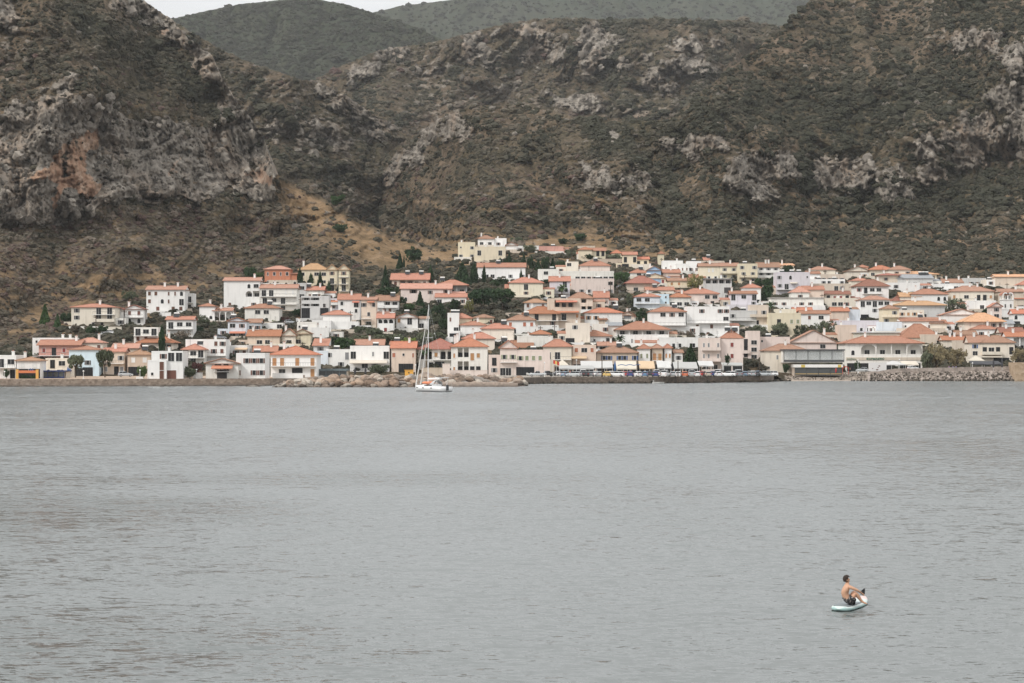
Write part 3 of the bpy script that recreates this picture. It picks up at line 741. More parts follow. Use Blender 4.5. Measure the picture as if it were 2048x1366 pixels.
def house(x0, x1, yr, ye, yb, roof, wc, st, label, sh='brown', cat='house', d=None, r=0, rk='t', ch=(), sol=(), aw=(), ov=.45, ant=(), group=None, name=None, dD=0, side=1, yx=None):
    xc = (x0 + x1) / 2; D = max(groundD(xc, yx or yb) + dD, float(Dwall(xc)) + 2.2); S = F / D
    hr = random.Random(int(x0 * 7 + ye))
    if not ch and not sol and wc not in 'O' and x1 - x0 > 26:
        k_ = hr.random(); ch = (hr.uniform(.15,.85),) if k_ < .62 else (); sol = (hr.uniform(.2,.8),) if k_ > .72 else (); ant = ant or ((hr.random(),) if hr.random() < .4 else ())
    ext = (yx or yb) - yb
    if ext >= 9: st = st + '/' + hr.choice(['v..', '.w.', '...v', 'w.v', 'b..', '..e']); yb = yx
    base = ray(xc, yb, D)
    if rk == 't': rk = hr.choice('tttuuv')
    W = (x1 - x0) / S; ze = CH - (ye - HZ) / S; H = ze - base.z
    if d is None: d = min(max(W * .72, 6.5), 11)
    pitched = roof in ('hip', 'gable', 'front', 'shed', 'slab')
    if pitched: W -= 2 * ov
    if r: W = max((W - d * abs(math.sin(R(r)))) / math.cos(R(r)), 3)
    o = thing(name or {'house':'house','shop':'shop_building','hotel':'hotel'}.get(cat, cat.replace(' ', '_')), label, cat, base, R(r), group)
    wm = wall_mat(wc); bm_ = MB()
    sts = st.split('/'); n = len(sts); hs = H / n; hw = W / 2
    rec = 2.3
    opens = []
    for i, s in enumerate(sts):
        z1 = H - i * hs; z0 = z1 - hs
        if i == n - 1: zz0 = -4.5
        else: zz0 = z0
        pre = ''
        while s and s[0] in '=~': pre = s[0]; s = s[1:]
        cells = []; bal = []; cur = None
        for c in s:
            if c in '[{': cur = (len(cells), c)
            elif c in ']}': bal.append((cur[0], len(cells), cur[1])); cur = None
            else: cells.append(c)
        nc = max(1, len(cells)); cw = W / nc
        if pre: bal = [(0, nc, '[' if pre == '=' else '{')]
        logg = any(c in 'OA' for c in cells)
        yf = 0
        if logg:
            bm_.box(-hw, hw, rec, d, zz0, z1)
            if zz0 < z0: bm_.box(-hw, hw, 0, rec, zz0, z0)
            else: bm_.box(-hw, hw, 0, rec, z0, z0 + .15)
            zf = z0 if zz0 < z0 else z0 + .15
            k = 0
            bm_.box(-hw, hw, 0, rec, z1 - .25, z1)
            while k < nc:
                xa = -hw + k * cw; xb = xa + cw
                if cells[k] in 'OA':
                    pw = .16
                    bm_.box(xa, xa + pw, 0, .3, zf, z1 - .25); bm_.box(xb - pw, xb, 0, .3, zf, z1 - .25)
                    if cells[k] == 'A':
                        ax, bx = xa + pw, xb - pw; ra = (bx - ax) / 2; cxx = (ax + bx) / 2; rz = min(ra, hs * .34); zt = z1 - .27
                        N_ = 8
                        for q in range(N_):
                            a0 = math.pi * q / N_; a1 = math.pi * (q + 1) / N_
                            p0 = (cxx + ra*math.cos(a0), zt - rz + rz*math.sin(a0)*.96); p1 = (cxx + ra*math.cos(a1), zt - rz + rz*math.sin(a1)*.96)
                            bm_.prism([(p0[0], p0[1]), (p0[0], z1 - .25), (p1[0], z1 - .25), (p1[0], p1[1])], .02, .28)
                    elif not bal: pass
                    if not bal: bm_.box(xa + pw, xb - pw, .04, .16, zf, zf + .85)
                    opens.append(('g', (xa + xb) / 2, zf, rec)) if cw > 2.3 else opens.append(('e', (xa + xb) / 2, zf, rec))
                else:
                    bm_.box(xa, xb, 0, rec, zf, z1 - .25)
                    if cells[k] != '.': opens.append((cells[k], (xa + xb) / 2, z0 + OPEN[cells[k]][3] * min(1, hs / 3.0), 0))
                k += 1
        else:
            bm_.box(-hw, hw, 0, d, zz0, z1)
            for k, c in enumerate(cells):
                if c in '. ': continue
                opens.append((c, -hw + (k + .5) * cw, z0 + OPEN[c][3] * min(1, hs / 3.0) + .02, 0))
        for (a, b, kind) in bal:
            xa = -hw + a * cw + .05; xb = -hw + b * cw - .05; bd = 1.25
            m = MB(); m.box(xa, xb, -bd, -.01, z0 - .16, z0)
            if kind == '[':
                m.box(xa, xb, -bd, -bd + .12, z0, z0 + .85); m.box(xa, xa + .12, -bd + .12, -.01, z0, z0 + .85); m.box(xb - .12, xb, -bd + .12, -.01, z0, z0 + .85)
                m.build('balcony', TRIM if wc in 'WIBbGL' else wm, o)
            else:
                bb = m.build('balcony', TRIM, o); q = MB()
                q.box(xa, xb, -bd, -bd + .05, z0 + .88, z0 + .94)
                nb = max(3, int((xb - xa) / .45))
                for t in range(nb + 1):
                    xx = xa + .03 + (xb - xa - .06) * t / nb; q.box(xx - .02, xx + .02, -bd, -bd + .04, z0, z0 + .88)
                q.build('railing', METAL, bb)
    if roof == 'flat':
        bm_.box(-hw - .04, hw + .04, -.04, .18, H, H + .02); 
        for a in ((-hw, hw, 0, .2), (-hw, hw, d - .2, d), (-hw, -hw + .2, .2, d - .2), (hw - .2, hw, .2, d - .2)): bm_.box(*a, H + .021, H + .38)
    bm_.build('wall', wm, o)
    for c, x, z, y in opens:
        if z + OPEN[c][2] > H: z = H - OPEN[c][2] - .05
        link(OPEN[c][0], opening_mesh(c, sh), o, (x, y - .003, z))
    if r:
        sx = hw + .003 if r < 0 else -hw - .003
        for i in range(n):
            for fy in (.3, .7): link('window', opening_mesh('w', sh), o, (sx, d * fy, H - (i+1) * hs + .9), R(90) if r < 0 else R(-90))
    ro = None; rh = 0
    if pitched:
        zr = CH - (yr - HZ) / F * (D + d / 2); rh = float(np.clip(zr - ze - .1, .5, d * .40)) if roof != 'slab' else .2
        m = roof_mesh(roof, W, d, rh, ov)
        ro = m.build('roof', [roof_mat(rk), wm, TRIM], o); ro.location = (0, 0, H + .003)
    else:
        m = MB(); m.box(-hw + .21, hw - .21, .21, d - .21, H + .003, H + .06); ro = m.build('roof', CONC, o)
    zt = 0 if roof != 'flat' else H
    for f in ch:
        m = MB(); x = (f - .5) * W * .9; yy = d * .42; hh = rh * .8 + .2 if pitched else 0
        zb_ = zt + hh * .5; zt_ = zt + hh + 1.3
        m.box(x - .33, x + .33, yy - .33, yy + .33, zb_, zt_, 0); m.box(x - .45, x + .45, yy - .45, yy + .45, zt_, zt_ + .12, 0)
        m.box(x - .2, x + .2, yy - .2, yy + .2, zt_ + .12, zt_ + .35, 1)
        m.build('chimney', [TRIM, roof_mat('t')], ro)
    for f in sol:
        x = (f - .5) * W * .85; yy = d * .45; z = zt + rh * .9 + .1
        m = MB(); m.quad([(x-.9, yy-1.2, z), (x+.9, yy-1.2, z), (x+.9, yy, z+1.0), (x-.9, yy, z+1.0)], 1)
        m.quad([(x+.9, yy-1.2, z-.05), (x-.9, yy-1.2, z-.05), (x-.9, yy, z+.95), (x+.9, yy, z+.95)], 1)
        for sx_ in (-.8, .8): m.bar((x+sx_, yy, z-.4), (x+sx_, yy, z+1.0), .04, 0); m.bar((x+sx_, yy-1.15, z-.6), (x+sx_, yy-1.15, z), .04, 0)
        rings = [[(x + t, yy + .05 + .27*math.cos(a), z + 1.15 + .27*math.sin(a)) for a in [k*math.pi/4 for k in range(8)]] for t in (-.85, .85)]
        m.loft(rings, 2); m.build('solar_heater', [LMETAL, GLASS, TRIM], ro)
    for f in ant:
        x = (f - .5) * W * .9; m = MB(); m.bar((x, d*.5, zt + rh*.5), (x, d*.5, zt + rh + 2.6), .03); 
        for t in range(4): m.bar((x - .5 + t*.05, d*.5, zt + rh + 1.7 + t*.25), (x + .5 - t*.05, d*.5, zt + rh + 1.7 + t*.25), .015)
        m.build('antenna', METAL, ro)
    for (fa, fb, si, colr, proj) in aw:
        xa = (fa - .5) * W; xb = (fb - .5) * W; z = H - si * hs - .35
        m = MB(); m.quad([(xa, -.03, z), (xa, -proj, z - proj*.32), (xb, -proj, z - proj*.32), (xb, -.03, z)]); m.quad([(xa, -.03, z-.05), (xb, -.03, z-.05), (xb, -proj, z - proj*.32-.05), (xa, -proj, z - proj*.32-.05)])
        m.box(xa, xb, -proj - .02, -proj, z - proj*.32 - .22, z - proj*.32)
        m.build('awning', awn_mat(colr), o)
    if yb < 700 and hr.random() < .8 and not bal_lowest(st):   # walled terrace before the house
        ex = hr.uniform(0, 2.5); m = MB(); tz = hr.uniform(-.2, .3); td = hr.uniform(2.2, 3.6)
        m.box(-hw - ex, hw + ex * hr.random(), -td, -.02, -5, tz, 0); m.box(-hw - ex, hw, -td - .12, -td, -5, tz + .75, 0)
        m.build('terrace', wall_mat(hr.choice([wc, 'I', 'W', 'E', 'C'])), o)
    if yb < 704 and hr.random() < .55 and W > 4 and 'wing' not in cat:
        sd = hr.choice((-1, 1)); aw_ = hr.uniform(2.6, 5.0); ah = hr.uniform(2.6, min(H * .8, 5.2)) if H > 3.6 else H * .7; ya = hr.uniform(.6, 2.5)
        xa = sd * hw if sd > 0 else -hw - aw_; m = MB(); m.box(xa + .01, xa + aw_ - .01, ya, ya + 5, -4, ah)
        an_ = m.build('annex', wall_mat(hr.choice([wc, wc, 'W', 'I', 'E'])), o)
        if hr.random() < .55:
            rr_ = roof_mesh('shed', aw_ - .05, 4.4, .9, .3).build('roof', [roof_mat(rk if pitched else 't'), wm, TRIM], an_); rr_.location = (xa + aw_/2, ya + .3, ah + .01)
        link('window', opening_mesh('v', sh), an_, (xa + aw_/2, ya - .003, max(.4, ah - 2.0)))
    HOUSES.append((o, x0, x1, ye, yb, D, W, d, H, hs, n))
    return o
AWC = {'white': (.48,.475,.46), 'cream': (.54,.49,.41), 'orange': (.55,.40,.27), 'terra': (.50,.20,.13), 'grey': (.36,.36,.345), 'green': (.18,.30,.24), 'pink': (.42,.22,.19), 'yellow': (.72,.52,.22), 'blue': (.05,.12,.30), 'black': (.05,.05,.055)}
def awn_mat(c): return mat(c + '_canvas', AWC[c], .8, .05, .7, rand=.12)
TABLE = []
def h(*a, **k): TABLE.append((a, k))
# ---- left end, waterfront row (x0, x1, ridge, eave, base, roof, wall, storeys top to bottom, label)
h(-8,32,0,713,757,'flat','W','~gW/..e','white two-storey block with grey balcony at the far left of the waterfront',d=9)
h(30,84,714,722,757,'hip','W','ww/bb','low white house with hipped brown tile roof beside the navy blue kiosk',rk='n',sh='white')
h(91,138,0,719,754,'flat','C','.e.W./a.W.','cream building with dark arch below the salmon house',d=7)
h(73,163,680,691,731,'gable','K','~weww/.w.w','long salmon pink house with cream balcony and tiled roof',sh='maroon',ov=.7,ch=(.9,),dD=4)
h(65,147,0,678,708,'flat','W','s..../.....','plain white block behind the salmon pink house',d=8,ch=(.7,.9))
h(144,208,676,686,722,'hip','C','.w.w/....','cream house with salmon roof tucked behind the white and light blue shop',rk='p',ch=(.85,))
h(135,201,692,700,752,'hip','B','..../.wv./beb.','light blue waterfront shop with white top floor and navy shopfront',sh='dark',cat='shop',d=9)
h(203,252,696,704,749,'gable','T','~v.v/w.ew','peach stone house with white balustrade balcony and two dark doors',sh='grey',ch=(.5,))
h(252,304,699,710,751,'hip','S','ww/b.','beige stone house with white shutters above a dark garage',rk='n',sh='white')
h(222,278,687,697,722,'gable','T','...','peach roofed house peeping over the stone house ridge',rk='p')
h(268,316,0,657,690,'flat','I','~gWg/ww.','ivory flat roofed house with dark railings left of the cypress',d=8)
h(140,233,608,615,657,'hip','C','v.{gg}/v.[gg]/..ww.','cream three-storey villa standing alone on the left slope',ch=(.6,),sh='dark',ant=(.02,))
h(228,250,616,620,650,'front','W','s/w','small white gabled annex beside the cream villa',rk='b')
h(247,290,611,619,650,'front','W','{ww}/aa','white gabled house with dark red roof above the left road',rk='b',ch=(.1,))
h(290,372,572,580,626,'gable','W','ww.nna/w.an.g/.d.dd','tall white villa with round and arched windows high on the left slope',ch=(.42,.8),ant=(.02,))
h(352,387,0,589,622,'flat','W','~Wg/~gg','open terrace wing with white balconies on the tall left villa',cat='house wing',name='terrace_wing',d=6)
h(330,389,633,640,676,'gable','W','~gWW/...','white block with red roof and long balcony beside bare trees',sh='white',sol=(.3,),ch=())
h(272,352,670,686,704,'hip','C','ewwe','broad hipped terracotta roof house behind the dark cypress',ov=.8,ch=(.15,.85))
h(396,432,607,613,644,'hip','W','../.a','narrow white house with small hipped roof above olive trees')
h(424,466,616,622,646,'gable','W','AAA','white house with three dark arches and red roof')
h(445,522,555,562,606,'gable','W','...aW/...AO','white villa with blank gable side wall high above the town',r=0,ch=(.85,))
h(453,496,636,643,678,'front','b','Wv/Wv','bluish grey gabled house with dark red awning',aw=((.1,.95,1,'terra',1.6),),ant=(.3,))
h(494,524,638,646,664,'gable','b','Wv','bluish grey house wing with short red roof',)
h(487,561,608,617,648,'hip','I','.WW./..a.','ivory house with wide hipped roof below the hotel',sh='grey')
h(522,566,0,648,662,'flat','W','s.g','small flat white building with garden hedge in front')
h(303,366,0,705,758,'flat','W','.vgg/.d.../.dD.','tall white waterfront house with red lean-to roof strip',d=8)
h(295,333,0,723,758.5,'flat','W','.d/sd','low white cube joined to the tall white waterfront house',d=5,sh='brown')
h(361,412,688,700,731,'hip','I','~gWg/.g.','ivory house with long grey railed balcony and terracotta roof',sh='white')
h(371,452,0,681,726,'flat','W','....wv/~...vw/..','wide white flat roofed block with a thin white chimney pot',ch=(.72,),sh='brown')
h(430,497,0,693,715,'flat','W','[.Wvw]','white flat roofed house with two orange awnings',aw=((.02,.4,0,'orange',1.5),(.6,.98,0,'orange',1.5)))
h(408,480,717.5,728,757.5,'front','I','.{We}./.D.','ivory waterfront house with solar panels on its front gable roof',aw=((.2,.85,0,'terra',2.2),),sh='dark')
h(472,530,0,709,757,'flat','W','.vvv/n.vv','bright white cube house with brown windows on the waterfront',sh='brown',ant=(.3,),d=10)
h(492,562,660,673,694,'gable','T','.Wg.','peach house with long orange roof and white dormer',ch=(.1,))
h(562,594,658,672,694,'front','C','g','cream gabled house between orange roofs')
h(504,556,692,704,722,'gable','S','...','grey stone house behind the bright white cube with lean-to roof',)
h(537,637,692,710,754,'hip','W','~dd.d.d/.W.b.d','white waterfront house with broad orange hipped roof and wooden shutters',sh='wood',ch=(.22,),ov=.6,d=13)
h(527,583,532,539,572,'hip','O','nwnw/nnww','unfinished red brick house with terracotta roof',rk='p',sh='dark')
h(578,596,545,548,572,'shed','O','w','low red brick wing of the unfinished house',sh='dark')
h(538,600,0,562,574,'flat','E','a.a','beige base storey under the unfinished brick house')
h(595,657,527,540,572,'hip','Y','W.WW/~.W.g','big yellow apartment villa with pale orange roof',rk='o',ch=(.1,),ant=(.05,))
h(652,676,530,540,582,'front','Y','v/{g}/{g}','left gabled bay of the yellow apartment villa',rk='o',cat='house wing',name='villa_wing')
h(675,700,530,540,582,'front','Y','{v}/{g}/{g}','right gabled bay of the yellow apartment villa with long balconies',rk='o',cat='house wing',name='villa_wing')
h(518,596,569,577,624,'gable','I','~gg.nn/~gWg./~gWg.','ivory four-storey hotel with white balconies below the brick house',ch=(.35,),cat='hotel',sh='white')
h(596,612,0,568,600,'flat','G','W/W','narrow grey stair tower with dark windows',sh='dark')
h(608,650,573,581,600,'gable','I','ww','ivory house with brown shutters above the unfinished concrete frame',sol=(.1,),ch=(.8,))
h(602,658,0,594,633,'flat','G','OO./OOw/b.b','unfinished grey concrete frame house with open dark floors',sh='dark',cat='unfinished house',name='unfinished_house')
h(655,676,0,599,630,'flat','L','[g]/{v}/.','narrow lilac row house with tiled awning',aw=((.0,1,0,'terra',1.3),))
h(674,722,588,600,634,'gable','W','v.g/v.v','white and cream row house with skylit red roof',ch=(.6,),sh='white',aw=((.66,1,0,'terra',1.2),))
h(720,755,594,600,656,'gable','T','v.w/{.w}./.W.','peach four-storey row house in the middle of the terrace',sh='dark',aw=((.4,.9,0,'terra',1),))
h(750,799,591,602,628,'gable','W','[.OO]/.ww.','white corner house with covered roof terrace',sh='brown')
h(594,634,0,646,680,'flat','I','s.../....','ivory block with terrace pergola',ch=(.02,))
h(643,703,621,630,662,'hip','W','..../....','plain white hipped roof house in the upper middle left',ch=(.25,))
h(624,662,0,643,666,'flat','W','.n','low white cube left of the plain white hipped house')
h(660,716,0,645,664,'flat','W','..e','low white wall house with dark doorway beside the pole')
h(586,624,659,668,693,'front','Y','g.','yellow gabled house with terrace doors',sh='green')
h(550,590,0,673,693,'flat','y','...','pale yellow low block between orange roofs')
h(621,658,0,657,682,'flat','W','...','blank white block above the small red roofed tower house')
h(624,658,677,692,736,'shed','G','.v./.../..','grey tower house with one pitched red roof plane',sh='dark')
h(630,656,0,704,738,'flat','b','.../...','bluish white blank cube behind the cafe')
h(652,700,0,701,738,'flat','W','v..d/..v.','white flat roofed block with cream corner behind the cafe',sh='grey')
h(700,779,0,694,742,'flat','W','g..n.g/~.Wv.','large modern white waterfront building with cream awnings',aw=((.0,.95,1,'cream',2.4),),ch=(),d=12,cat='shop',sh='grey')
h(706,770,679,691,703,'gable','W','...w','white roof storey with red tiles and tall white chimney',ch=(.5,),cat='house wing',name='roof_storey',dD=2)
h(752,790,627,637,668,'gable','W','AAA/.w.','white villa wing with three arches above the olive grove',sh='maroon')
h(790,838,627,636,662,'front','W','w.g./..','white gabled villa with wooden balcony doors beside the arches',sh='wood')
h(836,858,632,638,660,'shed','W','g.','small white wing at the right end of the arched villa')
h(780,834,683,697,744,'gable','T','w.s.n/..bb.','peach waterfront house with small rust shutters',sh='terra',d=9,r=0)
h(778,812,683,690,712,'gable','T','...','peach rear house with orange roof behind the peach waterfront house')
h(832,926,677,699,740,'hip','I','AA{wAA}w/.eb.e','old white house with big weathered red roof and arched wooden balcony',rk='b',ov=.8,sh='wood',ch=(.9,),d=13)
h(858,906,0,676,692,'flat','W','....','white cube rooftop behind the weathered red roof',dD=4)
h(899,978,675,694,748,'hip','I','nOOdw./nOOee.','large ivory waterfront house with two-storey pillared veranda',sh='wood',ch=(.65,.12),d=13,ov=.5)
h(922,992,665,678,700,'hip','C','....','broad orange roof house behind the veranda house',ch=(.3,))
h(997,1037,681,697,751,'front','k','{vv}/{gg}.','pale pink gabled mansion with round attic window on the quay',sh='green',ch=())
h(977,1000,0,712,750,'flat','k','e/v','pale pink side block left of the gabled mansion',sh='grey',d=7)
h(1020,1068,681,696,706,'gable','k','..','pale pink mansion rear with orange roof slope',dD=3,ch=())
h(1034,1100,0,702,751,'flat','k','vwww./bb..','long pale pink wing with olive green shutters',sh='green',d=8,sol=(.5,))
h(1084,1146,679,694,744,'hip','C','g{g.}/.b','cream hipped house with large olive green roller shutters',sh='green')
h(896,946,627,637,664,'hip','Y','~w.w','yellow house with terracotta hip roof beside the poplar',sh='brown')
h(895,918,0,628,668,'flat','W','n./[.g]','stepped white house with roof cube and solar tank',sol=(.5,))
h(918,974,643,651,676,'hip','W','.wW','white house with terracotta roof in front of the yellow one',sh='white')
h(896,920,0,664,682,'flat','W','[b]','white terrace block with dark veranda at the foot of the stepped house')
h(960,1031,647,658,686,'hip','C','..n.','cream house with broad low terracotta roof and plain wall')
h(944,990,629,636,652,'hip','Y','w..w','yellow rear house with brown doors and terracotta roof')
h(870,938,560,571,590,'hip','G','OOO','open pillared pavilion villa with wide terracotta hip roof',ov=.9,sol=(.1,))
h(780,860,547,560,574,'gable','T','dOOdd','long low villa with red tile roof and dark posts on the hill',sol=(.4,.85),ov=.7)
h(799,905,567,578,606,'gable','k','.O.v.O/a...a','rambling dusty pink villa with arches among trees',rk='p',ch=(.7,))
h(869,935,587,595,611,'gable','W','g.vv','white house with orange roof between dark trees',ch=(.4,))
h(953,1053,526,535,560,'gable','W','.gg..v.v','long white villa above the cypresses with grey windows',sol=(.42,),sh='grey')
h(916,950,0,486,519,'flat','Y','s.v/v.v','yellow tower villa with flat roof at the top of town',sh='grey')
h(948,1011,0,495,518,'flat','Y','g.g','yellow terraced villa wing with wide windows at the top of town')
h(953,990,471,478,494,'hip','W','gg','white upper house with orange roof highest on the hill')
h(986,1013,0,478,496,'flat','W','.s.','white flat block with tiny window highest on the hill')
h(1010,1036,486,491,504,'front','W','...','white boundary chapel-like gable by the upper walls')
h(1078,1127,0,494,506,'flat','K','....','dark red shed with flat roof above the conifer hedge',cat='shed',name='shed')
h(1155,1186,494,500,512,'hip','Y','..','left yellow bungalow with orange roof on the upper slope')
h(1168,1213,496,502,513,'gable','Y','e.ee','long yellow bungalow with dark doorways on the upper slope')
h(1221,1246,500,507,517,'hip','Y','.e.','small yellow bungalow left of a pair under the mountain')
h(1244,1276,504,510,518,'gable','Y','e.e','small yellow bungalow right of a pair under the mountain')
h(1268,1300,514,519,533,'gable','Y','ee','yellow bungalow with dark doors beside stone walls')
h(1315,1330,503,508,514,'hip','Y','.','tiny orange roofed cabin in the upper olive trees')
h(1132,1157,0,525,546,'flat','C','W./..','cream cube house with big dark window left of the pink hip roof',ch=(.1,))
h(1157,1222,521,532,553,'hip','k','.vv..','dusty pink villa with big hipped roof near the top of town',sh='white')
h(1076,1118,0,540,566,'flat','I','.W../....','plain ivory flat block left of the ribbon window building')
h(1116,1228,0,544,564,'flat','I','WW.WWvvWWW','long ivory building with a ribbon of windows near the top')
h(1097,1142,553,563,588,'gable','L','.g/~aaa','lilac house with arches beside the palm',ch=(.5,))
h(1142,1228,0,559,590,'flat','k','.....W/.[vv.].v','wide pale pink block with stepped terraces',sh='grey')
h(1170,1205,548,554,560,'hip','I','..','small brown roofed roof room on the wide pink block',cat='house wing',name='roof_room',dD=3)
h(1016,1088,555,566,594,'hip','y','.g./[.v].','pale yellow house behind the slim cypress',ch=())
h(1009,1037,569,577,594,'gable','W','..','low white house with orange roof left of the slim cypress')
h(1046,1096,598,606,619,'hip','G','w.w','small grey house with old brown roof above the vacant lot',rk='n')
h(1095,1161,0,599,644,'flat','T','.OOO./.{.g}.w','large peach house with tiled balcony canopies',aw=((.25,.9,0,'terra',1.3),(.1,.95,1,'terra',1.4)),sh='wood')
h(1135,1188,585,597,625,'hip','T','.OO./..OO','reddish house with brown balconies right of the palm',sh='brown',ch=(.8,))
h(1186,1220,583,596,612,'gable','k','[vv]','pink house with white balcony beside the steep street')
h(1043,1121,613,628,654,'hip','E','.{e.e}/..v','beige house with big terracotta hip roof mid slope',ov=.7)
h(1011,1073,630,641,658,'hip','W','w.ww','white house with brown shutters and hipped roof mid slope',sh='terra',)
h(1167,1247,616,626,652,'hip','W','vv...','white house with low wide terracotta roof and two shuttered windows',sh='wood',sol=(.9,))
h(1239,1271,624,631,643,'front','T','D','small peach gabled garage house with grey door',sh='grey')
h(1195,1216,631,640,654,'hip','S','..','tiny stone house with pyramid roof')
h(1214,1242,634,640,652,'gable','S','..','old stone cottage with patched red roof',rk='b',ch=(.2,))
h(1132,1180,0,648,673,'flat','C','.v../....','cream flat roofed block beside the steep street',sh='grey')
h(1186,1216,0,650,668,'flat','I','..v','ivory block with one barred window below the pyramid roof')
h(1212,1246,644,652,668,'shed','I','...','ivory house with grey solar roof panel',rk='g')
h(1138,1226,661,673,690,'hip','W','ev.s.e','white house with orange hip roof cut by a roof terrace',sh='grey',ch=(.5,))
h(1228,1342,643,660,690,'hip','W','OOOO/.n...','very large white house with pillared top veranda and red hip roof',sh='grey',d=14,ov=.7)
h(1058,1104,660,669,680,'hip','I','OO','small orange pyramid roof over a dark terrace')
h(1034,1106,0,674,692,'flat','I','....','long ivory terrace wall house below the small pyramid roof')
h(1145,1192,0,692,745,'flat','T','wWw/.../bb','peach flat house with wooden shutters above the tavernas',sh='terra',aw=((-.05,.6,1,'orange',2),))
h(1172,1200,0,707,726,'flat','W','.w','small white house with single rust shutter above the tavernas',sh='terra')
h(1190,1278,692,706,745,'hip','S','.vv.vv.v/bbbb','old stone house with blue shutters in white surrounds',sh='blue')
h(1194,1234,684,692,704,'gable','W','OO','white gabled rear house with orange roof behind the stone house')
h(1274,1303,688,698,745,'hip','W','nn/bb','cream white house with narrow olive shutters',sh='green')
h(1301,1328,688,697,745,'hip','S','{dd}/.b','stone house with wooden balcony doors',sh='wood')
h(1326,1346,688,697,745,'hip','W','nn/.b','small white house with brown corner posts',sh='wood')
h(1346,1368,700,706,745,'gable','W','[v]/b','white balcony house with small dark red roof',sh='grey',ant=(.5,))
h(1316,1416,0,677,700,'flat','W','..vv.W.n','long white flat roofed building above the tavernas',sh='white',sol=(.12,))
h(1270,1318,678,686,696,'gable','C','..','cream house with red ridge hidden behind the tavernas')
h(1403,1441,0,678,744,'flat','k','[nn.n]/[nn.n]/OO','pale pink hotel wing with recessed balconies and twin windows',sh='grey',cat='hotel',d=11)
h(1441,1487,660,677,744,'hip','k','.w./.w./bb','pink hotel tower block with maroon windows and tiled sills',sh='maroon',cat='hotel',ov=.15,sol=(.3,.7))
h(1484,1500,0,678,720,'flat','k','e/[e]/[e]','narrow pink hotel stair bay',sh='maroon',d=7)
h(1496,1520,0,664,722,'flat','k','./W/W/W','tall pale pink stair block with ribbon windows',sh='grey',d=8)
h(1516,1580,0,676,722,'flat','k','s.../..../....','blank pale pink block beside the hotel',sol=(.35,),d=9)
h(1296,1374,614,624,656,'hip','W','.WvW/~..../....','white house with terracotta roof and arched recesses over a long balcony',sh='brown')
h(1373,1459,0,615,665,'flat','W','..v..vv/~.....W/.w.w..','white four-storey apartment block with long balconies',sh='brown')
h(1459,1513,0,623,658,'flat','G','~v..v/....','grey weathered apartment block with dark lower floor',sh='grey')
h(1500,1537,0,612,655,'flat','E','[vv]/b.','beige apartment wing with balcony right of the grey block',sh='grey')
h(1267,1322,587,594,620,'hip','b','~WW./..','bluish white house with glass balcony and low red roof',)
h(1312,1338,0,590,612,'flat','B','ss/ss','pale blue cube with tiny square windows',)
h(1335,1383,586,595,616,'hip','I','[WWW]','ivory house with long terracotta roof and veranda',)
h(1290,1350,574,581,592,'gable','I','...','ivory house with broken red roof line under the brown veranda house',sol=(.3,))
h(1358,1440,577,588,602,'hip','k','...WW','long pink house with wide orange roof and tall chimney',ch=(.55,))
h(1383,1460,0,601,615,'flat','b','vWvv','bluish terrace house with glazed verandas',)
h(1459,1516,582,588,614,'gable','L','g.W.g/...v','lilac house with white gable and orange roof strips',sh='grey',ch=(.03,))
h(1483,1524,567,576,590,'hip','W','..','white house with steep orange hip roof by the big dark tree')
h(1248,1320,552,567,586,'hip','E','~.W.W.','brown roofed house with wooden wraparound veranda',rk='b',ov=1.0,sh='wood')
h(1284,1336,548,557,570,'front','Y','.vw','beige yellow gabled house with maroon shutters',rk='n',sh='maroon')
h(1258,1298,538,546,556,'hip','W','.W.','white house with orange roof left of the bright blue wall')
h(1293,1324,533,541,556,'front','N','..','bright blue painted house on the upper street')
h(1325,1366,0,523,544,'flat','W','s..','modern white cube house with single square window')
h(1352,1378,0,529,546,'flat','W','nnn','white flat house with three slit windows')
h(1374,1402,0,524,546,'flat','W','vv','white flat block beside the cream hotel',sh='brown')
h(1324,1362,539,546,560,'gable','T','....','low peach house with long red roof in front of the white cubes')
h(1334,1382,556,562,575,'gable','Y','[ww.]','yellow house with white balcony and red roof',sh='wood',)
h(1336,1362,548,553,562,'hip','W','..','small white house with red hip roof on the upper street')
h(1378,1412,549,556,572,'gable','C','..','cream roof behind the yellowing tree')
h(1396,1440,527,533,560,'gable','y','..nn./[vvv]','left part of the cream hotel with pale balconies',sh='white',cat='hotel')
h(1438,1479,526,533,560,'gable','y','[vv]/[vv]','balconied middle part of the cream hotel',sh='grey',cat='hotel',ch=(.6,))
h(1478,1515,0,529,567,'flat','Y','v.v/[vv]/[vv]','yellow right part of the cream hotel with dark chairs',sh='grey',cat='hotel')
h(1513,1561,525,535,565,'gable','W','[vvv]/[vvv]/..','white apartment house with tiered balconies and orange roof',ch=(.4,.55),sh='grey')
h(1408,1466,0,558,583,'slab','G','OOOO/..D','open dark framed restaurant terrace over a garage',sh='dark',rk='g',cat='restaurant',name='restaurant')
h(1406,1450,515,521,527,'gable','T','.','low hut with long red roof below the olive slope')
h(1553,1620,0,546,582,'flat','L','v.a..s/~vg...','lilac grey flats with white balcony and solar heaters',sol=(.15,.5,.75),sh='grey',aw=((.4,.62,1,'cream',1.2),))
h(1558,1592,548,553,560,'hip','L','..','little red hip roof on the lilac grey flats',cat='house wing',name='roof_room',dD=-1.5)
h(1560,1590,526,531,541,'shed','E','..','beige house with thin yellowish roof behind the round tree',rk='o',ant=(.5,),ch=(.1,))
h(1616,1673,533,540,553,'hip','C','....','cream house with orange hip roof and white chimney under the scrub',ch=(.55,))
h(1612,1642,543,548,564,'gable','W','.v','small white house with thin red roof',)
h(1641,1690,0,550,566,'flat','E','vvvv','beige flat building with row of dark openings',sh='dark',cat='building',name='building')
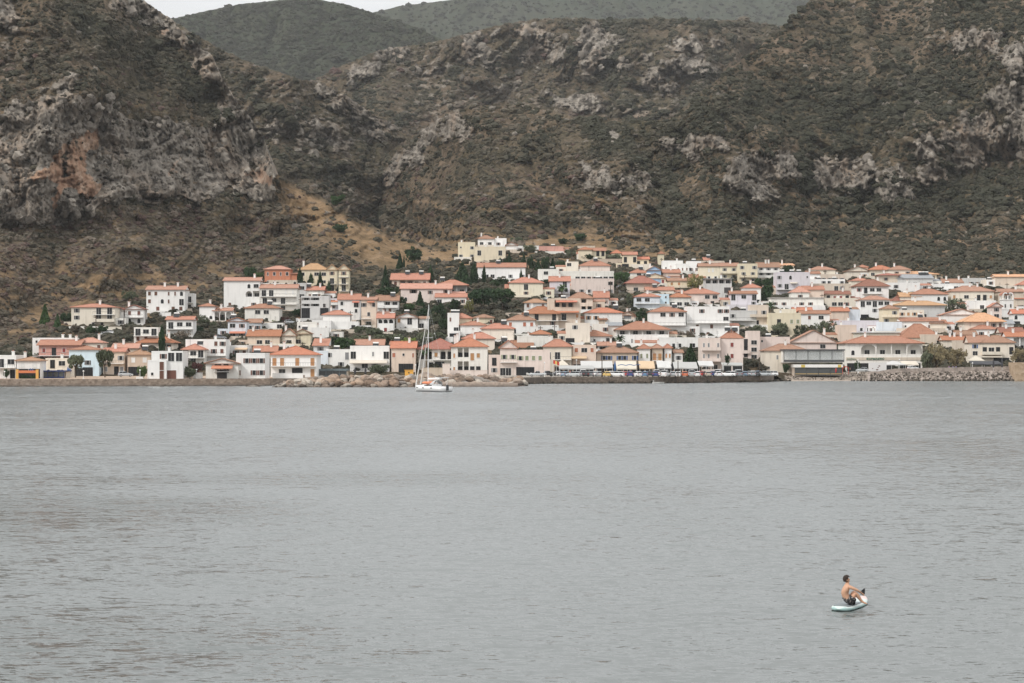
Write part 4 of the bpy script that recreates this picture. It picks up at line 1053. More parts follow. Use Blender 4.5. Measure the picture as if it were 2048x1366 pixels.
h(1617,1690,0,560,572,'flat','W','..vW.v','white low building with solar heaters above the beige flats',sol=(.3,.8),sh='grey')
h(1619,1702,0,569,586,'flat','E','.g..gv.','beige apartment block with long plain balcony',sh='grey')
h(1691,1742,534,543,560,'front','C','.....','cream gabled house with broad front under the scrub slope')
h(1714,1738,530,535,548,'hip','C','..','small pinkish roof peak behind the cream gable')
h(1736,1790,531,540,556,'hip','C','g..g','cream house with wide flat hip roof near the top right',ov=.8,sh='wood')
h(1775,1823,532,540,554,'hip','C','.v.v','cream house with pink hip roof and white chimney near the top right',rk='p',ch=(.3,))
h(1752,1802,547,551,564,'hip','E','.v..','beige house with dark brown overhanging roof',rk='b',ov=1.0)
h(1788,1878,543,549,562,'hip','y','WWWvv','pale house with wide thin orange roof at the top right',rk='o',ov=1.0)
h(1793,1868,549,557,575,'gable','G','.WW.v','grey metal roofed building with solar panels',rk='g',sol=(.75,.85,.95))
h(1776,1840,0,567,580,'flat','W','.v....','white low house with single dark window under the grey roof',sh='dark')
h(1708,1781,559,573,596,'hip','W','v{eWW}./.....','white house with steep dark red roof and deep balcony',rk='b',ch=(.75,),ov=.7,sh='maroon')
h(1580,1621,573,585,596,'hip','I','.v.','ivory house with faded orange roof by the araucaria',rk='p')
h(1604,1650,572,580,598,'gable','T','....','peach house with long low roof in the crowded middle right')
h(1539,1650,0,596,616,'slab','I','~vv.vv.','long white flats with thin overhanging flat roof',rk='f',sh='brown')
h(1648,1703,582,589,600,'gable','C','ewwe','cream top floor under a dark red roof',rk='b',sh='maroon')
h(1650,1712,0,598,616,'flat','C','.WWv.','cream flats with maroon shutters and dark blue parapet',sh='maroon')
h(1717,1782,592,600,622,'hip','W','gWgWW/..v..','white house with terracotta roof and dark wide windows',sh='grey')
h(1700,1742,556,562,572,'hip','C','....','cream house with orange roof peeking above the dark red one')
h(1539,1602,0,628,657,'flat','Y','.e.ww','bright yellow house with green shutters behind the trees',sh='green')
h(1552,1592,0,620,640,'flat','y','.s..','pale yellow upper cube with stepped roof')
h(1585,1627,615,624,636,'gable','T','....','peach house with orange roof and chimney in the middle right',ch=(.1,))
h(1599,1662,621,628,658,'gable','W','.w.W./.....','white house with wide terracotta roof and lilac lower wall',sh='brown',ch=(.2,))
h(1661,1700,615,623,644,'gable','T','...','peach house with orange roof left of the weathered white block')
h(1683,1720,0,621,645,'flat','b','.../..','weathered bluish white block with stained walls')
h(1717,1741,0,616,640,'flat','T','./.','plain peach cube beside the weathered white block')
h(1673,1758,0,643,668,'flat','L','...vv.','long lilac flat roofed block with plain wall',sh='white')
h(1762,1800,610,618,652,'hip','Y','[.v]/[v.]','yellow house with small hip roof and white balconies',sh='grey')
h(1798,1848,0,622,650,'flat','C','[vwvw]/[W...]','cream flats with long white balcony beside the yellow house',sh='wood')
h(1786,1894,602,611,640,'hip','G','..WW..','grey building with thin orange roof behind the big tree',rk='o',ov=.8)
h(1783,1826,589,602,614,'hip','C','..','cream house with steep dark red roof',rk='b')
h(1798,1844,585,594,606,'gable','C','...','house with bright orange tile roof in the crowded right',rk='o')
h(1820,1898,578,589,607,'hip','W','....aa','white house with two small square windows under a red roof',ch=(.15,))
h(1900,1990,572,583,604,'hip','C','~w.W.eew','cream house with long red roof and upper gallery',sh='wood',ch=(.5,.7))
h(1866,1945,0,569,583,'flat','W','.s.W..','long white flat block behind the red roofs',sh='grey')
h(1884,1928,558,566,575,'gable','W','....','white house with red roof and two chimneys under the scrub',ch=(.2,.9))
h(1926,1972,0,558,574,'flat','G','.vvW','grey house with roof dome under the scrub',sh='grey')
h(1969,2014,0,561,578,'flat','C','.ss.','cream block with two small windows at the top right')
h(1990,2058,549,554,575,'gable','E','.....','beige house with pale orange roof at the far upper right',rk='o',ch=(.45,))
h(2036,2070,561,570,584,'hip','C','.a','cream house with red roof at the right edge of town')
h(1996,2050,578,584,602,'gable','E','.v..','beige house behind the bell tower',sh='dark')
h(1936,1992,0,603,622,'flat','W','.g.','small white flat house with glass door left of the bell tower')
h(1980,2006,606,614,640,'front','k','v/W','pinkish gabled house left of the bell tower',sh='dark')
h(2024,2062,619,628,645,'gable','W','a..','white church nave with arched red roof',cat='church',name='church')
h(1884,1963,619,630,660,'front','W','..ss/eOOe..','white gabled house with dark veranda beside the orange hip roof',rk='t')
h(1924,2012,626,644,660,'hip','C','....vw','cream house with very wide orange hip roof below the bell tower',rk='o',ov=.9)
h(1800,1889,634,643,662,'shed','W','ss.vv','white house with twin sloping red roofs and small windows')
h(1754,1804,0,646,666,'flat','b','....','blank bluish white block below the yellow house')
h(1797,1886,645,676,692,'hip','C','....','house with huge red hip roof behind the arcaded building',ov=.5,d=12,ch=(.75,))
h(1686,1849,672,687,742,'hip','I','aAOOA/bbbbbb','big arcaded waterfront building with pharmacy sign and red hip roof',cat='shop',d=14,ov=.7,sh='grey')
h(1578,1676,660,686,716,'front','k','...W./..','big pale pink gabled building behind the glass restaurant',sh='grey',d=10)
h(1590,1632,676,683,706,'hip','k','..e','pink lean-to wing with orange hip roof of the gabled building',dD=-1.5)
h(1526,1618,688,702,746,'hip','C','.n..e/s..e.','cream waterfront house with twin orange hip roofs',sh='grey')
h(1704,1802,0,666,690,'slab','C','v.v...','cream flat roofed building with thin white roof edge',rk='f')
h(1676,1713,0,652,690,'flat','T','../..','plain peach block behind the arcaded building')
h(1842,1886,0,671,694,'flat','E','..W','square beige block with oval opening above the tamarisk',ch=(.8,))
h(1883,1937,672,681,700,'gable','C','....','low house with three white chimneys behind the tamarisk',ch=(.35,.55,.85))
h(1910,1956,661,670,682,'gable','W','...','white house with long red roof in the crowded right')
h(1912,1942,0,683,712,'flat','E','.v','beige stone block with one black window beside the tamarisk',sh='dark')
h(1935,1982,671,686,731,'gable','C','.v.../[.g.]../ebe','cream stone taverna house with blue shutter',sh='blue')
h(1960,2032,671,686,731,'hip','C','[eWe].e/..bb.','cream taverna with white balcony and terracotta roof',sh='dark',aw=((.0,.6,1,'cream',1.5),))
h(1941,1998,650,659,676,'hip','W','.v..','white house with red hip roof and bright chimneys on the right',ch=(.7,))
h(1998,2050,655,666,690,'gable','C','v..v','cream house with dark red roof on the far right',rk='b')
h(2010,2056,664,674,704,'gable','W','.OO','white house with white gable and red roof at the right edge')
h(1858,1896,640,647,662,'gable','C','...','low cream house with red roof behind the big hip roof')
h(1996,2030,640,648,660,'gable','G','...','house with grey solar roof at the right',rk='g')
h(2028,2068,590,598,616,'gable','E','.e','beige house with dark doorway right of the bell tower',sh='dark')

def build_houses():
    for a, k in TABLE:
        x0, x1, yr, ye, yb = a[:5]; lim = 21 if x0 > 985 else 11; gaps = []
        if yb < 716:
            for x in np.arange(x0 + 2, x1 - 1, 4):
                below = [(b[2] or b[3] - 2) for b, _ in TABLE if b[0] <= x <= b[1] and b[4] > yb + 4]
                below = [t for t in below if t > yb - 1]
                if below: gaps.append(min(below) - yb)
        g = float(np.median(gaps)) if len(gaps) * 4 > (x1 - x0) * .35 else 0
        house(*a, yx=(yb + g + 1.5) if 1 < g < lim else None, **k)
build_houses()

# ================================================================ church bell tower
def bell_tower():
    D = groundD(2016, 640); S = F / D; b = ray(2016, 640, D); t = thing('bell_tower', 'white church bell tower with red arched top standing above the roofs', 'bell tower', b)
    H = (640 - 600) / S; w = 11 / S; m = MB(); m.box(-w, w, 0, 2*w, -4, H); m.box(-w-.15, w+.15, -.15, 2*w+.15, H*.52, H*.52+.2); m.box(-w-.2, w+.2, -.2, 2*w+.2, H, H+.25)
    m.build('wall', wall_mat('W'), t)
    for sx in (-1, 0, 1):
        for ya in (0, 2*w-.36):
            q = MB(); q.box(sx*(w-.18)-.18, sx*(w-.18)+.18, ya, ya+.36, H+.25, H+1.7); q.build('belfry_pillar', wall_mat('W'), t)
    q = MB()
    for sx in (-.5, .5):
        cx = sx * (w - .18) * 1.0; ra = (w - .18) / 2 - .12
        for k in range(8):
            a0 = math.pi*k/8; a1 = math.pi*(k+1)/8
            for (r0, r1, mi) in ((ra, ra+.35, 0), (ra+.35, ra+.6, 1)):
                q.prism([(cx+r0*math.cos(a0), H+1.7+r0*math.sin(a0)), (cx+r1*math.cos(a0), H+1.7+r1*math.sin(a0)), (cx+r1*math.cos(a1), H+1.7+r1*math.sin(a1)), (cx+r0*math.cos(a1), H+1.7+r0*math.sin(a1))], 0, 2*w, mi)
    q.build('arched_roof', [wall_mat('W'), roof_mat('t')], t)
    for x in (-.5, .5):
        c = link('window', opening_mesh('n', 'dark'), t, (x*w, -.003, H*.62)); 
    link('window', opening_mesh('n', 'brown'), t, (w*.3, -.003, H*.08))
    for x in (-.5, .5):
        m = MB(); m.loft([[(x*w*.8+r*math.cos(a), w+r*math.sin(a), H+z) for a in [k*math.pi/4 for k in range(8)]] for r, z in ((.28,1.0),(.2,1.2),(.12,1.45))], 0); m.build('bell', mat('bronze', (.15,.10,.05), .5, metallic=.7), t)
bell_tower()

# ================================================================ waterfront restaurant, cafes, canopies
def clear_glass():
    m = mat('clear_glass', (.55,.58,.58), .1, spec=.5); m.node_tree.nodes['Principled BSDF'].inputs['Alpha'].default_value = .35; return m
def glass_box(x0, x1, yt, yb, D, label, cat, name, frame, nb, h_roof=.35, roofc=None, stripes=None, z_extra=0, d=8, clear=False):
    S = F / D; b = ray((x0+x1)/2, yb, D); t = thing(name, label, cat, b); w = (x1-x0)/S/2; H = (yb-yt)/S
    m = MB(); m.box(-w, w, 2.5, d, -.5, H - h_roof); m.build('back_wall', wall_mat('I' if clear else 'E'), t)
    m = MB(); m.box(-w-.3, w+.3, -.3, d, H-h_roof, H); m.build('roof', roofc or frame, t)
    for k in range(nb + 1):
        x = -w + 2*w*k/nb; m = MB(); m.box(x-.08, x+.08, 0, .16, -.4, H-h_roof); m.build('post', frame, t)
    for k in range(nb):
        xa = -w + 2*w*k/nb + .1; xb = -w + 2*w*(k+1)/nb - .1; m = MB(); m.box(xa, xb, .06, .09, .35, H-h_roof); m.build('glass_pane', clear_glass() if clear else mat('clear_dark_glass', (.07,.075,.075), .12, spec=.5), t)
        m = MB(); m.box(xa, xb, .03, .12, -.3, .35, 0)
        if stripes and not clear: m.box(xa, xb, .02, .029, .08, .32, 1)
        m.build('low_panel', [frame, stripes or frame], t)
    return t
DKG = mat('dark_grey_frame', (.07,.072,.075), .6)
T = glass_box(1590, 1684, 729, 749, 612, 'glass fronted ground floor of the two-storey grey restaurant on the beach', 'restaurant', 'restaurant', DKG, 4, .9, TRIM, mat('ochre_band', (.42,.31,.14), .8))
m = MB(); m.box(-5.4,-4.2,-.34,-.31,2.2,3.0); m.box(5.9,6.9,-.34,-.31,2.2,3.0); m.build('yellow_sign', mat('yellow_sign_paint', (.55,.42,.10), .6), T)
glass_box(1568, 1688, 698.5, 722, 614, 'upper terrace of the grey restaurant with dark steel roof and glass screens', 'terrace', 'restaurant_terrace', DKG, 5, .4, DKG, mat('terrace_rail', (.12,.12,.12), .6), clear=True)
glass_box(612, 692, 738, 753, 556, 'dark green framed cafe pavilion with warm interior behind the breakwater', 'cafe', 'cafe', mat('slate_frame', (.12,.15,.16), .6), 6, .55, mat('slate_frame', (.12,.15,.16), .6), mat('slate_frame', (.12,.15,.16), .6))
T = glass_box(84, 128, 741, 756, 518, 'navy blue kiosk terrace with printed window screens on the left waterfront', 'kiosk', 'kiosk', mat('navy_paint', (.03,.045,.13), .6), 4, .3)
def pergola():
    D = 508.5; S = F/D; t = thing('pergola', 'orange and yellow pergola frame in front of the low white house', 'pergola', ray(54, 757, D)); w = 20/S; H = 18/S
    oy = mat('yellow_orange_paint', (.62,.35,.10), .6); og = mat('orange_red_paint', (.55,.18,.08), .7)
    for x in (-w, w): 
        m = MB(); m.box(x-.32, x+.32, 0, .5, -.3, H); m.build('post', oy, t)
    m = MB(); m.box(-w+.33, w-.33, .05, .4, H-.9, H-.25); m.build('beam', og, t)
    m = MB(); m.box(-w+.33, w-.33, 1.6, 1.7, -.3, H-.91); m.build('dark_backing', DARKIN, t)  # near-black sheet closing the back of the frame
pergola()
def canopy(x0, x1, yt, yf, yb, D, colr, label, posts=4, depth=5.5, peak=False, cat='awning', name='canopy'):
    """sloping canvas roof on posts; yt back edge row, yf front edge row, yb floor row"""
    S = F / D; b = ray((x0+x1)/2, yb, D); w = (x1-x0)/S/2; zf = (yb-yf)/S; zb_ = zf + (yf-yt)/S
    t = thing(name, label, cat, b, group='taverna canopies along the quay' if cat == 'awning' else None)
    m = MB(); n = max(3, int(w)); 
    if peak:
        c = (0, depth/2, zb_)
        P4 = [(-w,0,zf),(w,0,zf),(w,depth,zf),(-w,depth,zf)]
        for k in range(4): m.quad([P4[k], P4[(k+1)%4], c])
        m.quad([(x,y,z-.25) for x,y,z in reversed(P4)])
        for k in range(4):
            a, b2 = P4[k], P4[(k+1)%4]; m.quad([a, (a[0],a[1],a[2]-.25), (b2[0],b2[1],b2[2]-.25), b2])
    else:
        for k in range(n):
            xa = -w+2*w*k/n; xb = -w+2*w*(k+1)/n; s1 = .12*math.sin(k*2.1); s2 = .12*math.sin((k+1)*2.1)
            m.quad([(xa,0,zf+s1),(xb,0,zf+s2),(xb,depth,zb_+s2*.3),(xa,depth,zb_+s1*.3)]); m.quad([(xa,0,zf+s1),(xa,0,zf-.3),(xb,0,zf-.3),(xb,0,zf+s2)])
            m.quad([(xa,.01,zf+s1-.06),(xa,depth,zb_+s1*.3-.06),(xb,depth,zb_+s2*.3-.06),(xb,.01,zf+s2-.06)])
    m.build('canvas', awn_mat(colr), t)
    for k in range(posts):
        x = -w + .15 + (2*w-.3)*k/max(1, posts-1); q = MB(); q.bar((x,.15,-.3), (x,.15,zf-.05), .06); q.build('post', mat('white_post', (.62,.62,.60), .6), t)
    return t
canopy(1112,1138,719,730,746,584,'cream','beige canvas canopy behind the red flag at the left end of the tavernas',2,peak=True)
canopy(1118,1188,731,737,748,576,'grey','long low grey canopy beside the blue lamp post',5,4)
canopy(1162,1226,722,735,748,581,'white','white wavy canopy under the blue shuttered stone house',5)
canopy(1233,1274,722,737,748,579,'cream','cream canopy with a wavy navy stripe right of the closed blue parasol',4)
canopy(1279,1310,722,736,748,582,'orange','pale orange canopy in the middle of the taverna row',4)
canopy(1315,1343,722,735,748,580,'white','white pleated canopy right of the pale orange one',3)
canopy(1348,1396,724,736,748,578,'grey','pale grey canopy under the dark conifer tree',5)
canopy(1398,1428,722,731,747,583,'white','white canopy with glass sides beside the pink hotel',3)
canopy(1444,1486,725,730,746,592,'grey','grey awning roof on the ground floor of the pink hotel',3,3)
canopy(1768,1812,721,729,741,618,'white','white marquee tent in front of the arcaded building',4,6,peak=True,cat='tent',name='marquee')
canopy(1806,1838,722,729,740,620,'cream','cream marquee tent above the small white car',3,5,cat='tent',name='marquee')
canopy(1941,1970,711,721,734,628,'cream','cream pyramid parasol roof right of the big tamarisk',2,5,peak=True,cat='parasol',name='parasol')
canopy(1944,2004,722,728,734,622,'black','dark flat canopy in front of the cream stone taverna',4,5)
# navy wavy stripe on the cream canopy
m = MB(); b = ray(1256, 727, 578.6)
for k in range(16):
    x0_ = -3 + 6.6*k/16; x1_ = -3 + 6.6*(k+1)/16; z0_ = .28*abs(math.sin(k*.55)); z1_ = .28*abs(math.sin((k+1)*.55))
    m.quad([(x0_,-.02,z0_-.7),(x1_,-.02,z1_-.7),(x1_,-.02,z1_-.5),(x0_,-.02,z0_-.5)])
nv = m.build('canopy_trim', awn_mat('blue')); nv.location = (b.x, b.y, b.z); tag(nv, 'wavy navy blue trim strip along the cream taverna canopy', 'trim')

def closed_parasol(px, yb, yt, colr, label):
    D = min(groundD(px, yb), 590) if px < 1700 else groundD(px, yb); S = F/D; H = (yb-yt)/S; t = thing('closed_parasol', label, 'parasol', ray(px, yb, D), group='closed parasols on the waterfront')
    m = MB(); m.bar((0,0,-.2), (0,0,H), .04); m.build('pole', LMETAL, t)
    m = MB(); m.loft([[(r*math.cos(a), r*math.sin(a), H*z) for a in [k*math.pi/4 for k in range(8)]] for r, z in ((.1,.22),(.30,.35),(.27,.7),(.05,.98))], 0, True); m.build('folded_canvas', awn_mat(colr), t)
for a in [(61,757,736,'blue','left one of two closed blue parasols by the orange pergola'),(65.5,757,736,'blue','right one of two closed blue parasols by the orange pergola'),
          (136,754,733,'blue','tall closed blue parasol at the corner of the light blue shop'),(140,754,735,'blue','second closed blue parasol just left of the umbrella pine'),
          (710,753,734,'black','closed black parasol left of its pair below the modern white building'),(731,753,734,'black','closed black parasol right of its pair below the modern white building'),
          (1230,749,721,'blue','closed navy parasol between white and cream canopies'),(1446,748,724,'white','closed white parasol by the pink hotel entrance'),
          (1987,740,718,'black','closed black parasol in front of the cream taverna'),(2004,740,716,'black','second closed black parasol right of the cream taverna')]: closed_parasol(*a)

# pharmacy lettering and shop signs
def text(body, loc, size, m_, parent, name='lettering', italic=.25):
    cu = bpy.data.curves.new(name, 'FONT'); cu.body = body; cu.size = size; cu.extrude = .03; cu.offset = .035; cu.shear = italic; cu.align_x = 'CENTER'; cu.space_character = 1.15
    cu.materials.append(m_); o = bpy.data.objects.new(name, cu); COL.objects.link(o); me = bpy.data.meshes.new_from_object(o.evaluated_get(bpy.context.evaluated_depsgraph_get())); bpy.data.objects.remove(o)
    o = link(name, me, parent); o.location = loc; o.rotation_euler = (R(90), 0, 0); return o
arc = [q for q in HOUSES if 'big arcaded waterfront' in q[0]['label']][0]
ao, ax0, ax1, aye, ayb, aD, aW, ad, aH, ahs, an = arc; aS = F/aD
GREEN = mat('green_lettering', (.03,.13,.09), .6)
zs = aH - ahs - .72
fb = MB(); fb.box(-aW/2+.3, aW/2-.3, -.12, -.01, aH-ahs-.95, aH-ahs-.02); fas = fb.build('fascia_sign', wall_mat('E'), ao)
text('ΦΑΡΜΑΚΕΙΟ', ((1750-(ax0+ax1)/2)/aS, -.16, aH-ahs-.80), .85, GREEN, fas)
sq = MB(); random.seed(5)
for k in range(7):
    x = (1694-(ax0+ax1)/2)/aS + k*.42; sq.bar((x,-.15,aH-ahs-.85), (x+.16,-.15,aH-ahs-.85+random.uniform(.35,.65)), .05); sq.bar((x+.16,-.15,aH-ahs-.4), (x+.36,-.15,aH-ahs-.8), .05)
sq.build('lettering', GREEN, fas)
def panel(px0, px1, y0, y1, D, m_, label, name, cat):
    S = F/D; b = ray((px0+px1)/2, y1, D); w = (px1-px0)/S/2; H = (y1-y0)/S; t = thing(name, label, cat, b)
    q = MB(); q.box(-w, w, 0, .12, .1, H); q.build('board', m_, t)
    for x in (-w+.1, w-.1): q = MB(); q.box(x-.06, x+.06, .13, .22, -.4, H); q.build('post', DKG, t)
    return t, w, H
t, w_, H_ = panel(1737, 1773, 725, 743, 612, mat('white_board', (.66,.65,.64), .6, .04), 'large white printed screen board beside the marquee tent', 'screen_board', 'board')
q = MB()
for (x, z, r) in ((-.1,.45,.4),(.55,1.6,.35),(-1.5,.8,.22),(.2,1.1,.25)):
    q.quad([(x+r*math.cos(a), -.012, z+.55*r*math.sin(a)+.1) for a in [k*math.pi/4 for k in range(8)]])
q.build('print', mat('brown_print', (.16,.10,.09), .8), t)
panel(1250, 1253, 700, 703, 640, TRIM, 'tiny white notice board above the canopies', 'notice_board', 'board')
# posters on the navy kiosk
for k, x in enumerate((91, 99, 107)):
    pass

# ================================================================ trees
LEAF = {}
def leafm(k):
    st = {'green': [(0,(0.018,0.039,0.015)),(.4,(0.045,0.083,0.030)),(.75,(0.098,0.143,0.053)),(1,(0.165,0.210,0.090))],
          'dark': [(0,(0.012,0.026,0.013)),(.4,(0.026,0.049,0.022)),(.75,(0.051,0.084,0.038)),(1,(0.087,0.123,0.058))],
          'olive': [(0,(0.042,0.051,0.030)),(.4,(0.090,0.105,0.063)),(.75,(0.158,0.173,0.112)),(1,(0.240,0.247,0.180))],
          'yellow': [(0,(0.062,0.069,0.025)),(.4,(0.150,0.150,0.056)),(.75,(0.275,0.250,0.100)),(1,(0.400,0.350,0.150))],
          'tamarisk': [(0,(0.079,0.070,0.042)),(.4,(0.184,0.158,0.091)),(.75,(0.324,0.263,0.158)),(1,(0.473,0.385,0.245))],
          'red': [(0,(0.042,0.020,0.020)),(.5,(0.119,0.049,0.048)),(1,(0.210,0.098,0.084))],
          'bare': [(0,(0.060,0.048,0.036)),(.5,(0.156,0.126,0.096)),(1,(0.264,0.228,0.180))],
          'lime': [(0,(0.052,0.078,0.019)),(.5,(0.169,0.221,0.058)),(1,(0.286,0.351,0.117))]}[k]
    if k not in LEAF: LEAF[k] = foliage_mat(k + '_leaves', st, False, 1.6)
    return LEAF[k]
BARK = mat('bark', (.085,.065,.05), .95, .1, 3, bump=.5)
def leaves(m, pts, r, size, rng, mi=0):
    for p in pts:
        n = Vector((rng.gauss(0,1), rng.gauss(0,1), rng.gauss(.3,1))).normalized(); u = n.orthogonal().normalized(); v = n.cross(u); a = rng.random()*6.28
        u2 = u*math.cos(a)+v*math.sin(a); v2 = n.cross(u2); s = size*rng.uniform(.6,1.3)
        m.quad([p-u2*s, p-v2*s*.6, p+u2*s, p+v2*s*.6], mi)
def crown(kind, seed):
    """unit crown: x,y in -1..1, z in 0..1"""
    rng = random.Random(seed); m = MB(); 
    def lump(c, rr, n, size):
        pts = []
        for _ in range(n):
            d = Vector((rng.gauss(0,1), rng.gauss(0,1), rng.gauss(0,1))).normalized() * (rng.random()**.35)
            pts.append(Vector((c[0]+d.x*rr[0], c[1]+d.y*rr[0], c[2]+d.z*rr[1])))
        leaves(m, pts, 0, size, rng)
    if kind == 'cypress':
        for k in range(30):
            z = k/30; r = .92*math.sin(math.pi*min(1,(z*.8+.14)))**.8 * (1-z*.35) * (1 if z<.9 else .5)
            lump((rng.uniform(-.12,.12), rng.uniform(-.12,.12), z+.01), (r*rng.uniform(.75,1.05), .05), 42, .16)
    elif kind == 'cone':
        for k in range(22):
            z = k/22; r = (1-z)*.98+.04
            for j in range(max(3, int(8*(1-z)))):
                a = rng.random()*6.28; lump((math.cos(a)*r*.6, math.sin(a)*r*.6, z*.97+.02-r*.03), (r*.42, .035), 18, .14)
    elif kind == 'tier':
        for k in range(8):
            z = .15+k*.105; r = (1-z)*1.05+.12
            for j in range(7):
                a = j*6.28/7+k; 
                for q in range(5): lump((math.cos(a)*r*q/5, math.sin(a)*r*q/5, z+.02*q/5), (.12,.022), 9, .08)
    elif kind == 'umbrella':
        for k in range(26):
            a = rng.random()*6.28; r = rng.random()**.5*.8; lump((math.cos(a)*r, math.sin(a)*r*.9, .60+rng.uniform(0,.28)*(1-r*.6)), (.28, .11), 60, .085)
        for k in range(5): a = rng.random()*6.28; lump((math.cos(a)*.5, math.sin(a)*.5, .42), (.2,.08), 30, .08)
    elif kind == 'round':
        for k in range(30):
            d = Vector((rng.gauss(0,1), rng.gauss(0,1), rng.gauss(.1,.9))).normalized()*rng.uniform(.35,.78)
            lump((d.x, d.y, .52+d.z*.46), (rng.uniform(.2,.36), rng.uniform(.12,.2)), 48, .085)
    elif kind == 'loose':
        for k in range(34):
            d = Vector((rng.gauss(0,1), rng.gauss(0,1), rng.gauss(.1,.9))).normalized()*rng.uniform(.3,.9)
            lump((d.x, d.y, .52+d.z*.46), (rng.uniform(.12,.28), rng.uniform(.08,.16)), 34, .06)
    return m
def limbs(kind, seed):
    rng = random.Random(seed+50); m = MB()
    if kind in ('cypress','cone','tier'): m.bar((0,0,-.08),(0,0,.95),.07,0,.01,n=6); return m
    if kind == 'umbrella':
        m.bar((0,0,-.05),(.04,0,.45),.07,0,.05,n=6)
        for k in range(6): a = k*1.05+rng.random(); m.bar((.04,0,.40),(math.cos(a)*.55,math.sin(a)*.5,.66+rng.random()*.08),.035,0,.015,n=5)
        return m
    m.bar((0,0,-.15),(.03,.02,.32),.09,0,.06,n=6)
    for k in range(7): a = k*.9+rng.random(); m.bar((.02,.01,rng.uniform(.12,.3)),(math.cos(a)*rng.uniform(.4,.7),math.sin(a)*.6,rng.uniform(.45,.85)),.04,0,.01,n=5)
    return m
_cm = {}
def crown_mesh(kind, leafk, seed):
    k = (kind, leafk, seed)
    if k not in _cm:
        if (kind, seed) not in _cm: _cm[(kind, seed)] = crown(kind, seed)
        _cm[k] = _cm[(kind, seed)].mesh('crown', leafm(leafk))
    return _cm[k]
_lm = {}
def tree(px, yb, w, hgt, kind, leafk, label, D=None, dD=0, cat='tree', name=None, group=None):
    D = (groundD(px, yb) if D is None else D) + dD; S = F/D; b = ray(px, yb, D); seed = random.randint(1, 3)
    nm = name or {'cypress':'cypress_tree','cone':'conifer_tree','tier':'araucaria_tree','umbrella':'umbrella_pine','round':'leafy_tree','loose':'olive_tree'}[kind]
    t = thing(nm, label, cat, b, random.random()*6.28, group); W = w/S/2; H = hgt/S
    c = link('crown', crown_mesh(kind, leafk, seed), t); c.scale = (W, W, H)
    if (kind, seed) not in _lm: _lm[(kind, seed)] = limbs(kind, seed).mesh('trunk', BARK)
    tr = link('trunk', _lm[(kind, seed)], t); ww = min(W, H*.5); tr.scale = (ww, ww, H*.9)
    return t
def palm(px, yb, w, hgt, label):
    D = groundD(px, yb); S = F/D; t = thing('palm_tree', label, 'palm tree', ray(px, yb, D)); W = w/S/2; H = hgt/S; rng = random.Random(px)
    m = MB(); m.bar((0,0,-.5),(0,0,H-W*.6),.3,0,.25,n=8); m.build('trunk', mat('palm_bark', (.13,.10,.07), .95, .15, 4), t)
    f = MB(); top = Vector((0,0,H-W*.65))
    for k in range(34):
        a = rng.random()*6.28; e = rng.uniform(-.5,1.3); L = W*rng.uniform(.9,1.1); d = Vector((math.cos(a)*math.cos(e), math.sin(a)*math.cos(e), math.sin(e)))
        prev = top; side = Vector((-math.sin(a), math.cos(a), 0)); sw = .16
        for s in range(1,6):
            q = top + d*L*s/5 + Vector((0,0,-.28*L*(s/5)**2)); 
            for sg in (-1,1): f.quad([prev, q, q+side*sg*sw*3*(1-s/6)+Vector((0,0,-.12)), prev+side*sg*sw*3*(1-(s-1)/6)+Vector((0,0,-.12))])
            prev = q
    f.build('fronds', leafm('green'), t)
    g = MB()
    for k in range(14):
        a = rng.random()*6.28; g.bar(top+Vector((0,0,-.2)), top+Vector((math.cos(a)*.7,math.sin(a)*.7,-1.5)), .14, 0, .03)
    g.build('dead_fronds', leafm('bare'), t)
tr = tree
tr(151,753,38,48,'umbrella','olive','umbrella pine with leaning trunk in front of the light blue shop',D=535); tr(210,753,36,58,'umbrella','olive','umbrella pine with straight tall trunk before the peach stone house',D=538)
tr(90,648,26,38,'cone','green','bright green broad conifer on the slope left of the cream villa'); tr(115,658,20,30,'cone','green','smaller bright green conifer beside the cream villa wall')
tr(132,646,26,24,'round','dark','dark bushy tree touching the left wall of the cream villa'); tr(152,668,24,20,'round','bare','greyish bush under the staircase of the cream villa')
tr(183,672,26,20,'round','dark','dark bush in front of the cream villa staircase'); tr(204,670,26,22,'round','dark','dark green tree behind the parked cars on the left road')
tr(237,652,20,20,'round','green','round green tree between the cream villa and the gabled house'); tr(258,605,38,26,'loose','olive','yellowish olive tree left of the tall white villa')
tr(262,655,16,14,'loose','olive','small olive tree before the dark roofed gabled house',name='olive_tree'); tr(74,716,40,14,'round','olive','low spreading bush behind the low white house',cat='bush',name='bush')
tr(13,758,14,22,'round','dark','small dark tree before the far left white block',D=512); tr(50,760,20,12,'round','dark','rounded dark bush by the orange pergola',D=510,cat='bush',name='bush'); tr(66,760,20,10,'round','green','low green bush right of the dark one by the pergola',D=510,cat='bush',name='bush')
tr(285,757,24,30,'round','green','round green bush between stone house and tall white house',D=515,cat='bush',name='bush'); tr(324,706,19,50,'cypress','dark','dark fat cypress rising behind the tall white waterfront house')
tr(340,744,26,36,'loose','dark','leafy dark tree leaning against the tall white waterfront house',D=513); tr(365,755,32,26,'round','olive','olive green garden bush right of the tall white house',D=513,cat='bush',name='bush')
tr(392,754,34,34,'loose','red','reddish oleander bush in the waterfront garden',D=516,cat='bush',name='bush'); tr(380,756,30,22,'round','olive','greyish garden bush below the reddish oleander',D=512,cat='bush',name='bush')
tr(365,682,44,22,'loose','bare','half bare bush under the white block with the red roof'); tr(405,652,32,24,'loose','olive','olive tree left of the house with three dark arches'); tr(428,658,22,18,'loose','olive','small olive tree right under the three dark arches')
